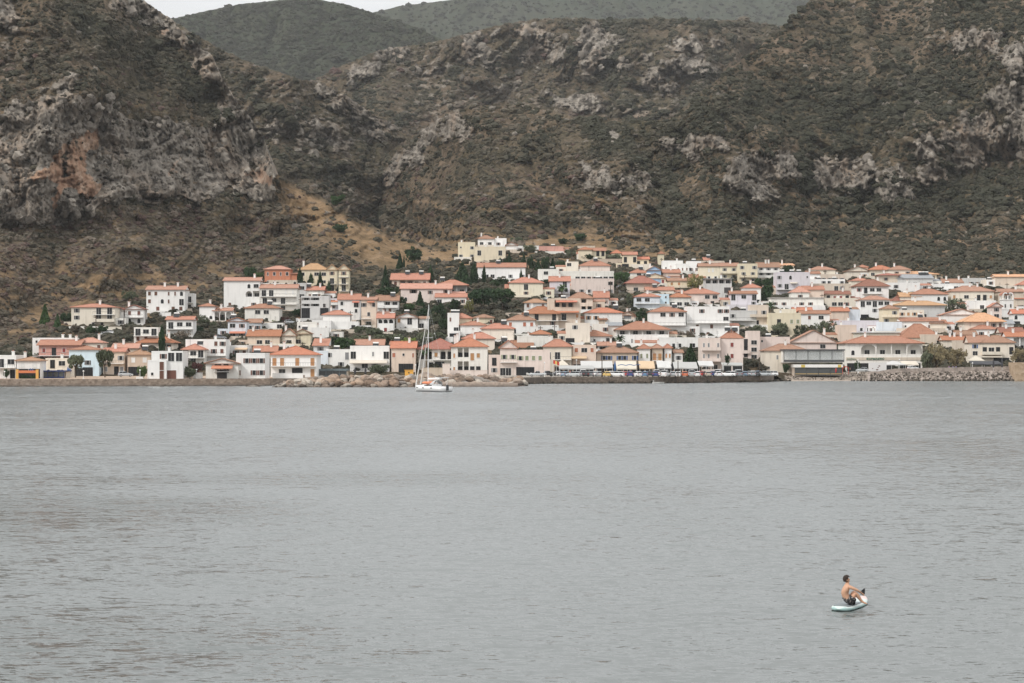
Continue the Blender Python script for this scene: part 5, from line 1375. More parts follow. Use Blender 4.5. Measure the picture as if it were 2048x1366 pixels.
tr(398,668,22,16,'round','dark','dark tree beside the white block on the slope'); tr(473,724,20,18,'round','dark','dark green tree under the orange awnings'); tr(500,566,28,38,'round','dark','tall dark tree right of the high white villa'); tr(517,568,24,28,'round','green','green tree left of the unfinished brick house')
tr(600,574,16,34,'cypress','dark','dark narrow tree between brick house and yellow villa'); tr(640,584,22,38,'cone','dark','dark conifer in front of the yellow villa'); tr(622,572,14,24,'cypress','dark','small cypress before the yellow villa left bay'); tr(658,584,14,22,'cone','dark','small dark fir at the yellow villa corner')
tr(771,580,22,46,'cone','dark','tall dark fir tree standing alone above the red roofs'); tr(776,596,50,26,'round','dark','broad dark green tree below the tall fir'); tr(594,634,26,18,'round','dark','dark bush beside the concrete frame house',cat='bush',name='bush')
tr(571,646,20,14,'round','red','dark red bush right of the ivory hipped house',cat='bush',name='bush'); tr(530,647,24,18,'round','green','round garden tree in front of the ivory hipped house'); tr(551,648,20,12,'round','lime','light green hedge bush by the arched porch',cat='bush',name='bush')
for k, (x, y, w, hh, lf) in enumerate([(668,690,34,18,'dark'),(690,702,46,30,'green'),(722,670,34,20,'olive'),(748,678,38,26,'olive'),(722,692,44,26,'olive'),(765,692,44,28,'olive'),(792,692,40,26,'olive'),(818,700,34,30,'lime'),(850,690,44,28,'olive'),(880,688,34,26,'olive'),(868,650,34,26,'olive'),(888,664,28,30,'dark'),(652,680,24,16,'dark'),(737,655,20,14,'olive')]):
    tr(x, y, w, hh, 'round', lf, ['dark bush at the left end of the grove under the blank white wall','large bright round tree over the small tower house roof','olive tree below the low white wall house','grey green olive tree left of the arched villa','olive tree above the modern white building','olive tree directly below the three arches','olive tree under the wooden balcony doors','lime green shrub behind the yacht mast','large olive tree right of the lime green shrub','olive tree beside the stepped white house','olive tree right of the arched villa end','dark tree by the terrace with the dark veranda','dark bush left of the big bright round tree','small olive tree left of the arches'][k], group='trees of the olive grove', name='olive_tree')
tr(757,750,46,24,'round','olive','wide green bush right of the modern white building',D=556,cat='bush',name='bush'); tr(606,752,18,16,'round','dark','dark bush at the left end of the green cafe',D=553,cat='bush',name='bush')
tr(825,524,44,30,'round','dark','single dark round tree on the dry terraced slope'); tr(861,566,16,32,'cypress','dark','dark cypress above the long red roofed villa'); tr(925,572,46,44,'cone','dark','dense dark conifer left of the long white villa'); tr(948,570,22,40,'cypress','dark','dark conifer touching the long white villa')
tr(968,568,11,34,'cypress','dark','slim cypress in front of the long white villa'); tr(1042,594,13,50,'cypress','dark','tall slim cypress left of the pale yellow house'); tr(800,538,18,30,'cone','dark','dark tree at the foot of the dry slope'); tr(808,540,6,26,'cypress','dark','very thin dark cypress beside the slope tree')
tr(962,625,64,50,'umbrella','dark','huge spreading dark pine in the middle of the town'); tr(1005,622,56,50,'umbrella','dark','second huge dark pine joined to the right of the first'); tr(985,600,60,26,'round','dark','dark tree canopy behind the two huge pines'); tr(1000,575,44,20,'round','dark','dark hedge tree below the long white villa')
tr(939,630,22,34,'loose','yellow','yellowish poplar at the left edge of the huge pines'); tr(876,598,28,32,'cone','dark','dark conifer before the rambling pink villa'); tr(840,618,24,34,'cone','dark','layered dark fir left of the yacht mast top'); tr(818,625,30,20,'round','green','green tree below the pink villa arches')
tr(850,642,40,30,'round','dark','dark tree behind the yacht mast'); tr(880,640,36,34,'round','dark','dark tree under the white house with orange roof'); tr(908,622,34,24,'round','dark','dark tree left of the stepped white house roof cube'); tr(800,612,26,22,'round','dark','dark tree below the fir on the left of the pink villa')
for k in range(9): tr(1004+k*14.5, 541+k*.5, 20, 30+6*math.sin(k*2.3), 'cone' if k%2 else 'round', 'dark', 'dark conifer in the tree belt below the dark red shed, number %s from the left'%['one','two','three','four','five','six','seven','eight','nine'][k], group='dark conifers below the red shed', name='conifer_tree')
for (x,y,w,hh,lf,lb) in [(1034,490,30,18,'olive','olive tree above the white boundary walls'),(1126,488,26,12,'dark','flat dark tree right above the dark red shed'),(1160,482,28,18,'dark','dark green tree above the yellow bungalows'),(1205,515,26,16,'dark','dark tree right of the long yellow bungalow'),(1175,522,30,16,'dark','dark bush below the long yellow bungalow'),(1140,515,30,18,'olive','olive tree left of the yellow bungalows'),(1060,505,30,18,'olive','olive tree left of the dark red shed'),(1232,525,40,18,'olive','olive bushes under the pair of bungalows')]: tr(x,y,w,hh,'round',lf,lb)
palm(853,746,24,52,'palm tree behind the yacht mast on the quay'); palm(1124,600,22,32,'shaggy palm tree right of the lilac house'); palm(1240,694,24,26,'green palm tree left of the very large white house'); palm(1541,648,22,46,'tall shaggy palm beside the bright yellow house'); palm(2016,570,14,16,'small palm at the upper right edge'); palm(1300,617,14,24,'small palm in the beige house garden')
tr(1244,568,34,28,'round','green','green tree right of the wide pale pink block'); tr(1228,578,16,16,'round','dark','small dark tree beside the steep street'); tr(1265,612,30,30,'round','olive','olive tree under the brown wooden veranda'); tr(1282,652,30,34,'round','dark','dark tree left of the white house with arched recesses')
tr(1080,600,20,14,'round','dark','dark bush beside the pale yellow house',cat='bush',name='bush'); tr(1154,575,26,10,'round','green','trimmed hedge on the terrace of the pale pink block',cat='bush',name='bush'); tr(1092,570,12,14,'round','dark','dark bush left of the lilac house',cat='bush',name='bush')
tr(1393,586,40,42,'loose','yellow','yellowing airy tree above the long pink house'); tr(1533,608,36,44,'round','dark','big dark round tree right of the steep orange hip roof'); tr(1527,578,40,26,'round','dark','dark tree canopy behind the big dark round tree'); tr(1550,572,22,22,'round','dark','dark tree left of the lilac grey flats')
tr(1381,730,36,38,'cone','dark','dark shaggy conifer rising between the taverna canopies',D=590); tr(1438,672,30,36,'tier','dark','araucaria with layered branches beside the weathered roof'); tr(1576,590,22,40,'tier','dark','tall araucaria in front of the lilac grey flats')
tr(1560,676,42,34,'round','olive','leafy tree left in the clump before the yellow house'); tr(1595,676,40,30,'round','olive','leafy tree in the middle of the clump before the yellow house'); tr(1610,668,20,22,'loose','yellow','pale thin tree at the right end of the clump'); tr(1652,676,56,40,'loose','olive','big grey green tree above the pink gabled building')
tr(1678,644,30,14,'loose','bare','brown bush below the weathered white block',cat='bush',name='bush'); tr(1912,630,52,38,'loose','olive','large olive toned tree in the crowded right part of town'); tr(1974,632,26,16,'round','dark','dark bush left of the bell tower',cat='bush',name='bush')
tr(1872,737,62,54,'loose','tamarisk','large brown tamarisk on the sea wall',D=622); tr(1912,737,54,46,'loose','tamarisk','greyer tamarisk joined to the right of the large brown one',D=623); tr(2038,727,44,34,'loose','tamarisk','brown tamarisk at the right edge',D=626); tr(1855,737,30,36,'round','olive','greener tamarisk at the left side of the clump',D=621)
tr(1348,678,34,22,'loose','bare','brown bare bush left in the vacant plot'); tr(1376,680,34,20,'loose','bare','brown bare bush right in the vacant plot'); tr(1475,662,32,16,'round','olive','climbing green bush on the grey apartment block'); tr(1518,670,32,22,'round','olive','green trees below the beige apartment wing')
tr(1574,552,28,24,'round','dark','dark rounded tree at the top above the lilac flats'); tr(1455,728,14,20,'round','dark','potted tree by the pink hotel',D=588); tr(1572,746,16,22,'round','dark','dark tree at the left of the glass restaurant',D=606); tr(1714,742,16,20,'round','dark','small round tree before the pharmacy',D=622)
tr(1340,560,24,14,'round','dark','dark tree between the upper red roofs'); tr(1463,577,16,22,'round','dark','dark tree right of the bluish terraces'); tr(1648,618,28,14,'round','dark','dark bush under the long white flats',cat='bush',name='bush'); tr(1712,580,14,24,'round','green','green tree left of the dark red roof'); tr(1478,560,24,10,'round','green','green hedge left of the white hip roof',cat='bush',name='bush')
tr(1105,680,14,20,'round','olive','olive bush by the narrow street',cat='bush',name='bush'); tr(1187,662,10,12,'round','yellow','yellowish shrub beside the pyramid roof',cat='bush',name='bush'); tr(938,684,14,18,'round','red','dark red bougainvillea by the dark veranda',cat='bush',name='bush'); tr(1052,660,20,12,'round','olive','olive shrub under the brown shuttered white house',cat='bush',name='bush')
tr(686,400,14,12,'round','green','green tree at the head of the valley by the small white hut'); tr(680,465,34,20,'round','dark','dark tree clump on the gravel spur'); tr(672,410,26,22,'round','green','light green tree beside the dirt track')

# ================================================================ utility poles and lamps
WOOD = mat('pole_wood', (.075,.055,.04), .9)
def pole(px, yb, hpx, label, cross=True, D=None):
    D = D or groundD(px, yb); S = F/D; t = thing('utility_pole', label, 'utility pole', ray(px, yb, D), random.uniform(-.5,.5), 'wooden utility poles in the town'); H = hpx/S
    m = MB(); m.bar((0,0,-1),(0,0,H),.16,0,.11,n=6); m.build('pole', WOOD, t)
    if cross:
        m = MB(); m.box(-.8,.8,-.06,.06,H-.7,H-.55)
        for x in (-.7,-.25,.25,.7): m.box(x-.05,x+.05,-.05,.05,H-.549,H-.35)
        m.build('crossarm', WOOD, t)
for px,yb,hp,lb in [(158,706,42,'thick pole with crossarm in front of the salmon house'),(248,672,52,'pole beside the left road below the gabled house'),(192,665,34,'pole left of the parked dark car on the slope'),(133,675,18,'short pole near the salmon house roof'),(292,658,48,'pole right of the dark roofed gabled house'),(438,660,44,'pole in front of the three dark arches'),(423,608,24,'pole on the bare slope right of the tall villa'),(502,610,48,'tall pole at the corner of the high white villa'),(601,642,46,'pole beside the narrow stair tower'),(710,588,30,'pole right of the yellow villa'),(701,662,40,'dark pole beside the plain white hipped house'),(600,696,28,'pole beside the yellow gabled house'),(605,700,14,'short dark stub pole above the orange roof'),(1066,504,42,'pole left of the dark red shed'),(1144,524,28,'pole above the pink hipped villa'),(1235,612,48,'dark pole in the steep street'),(1221,592,30,'dark pole beside the pale pink block'),(1109,680,30,'pole in the narrow street below the beige house'),(1081,694,42,'thin pole before the small pyramid roof'),(1323,544,28,'pole on the upper street by the blue house'),(1299,652,32,'dark leaning pole left of the white arched recess house'),(1324,655,22,'thin pole before the long white balcony'),(1363,674,30,'pole by the bare bushes'),(1477,618,30,'pole in front of the lilac house'),(1486,644,28,'pole in front of the grey apartment block'),(1457,610,26,'dark pole right of the bluish terraces'),(1489,572,24,'pole before the yellow hotel part'),(1644,622,34,'dark pole between white and cream flats'),(1854,604,34,'left one of twin poles on the right hillside'),(1862,604,34,'right one of twin poles on the right hillside'),(1981,612,36,'pole left of the bell tower'),(1950,606,28,'pole in front of the upper gallery house'),(1899,658,32,'pole before the dark veranda house'),(1891,568,38,'pole rising against the scrub on the right'),(1650,560,20,'short pole above the beige flats'),(1559,612,16,'thin street pole on the white flats terrace'),(1216,645,20,'pole by the tiny stone house'),(1824,564,16,'thin pole above the grey metal roof'),(2014,590,24,'pole beside the small upper palm'),(955,500,24,'pole by the highest white house')]:
    pole(px,yb,hp,lb)
def lamp(px, yb, hpx, label, D, head='ball'):
    S = F/D; t = thing('street_lamp', label, 'street lamp', ray(px, yb, D), group='white lamp posts on the waterfront'); H = hpx/S; wm = mat('lamp_white', (.7,.7,.68), .5)
    m = MB(); m.bar((0,0,-.4),(0,0,H-.25),.07,0,.05,n=6); m.box(-.16,.16,-.16,.16,-.4,.3); m.build('pole', wm, t)
    m = MB(); r = .2; m.loft([[(q*math.cos(a), q*math.sin(a), H-.25+z) for a in [k*math.pi/4 for k in range(8)]] for q, z in ((.06,0),(.2,.1),(.22,.25),(.08,.42))], 0); m.build('lamp_head', wm, t)
for px,yb,hp,D,lb in [(9,762,19,503,'white lamp post at the far left sea wall'),(167,759,17,506,'white lamp post before the navy shopfront'),(280,758,18,507,'white lamp post left of the tall white house'),(393,757,18,512,'white lamp post beside the garden wall'),(831,752,22,535,'white lamp post left of the yacht rigging'),(1089,755,30,553,'white lamp post beside the dark pickup truck'),(1153,754,34,556,'white lamp post with ball lamp near the grey estate car'),(1799,743,24,606,'white lamp post before the marquee tents'),(1716,744,24,610,'white lamp post before the pharmacy'),(1945,736,10,612,'short lamp post left of the dark canopy')]: lamp(px,yb,hp,lb,D)
for px,yb,hp,D,lb in [(1204,756,48,551,'bare wooden mast pole on the quay by the yellow car'),(1356,757,36,551,'thin dark mast pole on the quay by the white hatchbacks'),(1519,755,36,575,'thin post beside the silver pickups'),(1274,752,30,560,'thin pole at the cream canopy corner')]: pole(px,yb,hp,lb,False,D)
def flag():
    D = 552; S = F/D; t = thing('flagpole', 'white flagpole with torn red and yellow flag on the quay', 'flagpole', ray(1106,757,D)); H = 38/S
    m = MB(); m.bar((0,0,-.3),(0,0,H),.07,0,.04,n=6); m.build('pole', mat('lamp_white', (.7,.7,.68)), t)
    f = MB()
    for k in range(8):
        a = k*.22; b2 = (k+1)*.22; z = lambda q: H-.1-q*.35; y = lambda q: .12*math.sin(q*5)
        f.quad([(a,y(a),z(a)-1.0),(b2,y(b2),z(b2)-1.0),(b2,y(b2),z(b2)),(a,y(a),z(a))], 1 if k in (3,4) else 0)
    f.build('flag', [mat('flag_red', (.55,.08,.05), .8), mat('flag_yellow', (.7,.5,.15), .8)], t)
flag()

# ================================================================ cars
PAINT = {'white': (.74,.74,.73), 'silver': (.42,.44,.45), 'grey': (.20,.21,.22), 'dark': (.03,.032,.036), 'red': (.42,.05,.04), 'blue': (.10,.20,.33), 'navy': (.03,.06,.20), 'orange': (.58,.17,.08), 'yellow': (.72,.52,.18), 'beige': (.45,.40,.33), 'steel': (.20,.28,.36)}
def paint(c): return mat(c + '_car_paint', PAINT[c], .35, spec=.6)
TYRE = mat('tyre_rubber', (.02,.02,.02), .9); LAMPR = mat('tail_light', (.35,.02,.02), .4); LAMPW = mat('head_light', (.7,.7,.68), .3)
def sect(x, w, z0, z1, k=.82):
    return [(x,-w*.92,z0),(x,w*.92,z0),(x,w,z0+(z1-z0)*.35),(x,w*.98,z0+(z1-z0)*.7),(x,w*k,z1),(x,-w*k,z1),(x,-w*.98,z0+(z1-z0)*.7),(x,-w,z0+(z1-z0)*.35)]
CARS = {'hatch': (3.9, [(-1.95,.62,.35,.75),(-1.88,.78,.25,.95),(-1.2,.85,.22,1.0),(.6,.85,.22,.98),(1.3,.84,.22,.86),(1.85,.75,.25,.70),(1.95,.6,.35,.6)], [(-1.8,.72,.93),(-1.45,.66,1.42),(-.1,.66,1.48),(.95,.72,.95)]),
        'estate': (4.5, [(-2.25,.65,.35,.8),(-2.15,.8,.25,1.0),(-1.2,.86,.22,1.02),(.8,.86,.22,1.0),(1.6,.85,.22,.9),(2.15,.75,.25,.72),(2.25,.6,.35,.6)], [(-2.1,.74,.98),(-1.85,.68,1.48),(.2,.68,1.52),(1.2,.74,.98)]),
        'van': (4.4, [(-2.2,.75,.35,1.1),(-2.15,.85,.25,1.25),(-.8,.88,.22,1.25),(1.0,.88,.22,1.2),(1.7,.86,.22,1.0),(2.15,.8,.25,.8),(2.2,.6,.35,.6)], [(-2.12,.82,1.2),(-2.0,.76,1.85),(.7,.76,1.88),(1.5,.8,1.1)]),
        'pickup': (5.0, [(-2.5,.72,.45,.9),(-2.45,.85,.38,1.0),(-.9,.87,.35,1.0),(.7,.87,.35,1.02),(1.7,.86,.35,.98),(2.4,.8,.38,.88),(2.5,.6,.45,.75)], [(-.75,.76,.98),(-.6,.7,1.58),(.35,.7,1.62),(.95,.76,1.0)])}
_car = {}
def car_meshes(kind):
    if kind in _car: return _car[kind]
    L, body, cab = CARS[kind]; m = MB(); m.loft([sect(x, w, a, b2) for x, w, a, b2 in body], 0)
    bme = m.mesh('body', paint('white'), smooth=False)
    g = MB(); (xa,wa,za),(xb,wb,zb),(xc,wc,zc),(xd,wd,zd) = cab
    ring0 = [(xa,-wa,za),(xd,-wd,zd),(xd,wd,zd),(xa,wa,za)]; ring1 = [(xb,-wb,zb-.06),(xc,-wc,zc-.06),(xc,wc,zc-.06),(xb,wb,zb-.06)]
    g.loft([ring0, ring1], 0); gme = g.mesh('windows', GLASS)
    r = MB(); r.loft([[(xb-.03,-wb-.01,zb-.059),(xc+.05,-wc-.01,zc-.059),(xc+.05,wc+.01,zc-.059),(xb-.03,wb+.01,zb-.059)], [(xb+.08,-wb+.08,zb),(xc-.05,-wc+.08,zc),(xc-.05,wc-.08,zc),(xb+.08,wb-.08,zb)]], 0)
    xm = (xb + xc)/2
    for s in (-1,1):
        for x0_,x1_ in ((xb,xa),(xm,xm),(xc,xd)):
            w0 = wb; r.bar((x0_, s*(wb+.005), zb-.07), (x1_, s*(wa+.005), za), .035, 0)
    rme = r.mesh('roof', paint('white'))
    wh = MB(); wh.loft([[(.31*math.cos(a), y, .31*math.sin(a)) for a in [k*math.pi/6 for k in range(12)]] for y in (-.1,.1)], 0); wh.loft([[(.18*math.cos(a), y, .18*math.sin(a)) for a in [k*math.pi/4 for k in range(8)]] for y in (-.105,.105)], 1)
    wme = wh.mesh('wheel', [TYRE, LMETAL])
    tl = MB(); tl.box(-.04,.02,-.14,.14,-.09,.09); tme = tl.mesh('tail_light', LAMPR); hme = tl.mesh('headlight', LAMPW)
    _car[kind] = (L, bme, gme, rme, wme, tme, hme); return _car[kind]
def car(px, yb, kind, col, ang, label, D=None):
    L, bme, gme, rme, wme, tme, hme = car_meshes(kind); D = D or groundD(px, yb); b = ray(px, yb, D)
    t = thing('parked_car', label, {'van':'van','pickup':'pickup truck'}.get(kind,'car'), b, R(ang), 'cars parked along the quay' if 1040 < px < 1560 else 'cars parked in the town')
    for me in (bme, rme):
        o = link(me.name.split('.')[0], me, t); o.material_slots[0].link = 'OBJECT'; o.material_slots[0].material = paint(col)
    link('windows', gme, t)
    for x in (-L*.31, L*.31):
        for y in (-.78, .78): link('wheel', wme, t, (x, y, .31))
    for y in (-.62, .62): link('tail_light', tme, t, (-L/2+.02, y, .78)); link('headlight', hme, t, (L/2-.05, y, .66))
QF, QB = 556.0, 569.0
cars = [(1075,'pickup','silver',178,QF,'silver pickup truck at the left end of the quay'),(1094,'pickup','dark',200,QF+5,'dark pickup truck right of the silver pickup'),(1121,'hatch','white',30,QB,'white car half hidden behind the flagpole'),(1132,'hatch','steel',60,QF+3,'steel blue hatchback right of the flagpole'),(1148,'estate','silver',150,QF,'silver high-roofed car with visible front wheel'),
 (1163,'hatch','dark',95,QB,'dark car behind the silver high-roofed car'),(1172,'hatch','dark',88,QF+2,'black hatchback with number plate seen from behind'),(1181,'hatch','grey',92,QF+3,'grey hatchback right of the black one'),(1166,'van','white',90,QB+5,'white van roof behind the black hatchback'),(1192,'hatch','white',80,QB,'white car left of the wooden mast pole'),(1198,'estate','silver',95,QF+3,'silver car directly left of the yellow one'),
 (1213,'hatch','yellow',100,QF,'pale yellow car on the quay'),(1222,'hatch','white',100,QB,'white car behind the yellow one'),(1233,'estate','white',165,QF,'long white estate car seen side on'),(1249,'hatch','red',88,QF+6,'small red car right of the white estate'),(1260,'hatch','navy',92,QF+2,'dark navy hatchback between red and white cars'),(1275,'hatch','white',110,QF,'white hatchback above the small moored boat'),
 (1290,'hatch','blue',85,QF,'mid blue car left of the navy saloon'),(1299,'hatch','dark',90,QB,'dark car between two blue cars'),(1311,'hatch','navy',88,QF,'bright navy saloon right of the mid blue car'),(1313,'van','white',90,QB,'white van standing behind the navy saloon'),(1330,'van','white',75,QF,'large white van parked at the quay edge'),
 (1345,'hatch','silver',90,QF+3,'silver hatchback right of the large white van'),(1356,'hatch','white',88,QF,'white hatchback by the dark mast pole'),(1369,'hatch','orange',92,QF,'orange red hatchback on the quay'),(1383,'van','silver',88,QB-4,'silver van behind the orange car'),(1395,'hatch','white',85,QF,'white hatchback in front of the red car'),(1402,'hatch','red',80,QB,'red car behind the white hatchback'),
 (1412,'hatch','dark',90,QB-2,'black car right of the red one'),(1416,'hatch','beige',90,QF+4,'beige grey car in front of the black one'),(1424,'hatch','navy',100,QB,'dark blue car left of the white minibus'),(1438,'van','white',70,QB+8,'big white minibus by the hotel'),(1436,'hatch','white',95,QF+2,'low white car in front of the minibus'),(1457,'estate','white',160,QF+4,'white people carrier seen side on before the hotel'),
 (1466,'estate','white',160,QB+2,'second white people carrier behind the first'),(1479,'van','grey',85,QF+5,'grey van before the hotel canopy'),(1489,'hatch','steel',90,QF+8,'steel grey car right of the grey van'),(1476,'van','silver',88,QB+8,'pale van roof in the second row by the hotel'),(1500,'estate','silver',110,QF+10,'silver car near the beach end of the quay'),(1512,'hatch','dark',60,QF+12,'black hatchback near the beach end'),
 (1506,'hatch','white',90,QB+10,'white car behind the black hatchback'),(1516,'hatch','blue',80,QB+10,'light blue car in the second row near the beach end'),(1527,'estate','silver',170,QF+14,'silver saloon left of the last white car'),(1541,'estate','white',172,QF+16,'last white car at the beach end of the quay')]
for px, kind, col, ang, D, lb in cars:
    car(px, HZ + (CH - 1.81) * F / D, kind, col, ang, lb, D)
for px, yb, kind, col, ang, lb, D in [(198,676,'hatch','dark',10,'dark car parked on the left slope road',None),(213,673,'hatch','white',12,'white car behind the dark one on the slope road',None),(223,669,'hatch','white',12,'white car furthest up the slope road',None),(251,753.5,'hatch','silver',15,'silver car in front of the beige stone house',530),(397,650,'hatch','white',20,'white car under the olive trees',None),(441,679,'estate','grey',5,'grey car above the wide white block',None),
   (1724,744,'hatch','silver',170,'silver green car before the pharmacy entrance',617),(1827,741,'hatch','white',20,'white hatchback behind the stone sea wall',616),(580,648,'hatch','silver',30,'silver car above the yellow gables',None),(623,637,'estate','white',5,'white car below the concrete frame house',None),(632,640,'hatch','dark',5,'dark car right of the white one below the concrete frame',None),(1090,600,'hatch','white',8,'white car in front of the grey beige cottage',None),(1239,578,'hatch','steel',70,'blue car at the top of the steep street',None)]:
    car(px, yb, kind, col, ang, lb, D)

# ================================================================ roads in the town
def road(pts, w, name, m_):
    q = MB(); L = []
    for i in range(len(pts)-1):
        (a, b1), (c, d1) = pts[i], pts[i+1]; n = 10
        for k in range(n + (i == len(pts)-2)):
            t = k/n; L.append(P(a+(c-a)*t, b1+(d1-b1)*t))
    rings = []
    for i, p in enumerate(L):
        d = (L[min(i+1, len(L)-1)] - L[max(i-1, 0)]); d.z = 0; d.normalize(); s = Vector((-d.y, d.x, 0)) * w/2
        rings.append([p+s+Vector((0,0,.18)), p-s+Vector((0,0,.18)), p-s*1.1+Vector((0,0,-1.2)), p+s*1.1+Vector((0,0,-1.2))])
    q.loft(rings); o = q.build(name, m_); tag(o, kind='structure')
ASPH = mat('worn_asphalt', (.17,.16,.15), .95, .06, .5)
road([(150,692),(190,680),(230,668),(268,662),(300,662)], 4.5, 'slope_road', ASPH); road([(460,622),(500,612),(520,606)], 4, 'side_road', ASPH)
road([(1226,625),(1234,600),(1240,575),(1246,560)], 5, 'steep_street', ASPH); road([(1126,705),(1130,680),(1128,655)], 4, 'narrow_street', ASPH); road([(1220,540),(1250,545),(1262,556)], 4.5, 'upper_street', ASPH)
EARTH = mat('dirt_track', (.36,.20,.12), .95, .1, .3)

# ================================================================ shoreline: quay walls, beach stones, breakwater
def wall_run(px0, px1, ztop, name, m_, off=0, th=1.2, step=8, zb=-1.5, jag=.05):
    q = MB(); rng = random.Random(int(px0)); rings = []
    for px in np.arange(px0, px1+.1, step):
        d = float(Dwall(px)) + off; zt = (float(Z0(px)) if ztop is None else ztop) + rng.uniform(-jag, jag); x = (px-1024)/F*d
        rings.append([(x,d-rng.uniform(0,.12),zb),(x,d-rng.uniform(0,.12),zt),(x,d+th,zt),(x,d+th,zb)])
    q.loft(rings); o = q.build(name, m_); tag(o, kind='structure'); return o
def stone_mat(name, cols, scale, contrast=.9):
    m = bpy.data.materials.new(name); m.use_nodes = True; n = m.node_tree; L = n.links; b = n.nodes['Principled BSDF']; b.inputs['Roughness'].default_value = .9
    tc = n.nodes.new('ShaderNodeTexCoord'); v = n.nodes.new('ShaderNodeTexVoronoi'); v.inputs['Scale'].default_value = scale; L.new(tc.outputs['Object'], v.inputs['Vector'])
    no = n.nodes.new('ShaderNodeTexNoise'); no.inputs['Scale'].default_value = scale*.6; no.inputs['Detail'].default_value = 7; no.inputs['Roughness'].default_value = .75; L.new(tc.outputs['Object'], no.inputs['Vector'])
    s = n.nodes.new('ShaderNodeSeparateColor'); L.new(v.outputs['Color'], s.inputs[0])
    a = n.nodes.new('ShaderNodeMath'); a.operation = 'MULTIPLY_ADD'; a.inputs[1].default_value = .45; L.new(s.outputs[0], a.inputs[0]); 
    a2 = n.nodes.new('ShaderNodeMath'); a2.operation = 'MULTIPLY_ADD'; a2.inputs[1].default_value = 1.1; a2.inputs[2].default_value = -.3; L.new(no.outputs['Fac'], a2.inputs[0]); L.new(a2.outputs[0], a.inputs[2])
    r = n.nodes.new('ShaderNodeValToRGB'); e = r.color_ramp.elements
    while len(e) < len(cols): e.new(.5)
    for k, c in enumerate(cols): e[k].position = k/(len(cols)-1); e[k].color = (*c, 1)
    L.new(a.outputs[0], r.inputs[0]); L.new(r.outputs[0], b.inputs['Base Color'])
    bp = n.nodes.new('ShaderNodeBump'); bp.inputs['Strength'].default_value = .8; bp.inputs['Distance'].default_value = .15; L.new(v.outputs['Distance'], bp.inputs['Height']); L.new(bp.outputs[0], b.inputs['Normal'])
    return m
QST = stone_mat('quay_stone', [(.07,.055,.045),(.15,.12,.095),(.24,.195,.155)], 1.6); LST = stone_mat('left_wall_stone', [(.16,.12,.09),(.27,.215,.17),(.38,.31,.25)], 1.4)
RST = stone_mat('rubble_wall_stone', [(.14,.115,.10),(.30,.25,.215),(.43,.37,.32)], 1.1); WETR = stone_mat('wet_rock', [(.03,.026,.02),(.07,.06,.048),(.13,.11,.09)], 1.2)
wall_run(-420, 545, None, 'left_sea_wall', LST); wall_run(-420, 540, .42, 'left_wall_ledge', stone_mat('wet_ledge', [(.10,.075,.055),(.20,.16,.13),(.28,.23,.19)], 1.0), -2.4, 2.2, 10, -1.2, .08)
wall_run(-420, 540, .08, 'left_wet_footing', WETR, -2.9, .5, 7, -1.2, .12)
wall_run(1036, 1548, None, 'quay_wall', QST); wall_run(540, 1040, None, 'rear_quay_wall', QST); wall_run(1040, 1548, .3, 'quay_wet_footing', WETR, -1.0, 1.0, 7, -1.2, .2)
wall_run(545, 612, 2.6, 'cafe_quay_wall', LST, 12, 1)
# right revetment: sloping bank with a parapet
q = MB(); rings = []; rng = random.Random(9)
for px in np.arange(1735, 2440, 6):
    d = float(Dwall(px)); k = float(sstep(1735, 1800, px)); z = float(Z0(px)); x = lambda dd: (px-1024)/F*dd
    j = lambda a: rng.uniform(-a, a)
    rings.append([(x(d-6), d-6, -1), (x(d-4.5), d-4.5+j(.3), .15+j(.1)), (x(d-2.5), d-2.5+j(.3), z*.45+j(.15)), (x(d-.4), d-.4, z*(.85)+j(.1)), (x(d-.3), d-.3, z+.05+.75*k+j(.06)), (x(d+.6), d+.6, z+.05+.75*k), (x(d+.6), d+.6, -1)])
q.loft(rings, closed=True); o = q.build('revetment', RST); tag(o, kind='structure')
q = MB(); D_ = 600; b0 = ray(2030, 742, D_); q.box(b0.x, b0.x+30, D_, D_+8, -1, CH-(725-HZ)/F*D_); o = q.build('stone_bastion', stone_mat('ochre_stone', [(.24,.17,.10),(.38,.28,.19),(.46,.36,.26)], 1.0)); tag(o, 'ochre stone bastion at the right end of the sea wall', 'bastion')

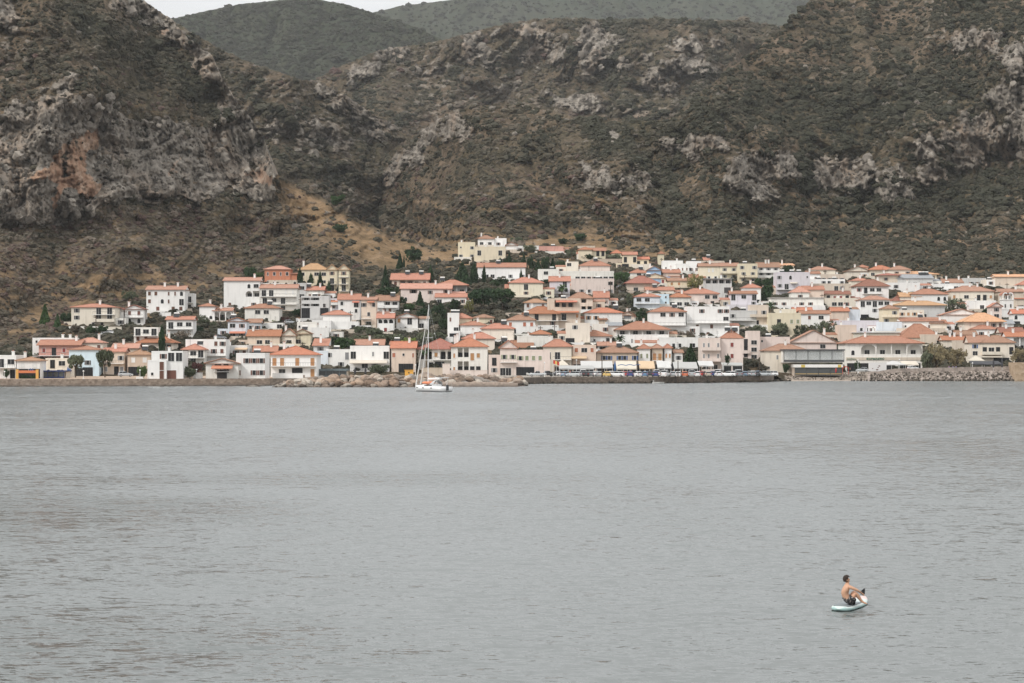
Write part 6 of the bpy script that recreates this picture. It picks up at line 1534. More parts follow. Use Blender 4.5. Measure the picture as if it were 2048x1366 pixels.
def rock_mesh(seed, name, mats):
    import bmesh
    bm = bmesh.new(); bmesh.ops.create_icosphere(bm, subdivisions=2, radius=1); rng = random.Random(seed)
    planes = [(Vector((rng.gauss(0,1), rng.gauss(0,1), rng.gauss(0,1))).normalized(), rng.uniform(.55,.85)) for _ in range(9)]
    for v in bm.verts:
        for n_, d_ in planes:
            k = v.co.dot(n_)
            if k > d_: v.co -= n_ * (k - d_)
        v.co *= rng.uniform(.96, 1.04)
    me = bpy.data.meshes.new(name); bm.to_mesh(me); bm.free(); me.materials.append(mats); return me
def boulder_mat():
    m = bpy.data.materials.new('breakwater_boulder'); m.use_nodes = True; n = m.node_tree; L = n.links; b = n.nodes['Principled BSDF']; b.inputs['Roughness'].default_value = .9
    tc = n.nodes.new('ShaderNodeTexCoord'); no = n.nodes.new('ShaderNodeTexNoise'); no.inputs['Scale'].default_value = 1.4; no.inputs['Detail'].default_value = 8; no.inputs['Roughness'].default_value = .7; L.new(tc.outputs['Object'], no.inputs['Vector'])
    oi = n.nodes.new('ShaderNodeObjectInfo'); r1 = n.nodes.new('ShaderNodeValToRGB'); e = r1.color_ramp.elements
    cs = [(0,(.16,.125,.095)),(.25,(.27,.185,.13)),(.45,(.24,.215,.19)),(.65,(.36,.25,.175)),(.85,(.40,.35,.29)),(1,(.47,.41,.34))]
    while len(e) < len(cs): e.new(.5)
    for k, (p, c) in enumerate(cs): e[k].position = p; e[k].color = (*c, 1)
    L.new(oi.outputs['Random'], r1.inputs[0]); mr_ = n.nodes.new('ShaderNodeMapRange'); mr_.inputs[1].default_value = .35; mr_.inputs[2].default_value = .65; mr_.inputs[3].default_value = .55; mr_.inputs[4].default_value = 1.2; L.new(no.outputs['Fac'], mr_.inputs[0])
    g = n.nodes.new('ShaderNodeNewGeometry'); sp = n.nodes.new('ShaderNodeSeparateXYZ'); L.new(g.outputs['Position'], sp.inputs[0]); wet = n.nodes.new('ShaderNodeMapRange'); wet.inputs[1].default_value = .15; wet.inputs[2].default_value = 1.0; wet.inputs[3].default_value = .38; wet.inputs[4].default_value = 1.0; L.new(sp.outputs['Z'], wet.inputs[0])
    mm_ = n.nodes.new('ShaderNodeMath'); mm_.operation = 'MULTIPLY'; L.new(mr_.outputs[0], mm_.inputs[0]); L.new(wet.outputs[0], mm_.inputs[1])
    v = n.nodes.new('ShaderNodeVectorMath'); v.operation = 'SCALE'; L.new(r1.outputs[0], v.inputs[0]); L.new(mm_.outputs[0], v.inputs['Scale']); L.new(v.outputs[0], b.inputs['Base Color'])
    bp = n.nodes.new('ShaderNodeBump'); bp.inputs['Strength'].default_value = .7; bp.inputs['Distance'].default_value = .3; L.new(no.outputs['Fac'], bp.inputs['Height']); L.new(bp.outputs[0], b.inputs['Normal'])
    return m
BM = boulder_mat(); RM = [rock_mesh(s, 'boulder', BM) for s in range(8)]
bw = thing('breakwater', 'breakwater of big brown boulders behind the yacht', 'breakwater', ray(795, 775, 490))
rng = random.Random(21); cnt = 0
for row, (off, zf) in enumerate([(0,.0),(1.9,.33),(3.8,.66),(5.6,.95),(7.2,.8)]):
    px = 546 + row*9
    while px < 1052:
        Dl = float(IP([(540,486),(800,488),(1050,505)], px)); hgt = float(IP([(540,.1),(575,.7),(620,1.6),(700,2.15),(860,2.2),(1000,2.0),(1055,1.3)], px))
        s = rng.uniform(.85, 1.75) * (.65 if px < 580 else 1); d = Dl + off + rng.uniform(-.5,.5)
        if zf*hgt < hgt + .1:
            o = link('boulder', RM[rng.randrange(8)], bw); o.rotation_euler = (rng.uniform(-.5,.5), rng.uniform(-.5,.5), rng.random()*6.28)
            o.scale = (s*rng.uniform(.9,1.5), s, s*rng.uniform(.6,.9)); o.location = Vector(((px-1024)/F*d, d, zf*hgt - (.25 if row == 0 else 0) + rng.uniform(-.2,.2))) - bw.location; cnt += 1
        px += s * F/d * rng.uniform(1.15, 1.6)
q = MB(); rr_ = []
for px in range(560, 1050, 14):
    d = 493.0; hgt = float(IP([(540,-.3),(575,.1),(620,.7),(700,1.2),(1000,1.1),(1055,.5)], px)); rr_.append([((px-1024)/F*(d-2),d-2,-1),((px-1024)/F*d,d+1,hgt),((px-1024)/F*(d+18),d+18,hgt),((px-1024)/F*(d+18),d+18,-1)])
q.loft(rr_); core = q.build('rubble_core', BM); core.parent = bw; core.location = -bw.location
small = []
def stones(name, label, n, fn, mats_, smin, smax):
    a = []
    for _ in range(n):
        p = fn(rng); a.append((*p, rng.uniform(smin, smax), rng.random()))
    return scatter(name, label, np.array(a), mats_, blobs=2)
SHORE = foliage_mat('shore_stone', [(0,(.04,.035,.028)),(.35,(.14,.12,.10)),(.7,(.30,.25,.21)),(1,(.42,.37,.32))], scale=1.5)
DARKR = foliage_mat('tide_rock', [(0,(.02,.018,.014)),(.5,(.06,.05,.04)),(1,(.12,.10,.08))], scale=1.5)
def fr(rg):
    px = rg.uniform(1740, 2300); d = float(Dwall(px)) - rg.uniform(.5, 5.5); z = float(Z0(px)) * max(0, 1-(float(Dwall(px))-d)/5.2) * .95; return ((px-1024)/F*d, d, z+.02)
stones('revetment_rocks', 'pale rubble stones of the sloping bank on the right', 1500, fr, SHORE, .14, .42)
def ft(rg):
    px = rg.choice([rg.uniform(1700, 2300), rg.uniform(1480,1580), rg.uniform(1040,1560)]); d = float(Dwall(px)) - (6 if px > 1740 else 1.5) - rg.uniform(-.8, 1.2); return ((px-1024)/F*d, d, rg.uniform(-.1,.15))
stones('tide_rocks', 'dark wet rocks along the waterline', 520, ft, DARKR, .2, .65)
def fb_(rg):
    px = rg.uniform(1550, 1760); d = float(Dwall(px)) + rg.uniform(2, 24); z = float(Z0(px)) * min(1,(d-float(Dwall(px)))/26) ; return ((px-1024)/F*d, d, z)
stones('beach_pebbles', 'grey beach stones below the glass restaurant', 900, fb_, SHORE, .08, .3)
for k, (px, d, s) in enumerate([(504,496,1.0),(512,497,.8),(498,497,.6)]):
    o = link('shore_rock', RM[k], None, ((px-1024)/F*d, d, .0), 0, (s*1.6, s, s*.5)); tag(o, ['larger','middle','smallest'][k] + ' of three low dark rocks in the shallows left of the breakwater', 'rock', 'low rocks in the shallows')
SAND = mat('beach_gravel', (.30,.25,.205), .95, .12, .8, bump=.4)
q = MB(); rings = []
for px in range(1540, 1772, 6):
    d0 = float(Dwall(px)) - 3; z0_ = float(Z0(px)); e = float(sstep(1540,1560,px)*sstep(1772,1750,px))
    rings.append([((px-1024)/F*(d0+t*30), d0+t*30, -.25 + (z0_+.29)*min(1, t*1.02)*1.0 - (1-e)*.5) for t in (0,.15,.35,.6,.85,1)])
q.loft(rings, cap=False, closed=False); o = q.build('beach', SAND); tag(o, kind='structure')
# promenade strips on the flat waterfront
PAVE = mat('quay_paving', (.27,.24,.205), .95, .1, .4); PAVL = mat('left_promenade', (.36,.27,.20), .95, .12, .4)
for nm, a, b2, m_ in (('promenade', -420, 560, PAVL), ('quay_street', 1036, 1560, PAVE), ('mid_promenade', 556, 1040, PAVE)):
    q = MB(); rings = []
    for px in np.arange(a, b2, 12):
        d0 = float(Dwall(px)) + 1.3; d1 = float(_Ds(px)) + 6; z = float(Z0(px)) + .012; rings.append([((px-1024)/F*d0, d0, z), ((px-1024)/F*(d0+.5*(d1-d0)), d0+.5*(d1-d0), z), ((px-1024)/F*d1, d1, z+.02)])
    q.loft(rings, cap=False, closed=False); o = q.build(nm, m_); tag(o, kind='structure')
# garden and boundary walls
def gwall(px0, px1, yb, hpx, label, c='W', D=None, name='garden_wall'):
    D = D or groundD((px0+px1)/2, yb); S = F/D; b = ray((px0+px1)/2, yb, D); w = (px1-px0)/S/2; q = MB(); q.box(-w, w, 0, .35, -2, hpx/S); q.box(-w-.05, w+.05, -.05, .4, hpx/S, hpx/S+.1)
    o = q.build(name, wall_mat(c)); o.location = b; tag(o, label, 'wall')
for a in [(383,405,757,11,'white garden wall with post right of the waterfront garden','W',514),(332,386,758,4,'low orange brick edging wall of the waterfront garden','T',512),(272,286,758,4,'small white wall block by the left lamp post','W',509),(545,606,755,8,'low white terrace wall before the broad orange roofed house','W',520),(885,900,750,22,'pinkish stone wall right of the palm','k',540),(900,975,750,9,'pinkish stone wall below the veranda house','k',542),(843,890,746,10,'stone wall with gate beside the palm','S',548),(1190,1268,530,12,'long stone retaining wall below the bungalow pair','S',None),(1010,1078,498,6,'white boundary wall beside the dark red shed','W',None),(462,500,578,8,'pale slope wall left of the high white villa','E',None),(128,146,650,6,'cream garden wall left of the cream villa','C',None),(205,243,666,12,'cream retaining wall right of the cream villa','C',None),(300,342,633,8,'white terrace wall below the tall white villa','W',None),(1155,1190,500,8,'pale plot wall below the bungalows','E',None),(1004,1050,633,7,'beige wall below the huge pines','E',None),(560,612,690,4,'peach terrace wall below yellow gables','C',None)]: gwall(*a)

# yellow site cabin, life ring, people, tables
t = thing('site_cabin', 'small orange yellow cabin on the quay behind the yacht', 'cabin', ray(818, 751, 530)); q = MB(); q.box(-1.1,1.1,0,1.6,-.3,1.35); q.build('cabin_body', mat('site_yellow', (.68,.36,.07), .6, .05), t)
q = MB(); q.box(-1.25,1.25,-.12,1.72,1.353,1.5); q.build('roof', mat('site_yellow', (.68,.36,.07)), t); q = MB(); q.box(-.2,.15,-.02,-.003,.55,.9); q.build('window', GLASS, t)
SKIN = mat('skin', (.50,.29,.19), .6, .04, 3, .3)
def skin_mesh(name, pts, edges, radii, m_, root=0, sub=2, parent=None):
    me = bpy.data.meshes.new(name); me.from_pydata(pts, edges, []); o = link(name, me)
    o.modifiers.new('skin', 'SKIN'); bpy.context.view_layer.update()
    sv = me.skin_vertices[0].data if me.skin_vertices else None
    if sv is None:
        raise RuntimeError('no skin data')
    for i, r in enumerate(radii):
        r2 = r if hasattr(r, '__len__') else (r, r); sv[i].radius = r2
        sv[i].use_root = (i == root)
    s = o.modifiers.new('sub', 'SUBSURF'); s.levels = sub; s.render_levels = sub
    dg = bpy.context.evaluated_depsgraph_get(); ev = o.evaluated_get(dg); nm = bpy.data.meshes.new_from_object(ev)
    nm.name = name; nm.materials.clear(); nm.materials.append(m_)
    for p in nm.polygons: p.use_smooth = True
    o.modifiers.clear(); o.data = nm
    if parent: o.parent = parent
    return o
def walker_mesh():
    pts = [(0,0,.92),(0,0,1.15),(0,0,1.40),(0,0,1.50),(0,-.01,1.62),(0,-.01,1.72),(-.1,0,.88),(-.13,-.12,.48),(-.13,.02,.08),(-.13,-.12,.04),(.1,0,.88),(.13,.08,.48),(.13,.2,.1),(.13,.08,.04),(-.19,0,1.40),(-.25,.03,1.12),(-.24,-.08,.88),(.19,0,1.40),(.25,.03,1.12),(.24,-.08,.88)]
    ed = [(0,1),(1,2),(2,3),(3,4),(4,5),(0,6),(6,7),(7,8),(8,9),(0,10),(10,11),(11,12),(12,13),(2,14),(14,15),(15,16),(2,17),(17,18),(18,19)]
    rd = [.14,.14,.15,.06,.10,.07,.10,.07,.045,.04,.10,.07,.045,.04,.07,.045,.035,.07,.045,.035]
    return skin_mesh('body', pts, ed, rd, SKIN, 0, 1)
wk = walker_mesh(); wkme = wk.data; bpy.data.objects.remove(wk)
def torso(m_):
    q = MB(); ring = lambda w, d, z: [(w*math.cos(a), d*math.sin(a), z) for a in [k*math.pi/5 for k in range(10)]]
    q.loft([ring(.175,.15,.86), ring(.17,.15,1.1), ring(.215,.155,1.36), ring(.16,.12,1.47)]); return q
def legs():
    q = MB(); ring = lambda x, y, r, z: [(x+r*math.cos(a), y+r*math.sin(a), z) for a in [k*math.pi/4 for k in range(8)]]
    q.loft([ring(-.11,0,.12,.9), ring(-.13,-.11,.095,.48), ring(-.13,.02,.07,.1)]); q.loft([ring(.11,0,.12,.9), ring(.13,.07,.095,.48), ring(.13,.18,.07,.12)]); return q
CLO = {'red': (.50,.05,.06), 'white': (.68,.68,.68), 'black': (.03,.03,.035), 'purple': (.10,.06,.28), 'blue': (.06,.12,.30), 'grey': (.25,.25,.26), 'pink': (.60,.30,.30)}
def cloth(c): return mat(c + '_clothing', CLO[c], .85)
HAIRM = mat('hair', (.03,.02,.015), .8)
def person(px, D, top, bot, label, ang=0, sit=False):
    z = float(Z0(px)); t = thing('person', label, 'person', ((px-1024)/F*D, D, z + (-.42 if sit else .03)), R(ang), 'people on the waterfront')
    link('body', wkme, t); torso(0).build('top', cloth(top), t); legs().build('trousers', cloth(bot), t)
    q = MB(); q.loft([[(r*math.cos(a), -.01+r*math.sin(a), zz) for a in [k*math.pi/4 for k in range(8)]] for r, zz in ((.115,1.64),(.12,1.71),(.08,1.79))]); q.build('hair', HAIRM, t)
person(1672, 612, 'red', 'red', 'person in red standing right of the glass restaurant'); person(1681, 613, 'white', 'black', 'person in a white top beside the restaurant corner', 40); person(1700, 612, 'black', 'black', 'dark clothed person by the red life ring stand', 90)
person(1898, 616, 'purple', 'blue', 'person in purple sitting on the right sea wall', 0, True); person(1906, 617, 'blue', 'black', 'person in dark blue beside the one in purple', 0, True); person(1912, 617, 'blue', 'grey', 'person in blue at the right of the seated group', 0, True)
person(1290, 574, 'white', 'blue', 'person in a white shirt beside the tavernas', 30); person(1262, 573, 'red', 'black', 'person in red under the cream canopy', 200); person(1347, 573, 'black', 'grey', 'dark clothed person under the grey canopy', 100); person(1189, 574, 'white', 'black', 'person in white under the wavy white canopy', 20)
person(1140, 575, 'pink', 'black', 'person in pink near the grey canopy', 60); person(1322, 574, 'grey', 'black', 'grey clothed person by the pleated white canopy', 90); person(1244, 575, 'black', 'blue', 'dark clothed person behind the white estate car', 70)
# taverna tables and chairs
CHR = mat('chair_white', (.60,.58,.55), .8); TBL = mat('table_cloth', (.70,.66,.60), .8, rand=.2)
def taverna_table(px, D, label):
    t = thing('taverna_table', label, 'table', ((px-1024)/F*D, D, float(Z0(px))+.03), random.random(), 'taverna tables on the quay'); q = MB(); q.box(-.45,.45,-.45,.45,.70,.74); q.box(-.47,.47,-.47,-.451,.45,.74); q.build('tabletop', TBL, t)
    for x in (-.38,.38):
        for y in (-.38,.38): q = MB(); q.bar((x,y,0),(x,y,.7),.03); q.build('leg', WOOD, t)
def taverna_chair(px, D, label, dark=False):
    t = thing('taverna_chair', label, 'chair', ((px-1024)/F*D, D, float(Z0(px))+.03), random.random()*6.28, 'taverna chairs on the quay'); m_ = WOOD if dark else CHR; q = MB(); q.box(-.22,.22,-.22,.22,.42,.47); q.build('seat', m_, t); q = MB(); q.box(-.22,.22,.19,.23,.48,.95); q.build('backrest', m_, t)
    for x in (-.19,.19):
        for y in (-.19,.19): q = MB(); q.bar((x,y,0),(x,y,.42),.025); q.build('leg', m_, t)
for k in range(8):
    taverna_table(1058+k*7.5, 571, 'taverna table on the open pavement before the pale pink wing'); taverna_chair(1054.5+k*7.5, 570, 'pale chair on the open pavement before the pale pink wing')
for k in range(20):
    taverna_table(1150+k*12.5, 577, 'taverna table in the shade of the canopies'); taverna_chair(1156+k*12.5, 576, 'dark chair in the shade of the canopies', True)
# dark taverna backs under the canopies: glazed fronts
def front(px0, px1, D, label):
    S = F/D; w = (px1-px0)/S/2; z = float(Z0((px0+px1)/2)); t = thing('taverna_building', label, 'shop building', (((px0+px1)/2-1024)/F*D, D, z)); q = MB(); q.box(-w,w,0,.3,-.2,3.0); q.build('wall', wall_mat('S'), t)
    n = max(2, int(w)); 
    for k in range(n):
        c = -w+(k+.5)*2*w/n; hw2 = .38*2*w/n; q = MB(); q.box(c-hw2,c+hw2,-.05,-.003,.1,2.5); q.build('shop_window', GLASS, t)
front(1108,1146,590,'glazed front behind the beige and grey canopies'); front(1364,1404,592,'glazed taverna front below the dark conifer'); 
t = thing('life_ring_stand', 'red and orange life ring stand beside the glass restaurant', 'life ring', ((1691-1024)/F*611, 611, 2.2)); q = MB(); 
for x in (-.9,.9): q.bar((x,0,-.3),(x,0,2.0),.06)
q.build('frame', mat('flag_red', (.55,.08,.05)), t); q = MB(); q.loft([[(x,-.05,1.2+s*.75),(x,.05,1.2+s*.75),(x,.05,1.2+s*.95),(x,-.05,1.2+s*.95)] for x, s in ((-.8,.4),(-.4,1),(.4,1),(.8,.4))]); q.build('ring', mat('flag_red', (.55,.08,.05)), t)

# ================================================================ small boat at the quay
def hull(m, L, B, zk, zs, bow_rake=.6, mi=0, n=9, stern=.8):
    rings = []
    for k in range(n):
        t = k/(n-1); x = -L/2 + L*t; w = B/2*(stern+(1-stern)*math.sin(min(1,t/.45)*math.pi/2)) if t < .45 else B/2*max(.02,(1-((t-.45)/.55)**2.2)); sh = zs*(1+.12*(t-.3)**2*2)
        x2 = x - bow_rake*(t**3)*.0; rings.append([(x,-w,sh),(x-.02,-w*.93,zk+(sh-zk)*.45),(x-bow_rake*.5*t**4,-w*.55,zk+.05),(x-bow_rake*t**4,0,zk),(x-bow_rake*.5*t**4,w*.55,zk+.05),(x-.02,w*.93,zk+(sh-zk)*.45),(x,w,sh)])
    m.loft(rings, mi)
t = thing('rowing_boat', 'small white open motorboat moored below the quay wall', 'boat', ((1317-1024)/F*544, 544, 0), R(6)); q = MB(); hull(q, 3.2, 1.3, -.1, .42); q.build('hull', mat('boat_white', (.70,.69,.66), .5, dirt=.2), t)
q = MB(); q.box(-1.5,1.2,-.66,.66,.425,.50); q.box(-1.55,-1.2,-.2,.2,.51,.95); q.build('gunwale', mat('boat_grey', (.35,.34,.32), .7), t)

# ================================================================ the yacht
def yacht():
    D = 430.0; c = ray(862, 783, D); t = thing('sailing_yacht', 'white sailing yacht anchored in front of the breakwater with orange dinghy on deck', 'yacht', (c.x, c.y, 0), R(180-52)); YW = mat('yacht_white', (.80,.80,.79), .25, spec=.6)
    q = MB(); L = 11.6; rings = []
    for k in range(15):
        u = k/14; x = -L/2+L*u; w = 1.85*(.86+.14*math.sin(min(1,u/.4)*math.pi/2)) if u < .4 else 1.85*max(.03,(1-((u-.4)/.6)**2.4)); s = 1.12+.30*u**2; kz = -.25+.1*u
        rings.append([(x,-w,s),(x,-w*.97,s*.5),(x,-w*.8,.1),(x,-w*.3,kz),(x,w*.3,kz),(x,w*.8,.1),(x,w*.97,s*.5),(x,w,s)])
    q.loft(rings, 0); hl = q.build('hull', YW, t, True)
    q = MB(); q.loft([[(x,-w*.8*1.01,.02),(x,-w*.8*1.012-.01,.14),(x,w*.8*1.012+.01,.14),(x,w*.8*1.01,.02)] for x, w in [(-L/2+L*k/14, (1.85*(.86+.14*math.sin(min(1,(k/14)/.4)*math.pi/2)) if k/14 < .4 else 1.85*max(.03,(1-((k/14-.4)/.6)**2.4)))) for k in range(14)]]); q.build('waterline_stripe', mat('dark_boot', (.05,.05,.06), .5), t)
    for x in (2.6,.4,-2.6): q = MB(); q.box(x-.3,x+.3,-1.875,-1.855,.74,.92); q.box(x-.3,x+.3,1.855,1.875,.74,.92); q.build('hull_window', GLASS, t)
    q = MB(); q.loft([[(x,-w,1.1),(x,-w*.85,z),(x,w*.85,z),(x,w,1.1)] for x, w, z in ((-2.4,1.15,1.62),(-1,1.2,1.68),(1.5,.95,1.6),(3.2,.4,1.36))]); q.build('coachroof', YW, t)
    q = MB(); q.box(-1.8,.9,-1.19,-1.15,1.28,1.5); q.box(-1.8,.9,1.15,1.19,1.28,1.5); q.build('cabin_window', GLASS, t)
    mx_ = 1.1; H = 17.8; q = MB(); q.bar((mx_,0,1.4),(mx_-.25,0,H+1),.11,0,.06,n=8); q.build('mast', mat('mast_white', (.72,.72,.71), .4), t)
    for z, w in ((6.8,1.25),(11.6,.95)): q = MB(); q.bar((mx_-.1,0,z),(mx_-.35,-w,z+.05),.04); q.bar((mx_-.1,0,z),(mx_-.35,w,z+.05),.04); q.build('spreader', YW, t)
    q = MB()
    for s in (-1,1):
        q.bar((mx_-.5,s*1.7,1.2),(mx_-.35,s*1.25,6.8),.014); q.bar((mx_-.35,s*1.25,6.8),(mx_-.35,s*.95,11.65),.014); q.bar((mx_-.35,s*.95,11.65),(mx_-.2,0,H+.4),.014)
    q.bar((-L/2+.1,0,1.3),(mx_-.25,0,H+1),.014); q.build('rigging', LMETAL, t)
    q = MB(); q.bar((L/2-.25,0,1.5),(mx_-.15,0,H),.13,0,.06,n=8); q.build('furled_jib', mat('sail_cream', (.72,.70,.66), .8), t)
    q = MB(); q.bar((L/2-1.9,0,1.5),(mx_,0,12.5),.09,0,.05,n=8); q.build('furled_staysail', mat('sail_cream', (.72,.70,.66)), t)
    q = MB(); q.bar((mx_-.15,0,2.6),(-3.9,0,2.75),.09,n=6); q.bar((mx_-.2,0,2.78),(-3.7,0,2.93),.17,0,.11,n=8); q.build('boom', YW, t)
    q = MB(); n_ = 7; q.loft([[(x,1.25*math.cos(a),1.5+h_*math.sin(a)) for a in [math.pi*k/n_ for k in range(n_+1)]] for x, h_ in ((-1.2,.55),(-1.9,1.0),(-2.6,1.02))], 0, False, False); q.build('sprayhood', mat('hood_grey', (.45,.46,.46), .7), t)
    q = MB(); q.bar((-3.6,-1.5,1.2),(-4.4,-1.35,3.0),.05); q.bar((-3.6,1.5,1.2),(-4.4,1.35,3.0),.05); q.bar((-4.4,-1.35,3.0),(-4.4,1.35,3.0),.05); q.box(-4.9,-3.3,-1.3,1.3,3.02,3.10); q.build('bimini', YW, t)
    for s in (-1,1): 
        q = MB()
        for x in (-5.2,-3.4,-1.6,.4,2.2,3.8,5.0):
            w = 1.75 if x < 0 else 1.75*max(.12,(1-((x+5.8)/11.6-.4)**2/.42)); q.bar((x,s*w,1.1),(x,s*w,1.95),.018)
        q.bar((-5.2,s*1.75,1.9),(.4,s*1.7,1.9),.012); q.build('guard_rail', LMETAL, t)
    q = MB(); q.loft([[(r_*math.cos(a)*1.35,r_*math.sin(a)*.7,z) for a in [k*math.pi/8 for k in range(16)]] for r_, z in ((.7,.0),(1,.18),(1,.38),(.7,.55))]); dg_ = q.mesh('hull', mat('dinghy_orange', (.75,.25,.12), .6), True)
    dt = thing('dinghy', 'orange inflatable dinghy lying upside down on the yacht deck', 'dinghy', (c.x-.6, c.y-.9, 1.62), R(20)); link('tube', dg_, dt)
    q = MB(); q.box(-L/2-.35,-L/2-.05,-.25,.25,.3,1.5); q.build('outboard_motor', DKG, t)
yacht()

# ================================================================ paddleboard and its rider
BD = 62.4; SP = 64.0
def bp(px, py, y=0.0): return Vector(((px-1696)/SP, y, (1209-py)/SP))
base = ray(1696, 1209, BD)
def board():
    a = R(64); L = 2.8; W = .37; cx, cy = (1702-1024)/F*63.2, 63.15
    t = thing('paddleboard', 'white and mint inflatable paddleboard with raised pale pink nose', 'paddleboard', (cx, cy, 0), a)
    prof = []; n = 25
    for k in range(n):
        u = k/(n-1); x = -L/2 + L*u
        w = W*min(1, (1-(1-min(1,u/.22))**2.2)**.5*.98+.02) if u < .3 else W*max(.02,(1-max(0,(u-.45)/.55)**2.6)**.62); z = .02 + .03*(1-u)**3 + .10*max(0,(u-.66)/.34)**1.7; prof.append((x, max(w,.03), z, .075*min(1, w/.12)))
    q = MB()
    rings = []
    for x, w, z, r_ in prof:
        ring = []
        for k in range(20):
            th = 2*math.pi*k/20; yy = w*math.copysign(abs(math.cos(th))**.45, math.cos(th)); zz = r_*math.copysign(abs(math.sin(th))**.8, math.sin(th)); ring.append((x, yy, z+zz+.035))
        rings.append(ring)
    q.loft(rings, 0); me = q.mesh('deck', [mat('board_white', (.50,.56,.54), .45), mat('board_mint', (.36,.50,.48), .4), mat('board_pink', (.58,.46,.43), .45)], True)
    for p in me.polygons:
        zc = p.center.z; 
        xs = p.center.x; zz = float(np.interp(xs, [a_[0] for a_ in prof], [a_[2] for a_ in prof]))+.035
        if zc < zz + .03: p.material_index = 1
        elif xs > .95 and abs(p.center.y) < .26: p.material_index = 2
    link('board_body', me, t)
    q = MB(); rr2 = []
    for x, w, z, r_ in prof[2:15]: rr2.append([(x,-w*.78,z+.114),(x,w*.78,z+.114),(x,w*.76,z+.122),(x,-w*.76,z+.122)])
    q.loft(rr2); q.build('deck_pad', mat('deck_pad_grey', (.20,.22,.23), .8), t)
    q = MB(); q.loft([[(1.28+.05*math.cos(a_)*s, .09*math.sin(a_)*s, .335+.02*s+.35*.05*math.cos(a_)*s) for a_ in [k*math.pi/4 for k in range(8)]] for s in (.4,1.0)]); q.build('nose_handle', mat('black_strap', (.02,.02,.02), .8), t)
board()
def rider():
    t = thing('person', 'shirtless man in black patterned shorts sitting on the paddleboard', 'person', base); up = .0
    V = []; E = []; Rr = []
    def add(p, r_, par=None):
        V.append(p); Rr.append(r_)
        if par is not None: E.append((par, len(V)-1))
        return len(V)-1
    pel = add(bp(1696,1200), (.16,.14)); lo = add(bp(1691,1192), (.165,.125), pel); mid = add(bp(1688.5,1183.5), (.185,.13), lo); ch_ = add(bp(1691,1175), (.20,.125), mid); nb = add(bp(1694.5,1168.5), (.075,.07), ch_); nk = add(bp(1695,1165.5), (.055,.055), nb)
    hd0 = add(bp(1694.5,1162), (.072,.075), nk); hd = add(bp(1694,1159), (.085,.092), hd0); hd2 = add(bp(1693.2,1155.6), (.072,.075), hd)
    for s in (-1, 1):
        y = s
        sh = add(bp(1696,1172.3, y*.17), .062, ch_); up1 = add(bp(1703,1175, y*.21), .050, sh); el = add(bp(1711.5,1178.8, y*.20), .042, up1); fo = add(bp(1716,1181.3, y*.17), .040, el); wr = add(bp(1721,1184.5, y*.12), .026, fo); pa = add(bp(1723.6,1186.4, y*.10), (.030,.020), wr)
        hp = add(bp(1699.5,1201.5, y*.09), .092, pel); th = add(bp(1705,1192.5, y*.13), .082, hp); kn = add(bp(1710,1184.5, y*.15), .062, th); cf = add(bp(1715.5,1192, y*.14), .056, kn); ca = add(bp(1720,1198.5, y*.12), .042, cf); an = add(bp(1724.5,1203.5, y*.11), .034, ca); he = add(bp(1723.8,1205.4, y*.11), .034, an); bl = add(bp(1729.5,1205.6, y*.12), (.036,.024), an); to = add(bp(1733.5,1206.6, y*.12), (.030,.014), bl)
    body = skin_mesh('body', [tuple(v) for v in V], E, Rr, SKIN, 0, 2, t)
    # fingers and thumb closing round the paddle shaft
    for s in (-1, 1):
        for k, (ln, off) in enumerate(((.07,-.028),(.078,-.010),(.072,.009),(.058,.027))):
            b0_ = bp(1724.2,1186.6, s*.10) + Vector((0, off, 0)); q = MB(); p1 = b0_ + Vector((ln*.5, 0, -.012)); p2 = p1 + Vector((ln*.15, 0, -.035)); p3 = p2 + Vector((-ln*.35, 0, -.018)); q.bar(b0_, p1, .010, 0, .009, 6); q.bar(p1, p2, .009, 0, .008, 6); q.bar(p2, p3, .008, 0, .006, 6); q.build('finger', SKIN, body)
        b0_ = bp(1722,1185.8, s*.10) + Vector((0, -.03*s, 0)); q = MB(); q.bar(b0_, b0_+Vector((.03,-.02*s,-.025)), .012, 0, .010, 6); q.bar(b0_+Vector((.03,-.02*s,-.025)), b0_+Vector((.055,-.008*s,-.045)), .010, 0, .007, 6); q.build('thumb', SKIN, body)
    # face: nose, ears, brow and mouth
    q = MB(); q.loft([[tuple(bp(px_,py_,y_)) for px_,py_,y_ in r_] for r_ in ([(1698.2,1157.8,-.016),(1698.2,1157.8,.016),(1698.2,1160.4,.022),(1698.2,1160.4,-.022)], [(1699.3,1158.8,-.005),(1699.3,1158.8,.005),(1700.5,1160.3,.009),(1700.5,1160.3,-.009)])]); q.build('nose', SKIN, body, True)
    q = MB(); 
    for y_ in (-.092,.092): q.loft([[tuple(bp(1693.2+1.0*math.cos(a_),1160.0-1.7*math.sin(a_),y_+dy)) for a_ in [k*math.pi/4 for k in range(8)]] for dy in (-.012,.012)])
    q.build('ear', SKIN, body)
    q = MB(); q.box(*sorted((bp(1698.6,0).x,bp(1699.4,0).x)), -.028,.028, bp(0,1162.6).z, bp(0,1162.1).z); q.build('mouth', mat('lips', (.30,.12,.09), .6), body)
    q = MB()
    for y_ in (-.035,.035): q.box(*sorted((bp(1698.3,0).x,bp(1699.0,0).x)), y_-.014,y_+.014, bp(0,1158.5).z, bp(0,1157.9).z)
    q.build('eye', DARKIN, body)
    # hair: a lumpy cap over crown and nape
    import bmesh
    bm = bmesh.new(); bmesh.ops.create_icosphere(bm, subdivisions=4, radius=1); rng_ = random.Random(2)
    c0 = bp(1692.9,1157.6)
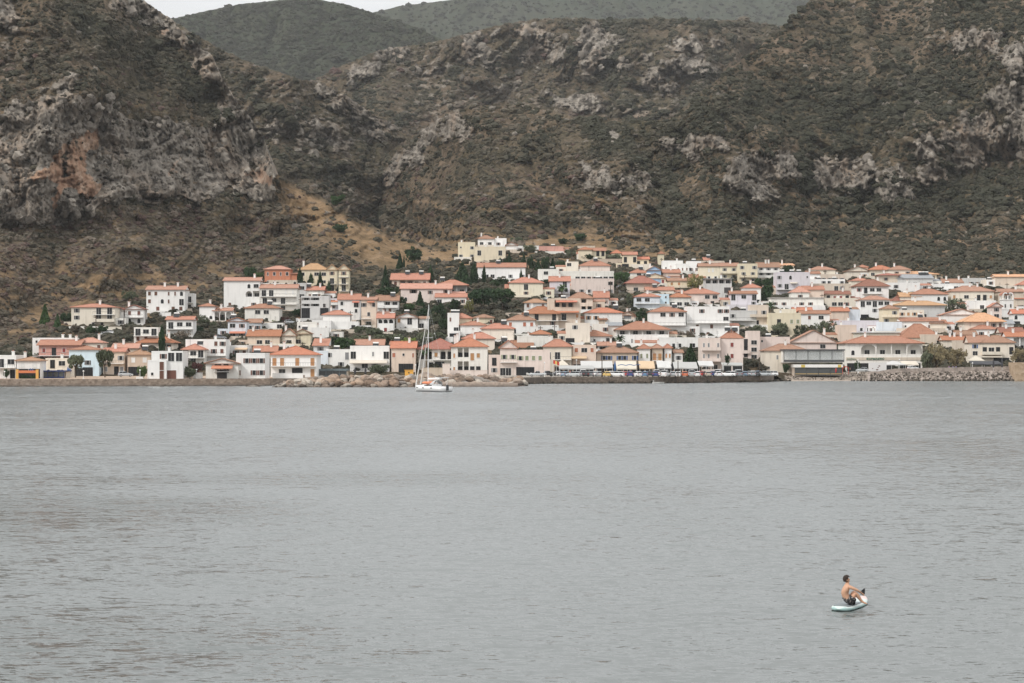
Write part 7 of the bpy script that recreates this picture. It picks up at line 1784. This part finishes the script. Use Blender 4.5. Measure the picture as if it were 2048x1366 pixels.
    for v in list(bm.verts):
        co = v.co; 
        if co.x > .38 and co.z < .42 or co.z < -.75: bm.verts.remove(v); continue
        n_ = 1 + .07*math.sin(co.x*17+co.y*11)*math.sin(co.z*19+co.y*7) + .02*rng_.random(); v.co = Vector((co.x*.112*n_, co.y*.098*n_, co.z*.125*n_)) + c0
    me = bpy.data.meshes.new('hair'); bm.to_mesh(me); bm.free(); me.materials.append(mat('dark_brown_hair', (.035,.024,.018), .8, .2, 30)); ho_ = link('hair', me, t)
    # shorts
    W_ = []; E_ = []; R_ = []
    def ad(p, r_, par=None):
        W_.append(tuple(p)); R_.append(r_)
        if par is not None: E_.append((par, len(W_)-1))
        return len(W_)-1
    a0 = ad(bp(1696,1200.5), (.20,.185)); a1 = ad(bp(1692.5,1195.5), (.195,.155), a0); a1b = ad(bp(1691,1191.5), (.185,.14), a1)
    for s in (-1,1): a2 = ad(bp(1700,1201, s*.095), .150, a0); a3 = ad(bp(1703,1197, s*.115), .145, a2); a4 = ad(bp(1706.5,1192, s*.13), .140, a3)
    m = bpy.data.materials.new('patterned_shorts'); m.use_nodes = True; n = m.node_tree; b = n.nodes['Principled BSDF']; b.inputs['Roughness'].default_value = .8
    tc = n.nodes.new('ShaderNodeTexCoord'); vo = n.nodes.new('ShaderNodeTexVoronoi'); vo.inputs['Scale'].default_value = 22; rp = n.nodes.new('ShaderNodeValToRGB'); e = rp.color_ramp.elements; e[0].position = .22; e[0].color = (.42,.36,.33,1); e[1].position = .36; e[1].color = (.016,.016,.018,1)
    n.links.new(tc.outputs['Object'], vo.inputs['Vector']); n.links.new(vo.outputs['Distance'], rp.inputs[0]); n.links.new(rp.outputs[0], b.inputs['Base Color'])
    skin_mesh('shorts', W_, E_, R_, m, 0, 2, t)
rider()
def paddle():
    t = thing('paddle', 'black paddle held across the knees with its blade pointing right', 'paddle', base); BK = mat('paddle_black', (.02,.02,.022), .5)
    a0 = bp(1721,1187.5,-.10); a1 = bp(1729.5,1185.8,.45)
    q = MB(); q.bar(a0, a1, .016, 0, .014, 8); q.build('shaft', BK, t)
    q = MB(); pts = [(1727.0,1185.4),(1727.6,1187.6),(1733.6,1192.6),(1734.8,1191.6),(1735.0,1180.8),(1734.2,1179.4)]
    q.v = [tuple(bp(x,y,.44)) for x,y in pts] + [tuple(bp(x,y,.47)) for x,y in pts]; n_ = len(pts); q.f = [tuple(range(n_)), tuple(reversed(range(n_,2*n_)))] + [((k+1)%n_, k, n_+k, n_+(k+1)%n_) for k in range(n_)]; q.m = [0]*len(q.f); q.build('blade', BK, t)
paddle()
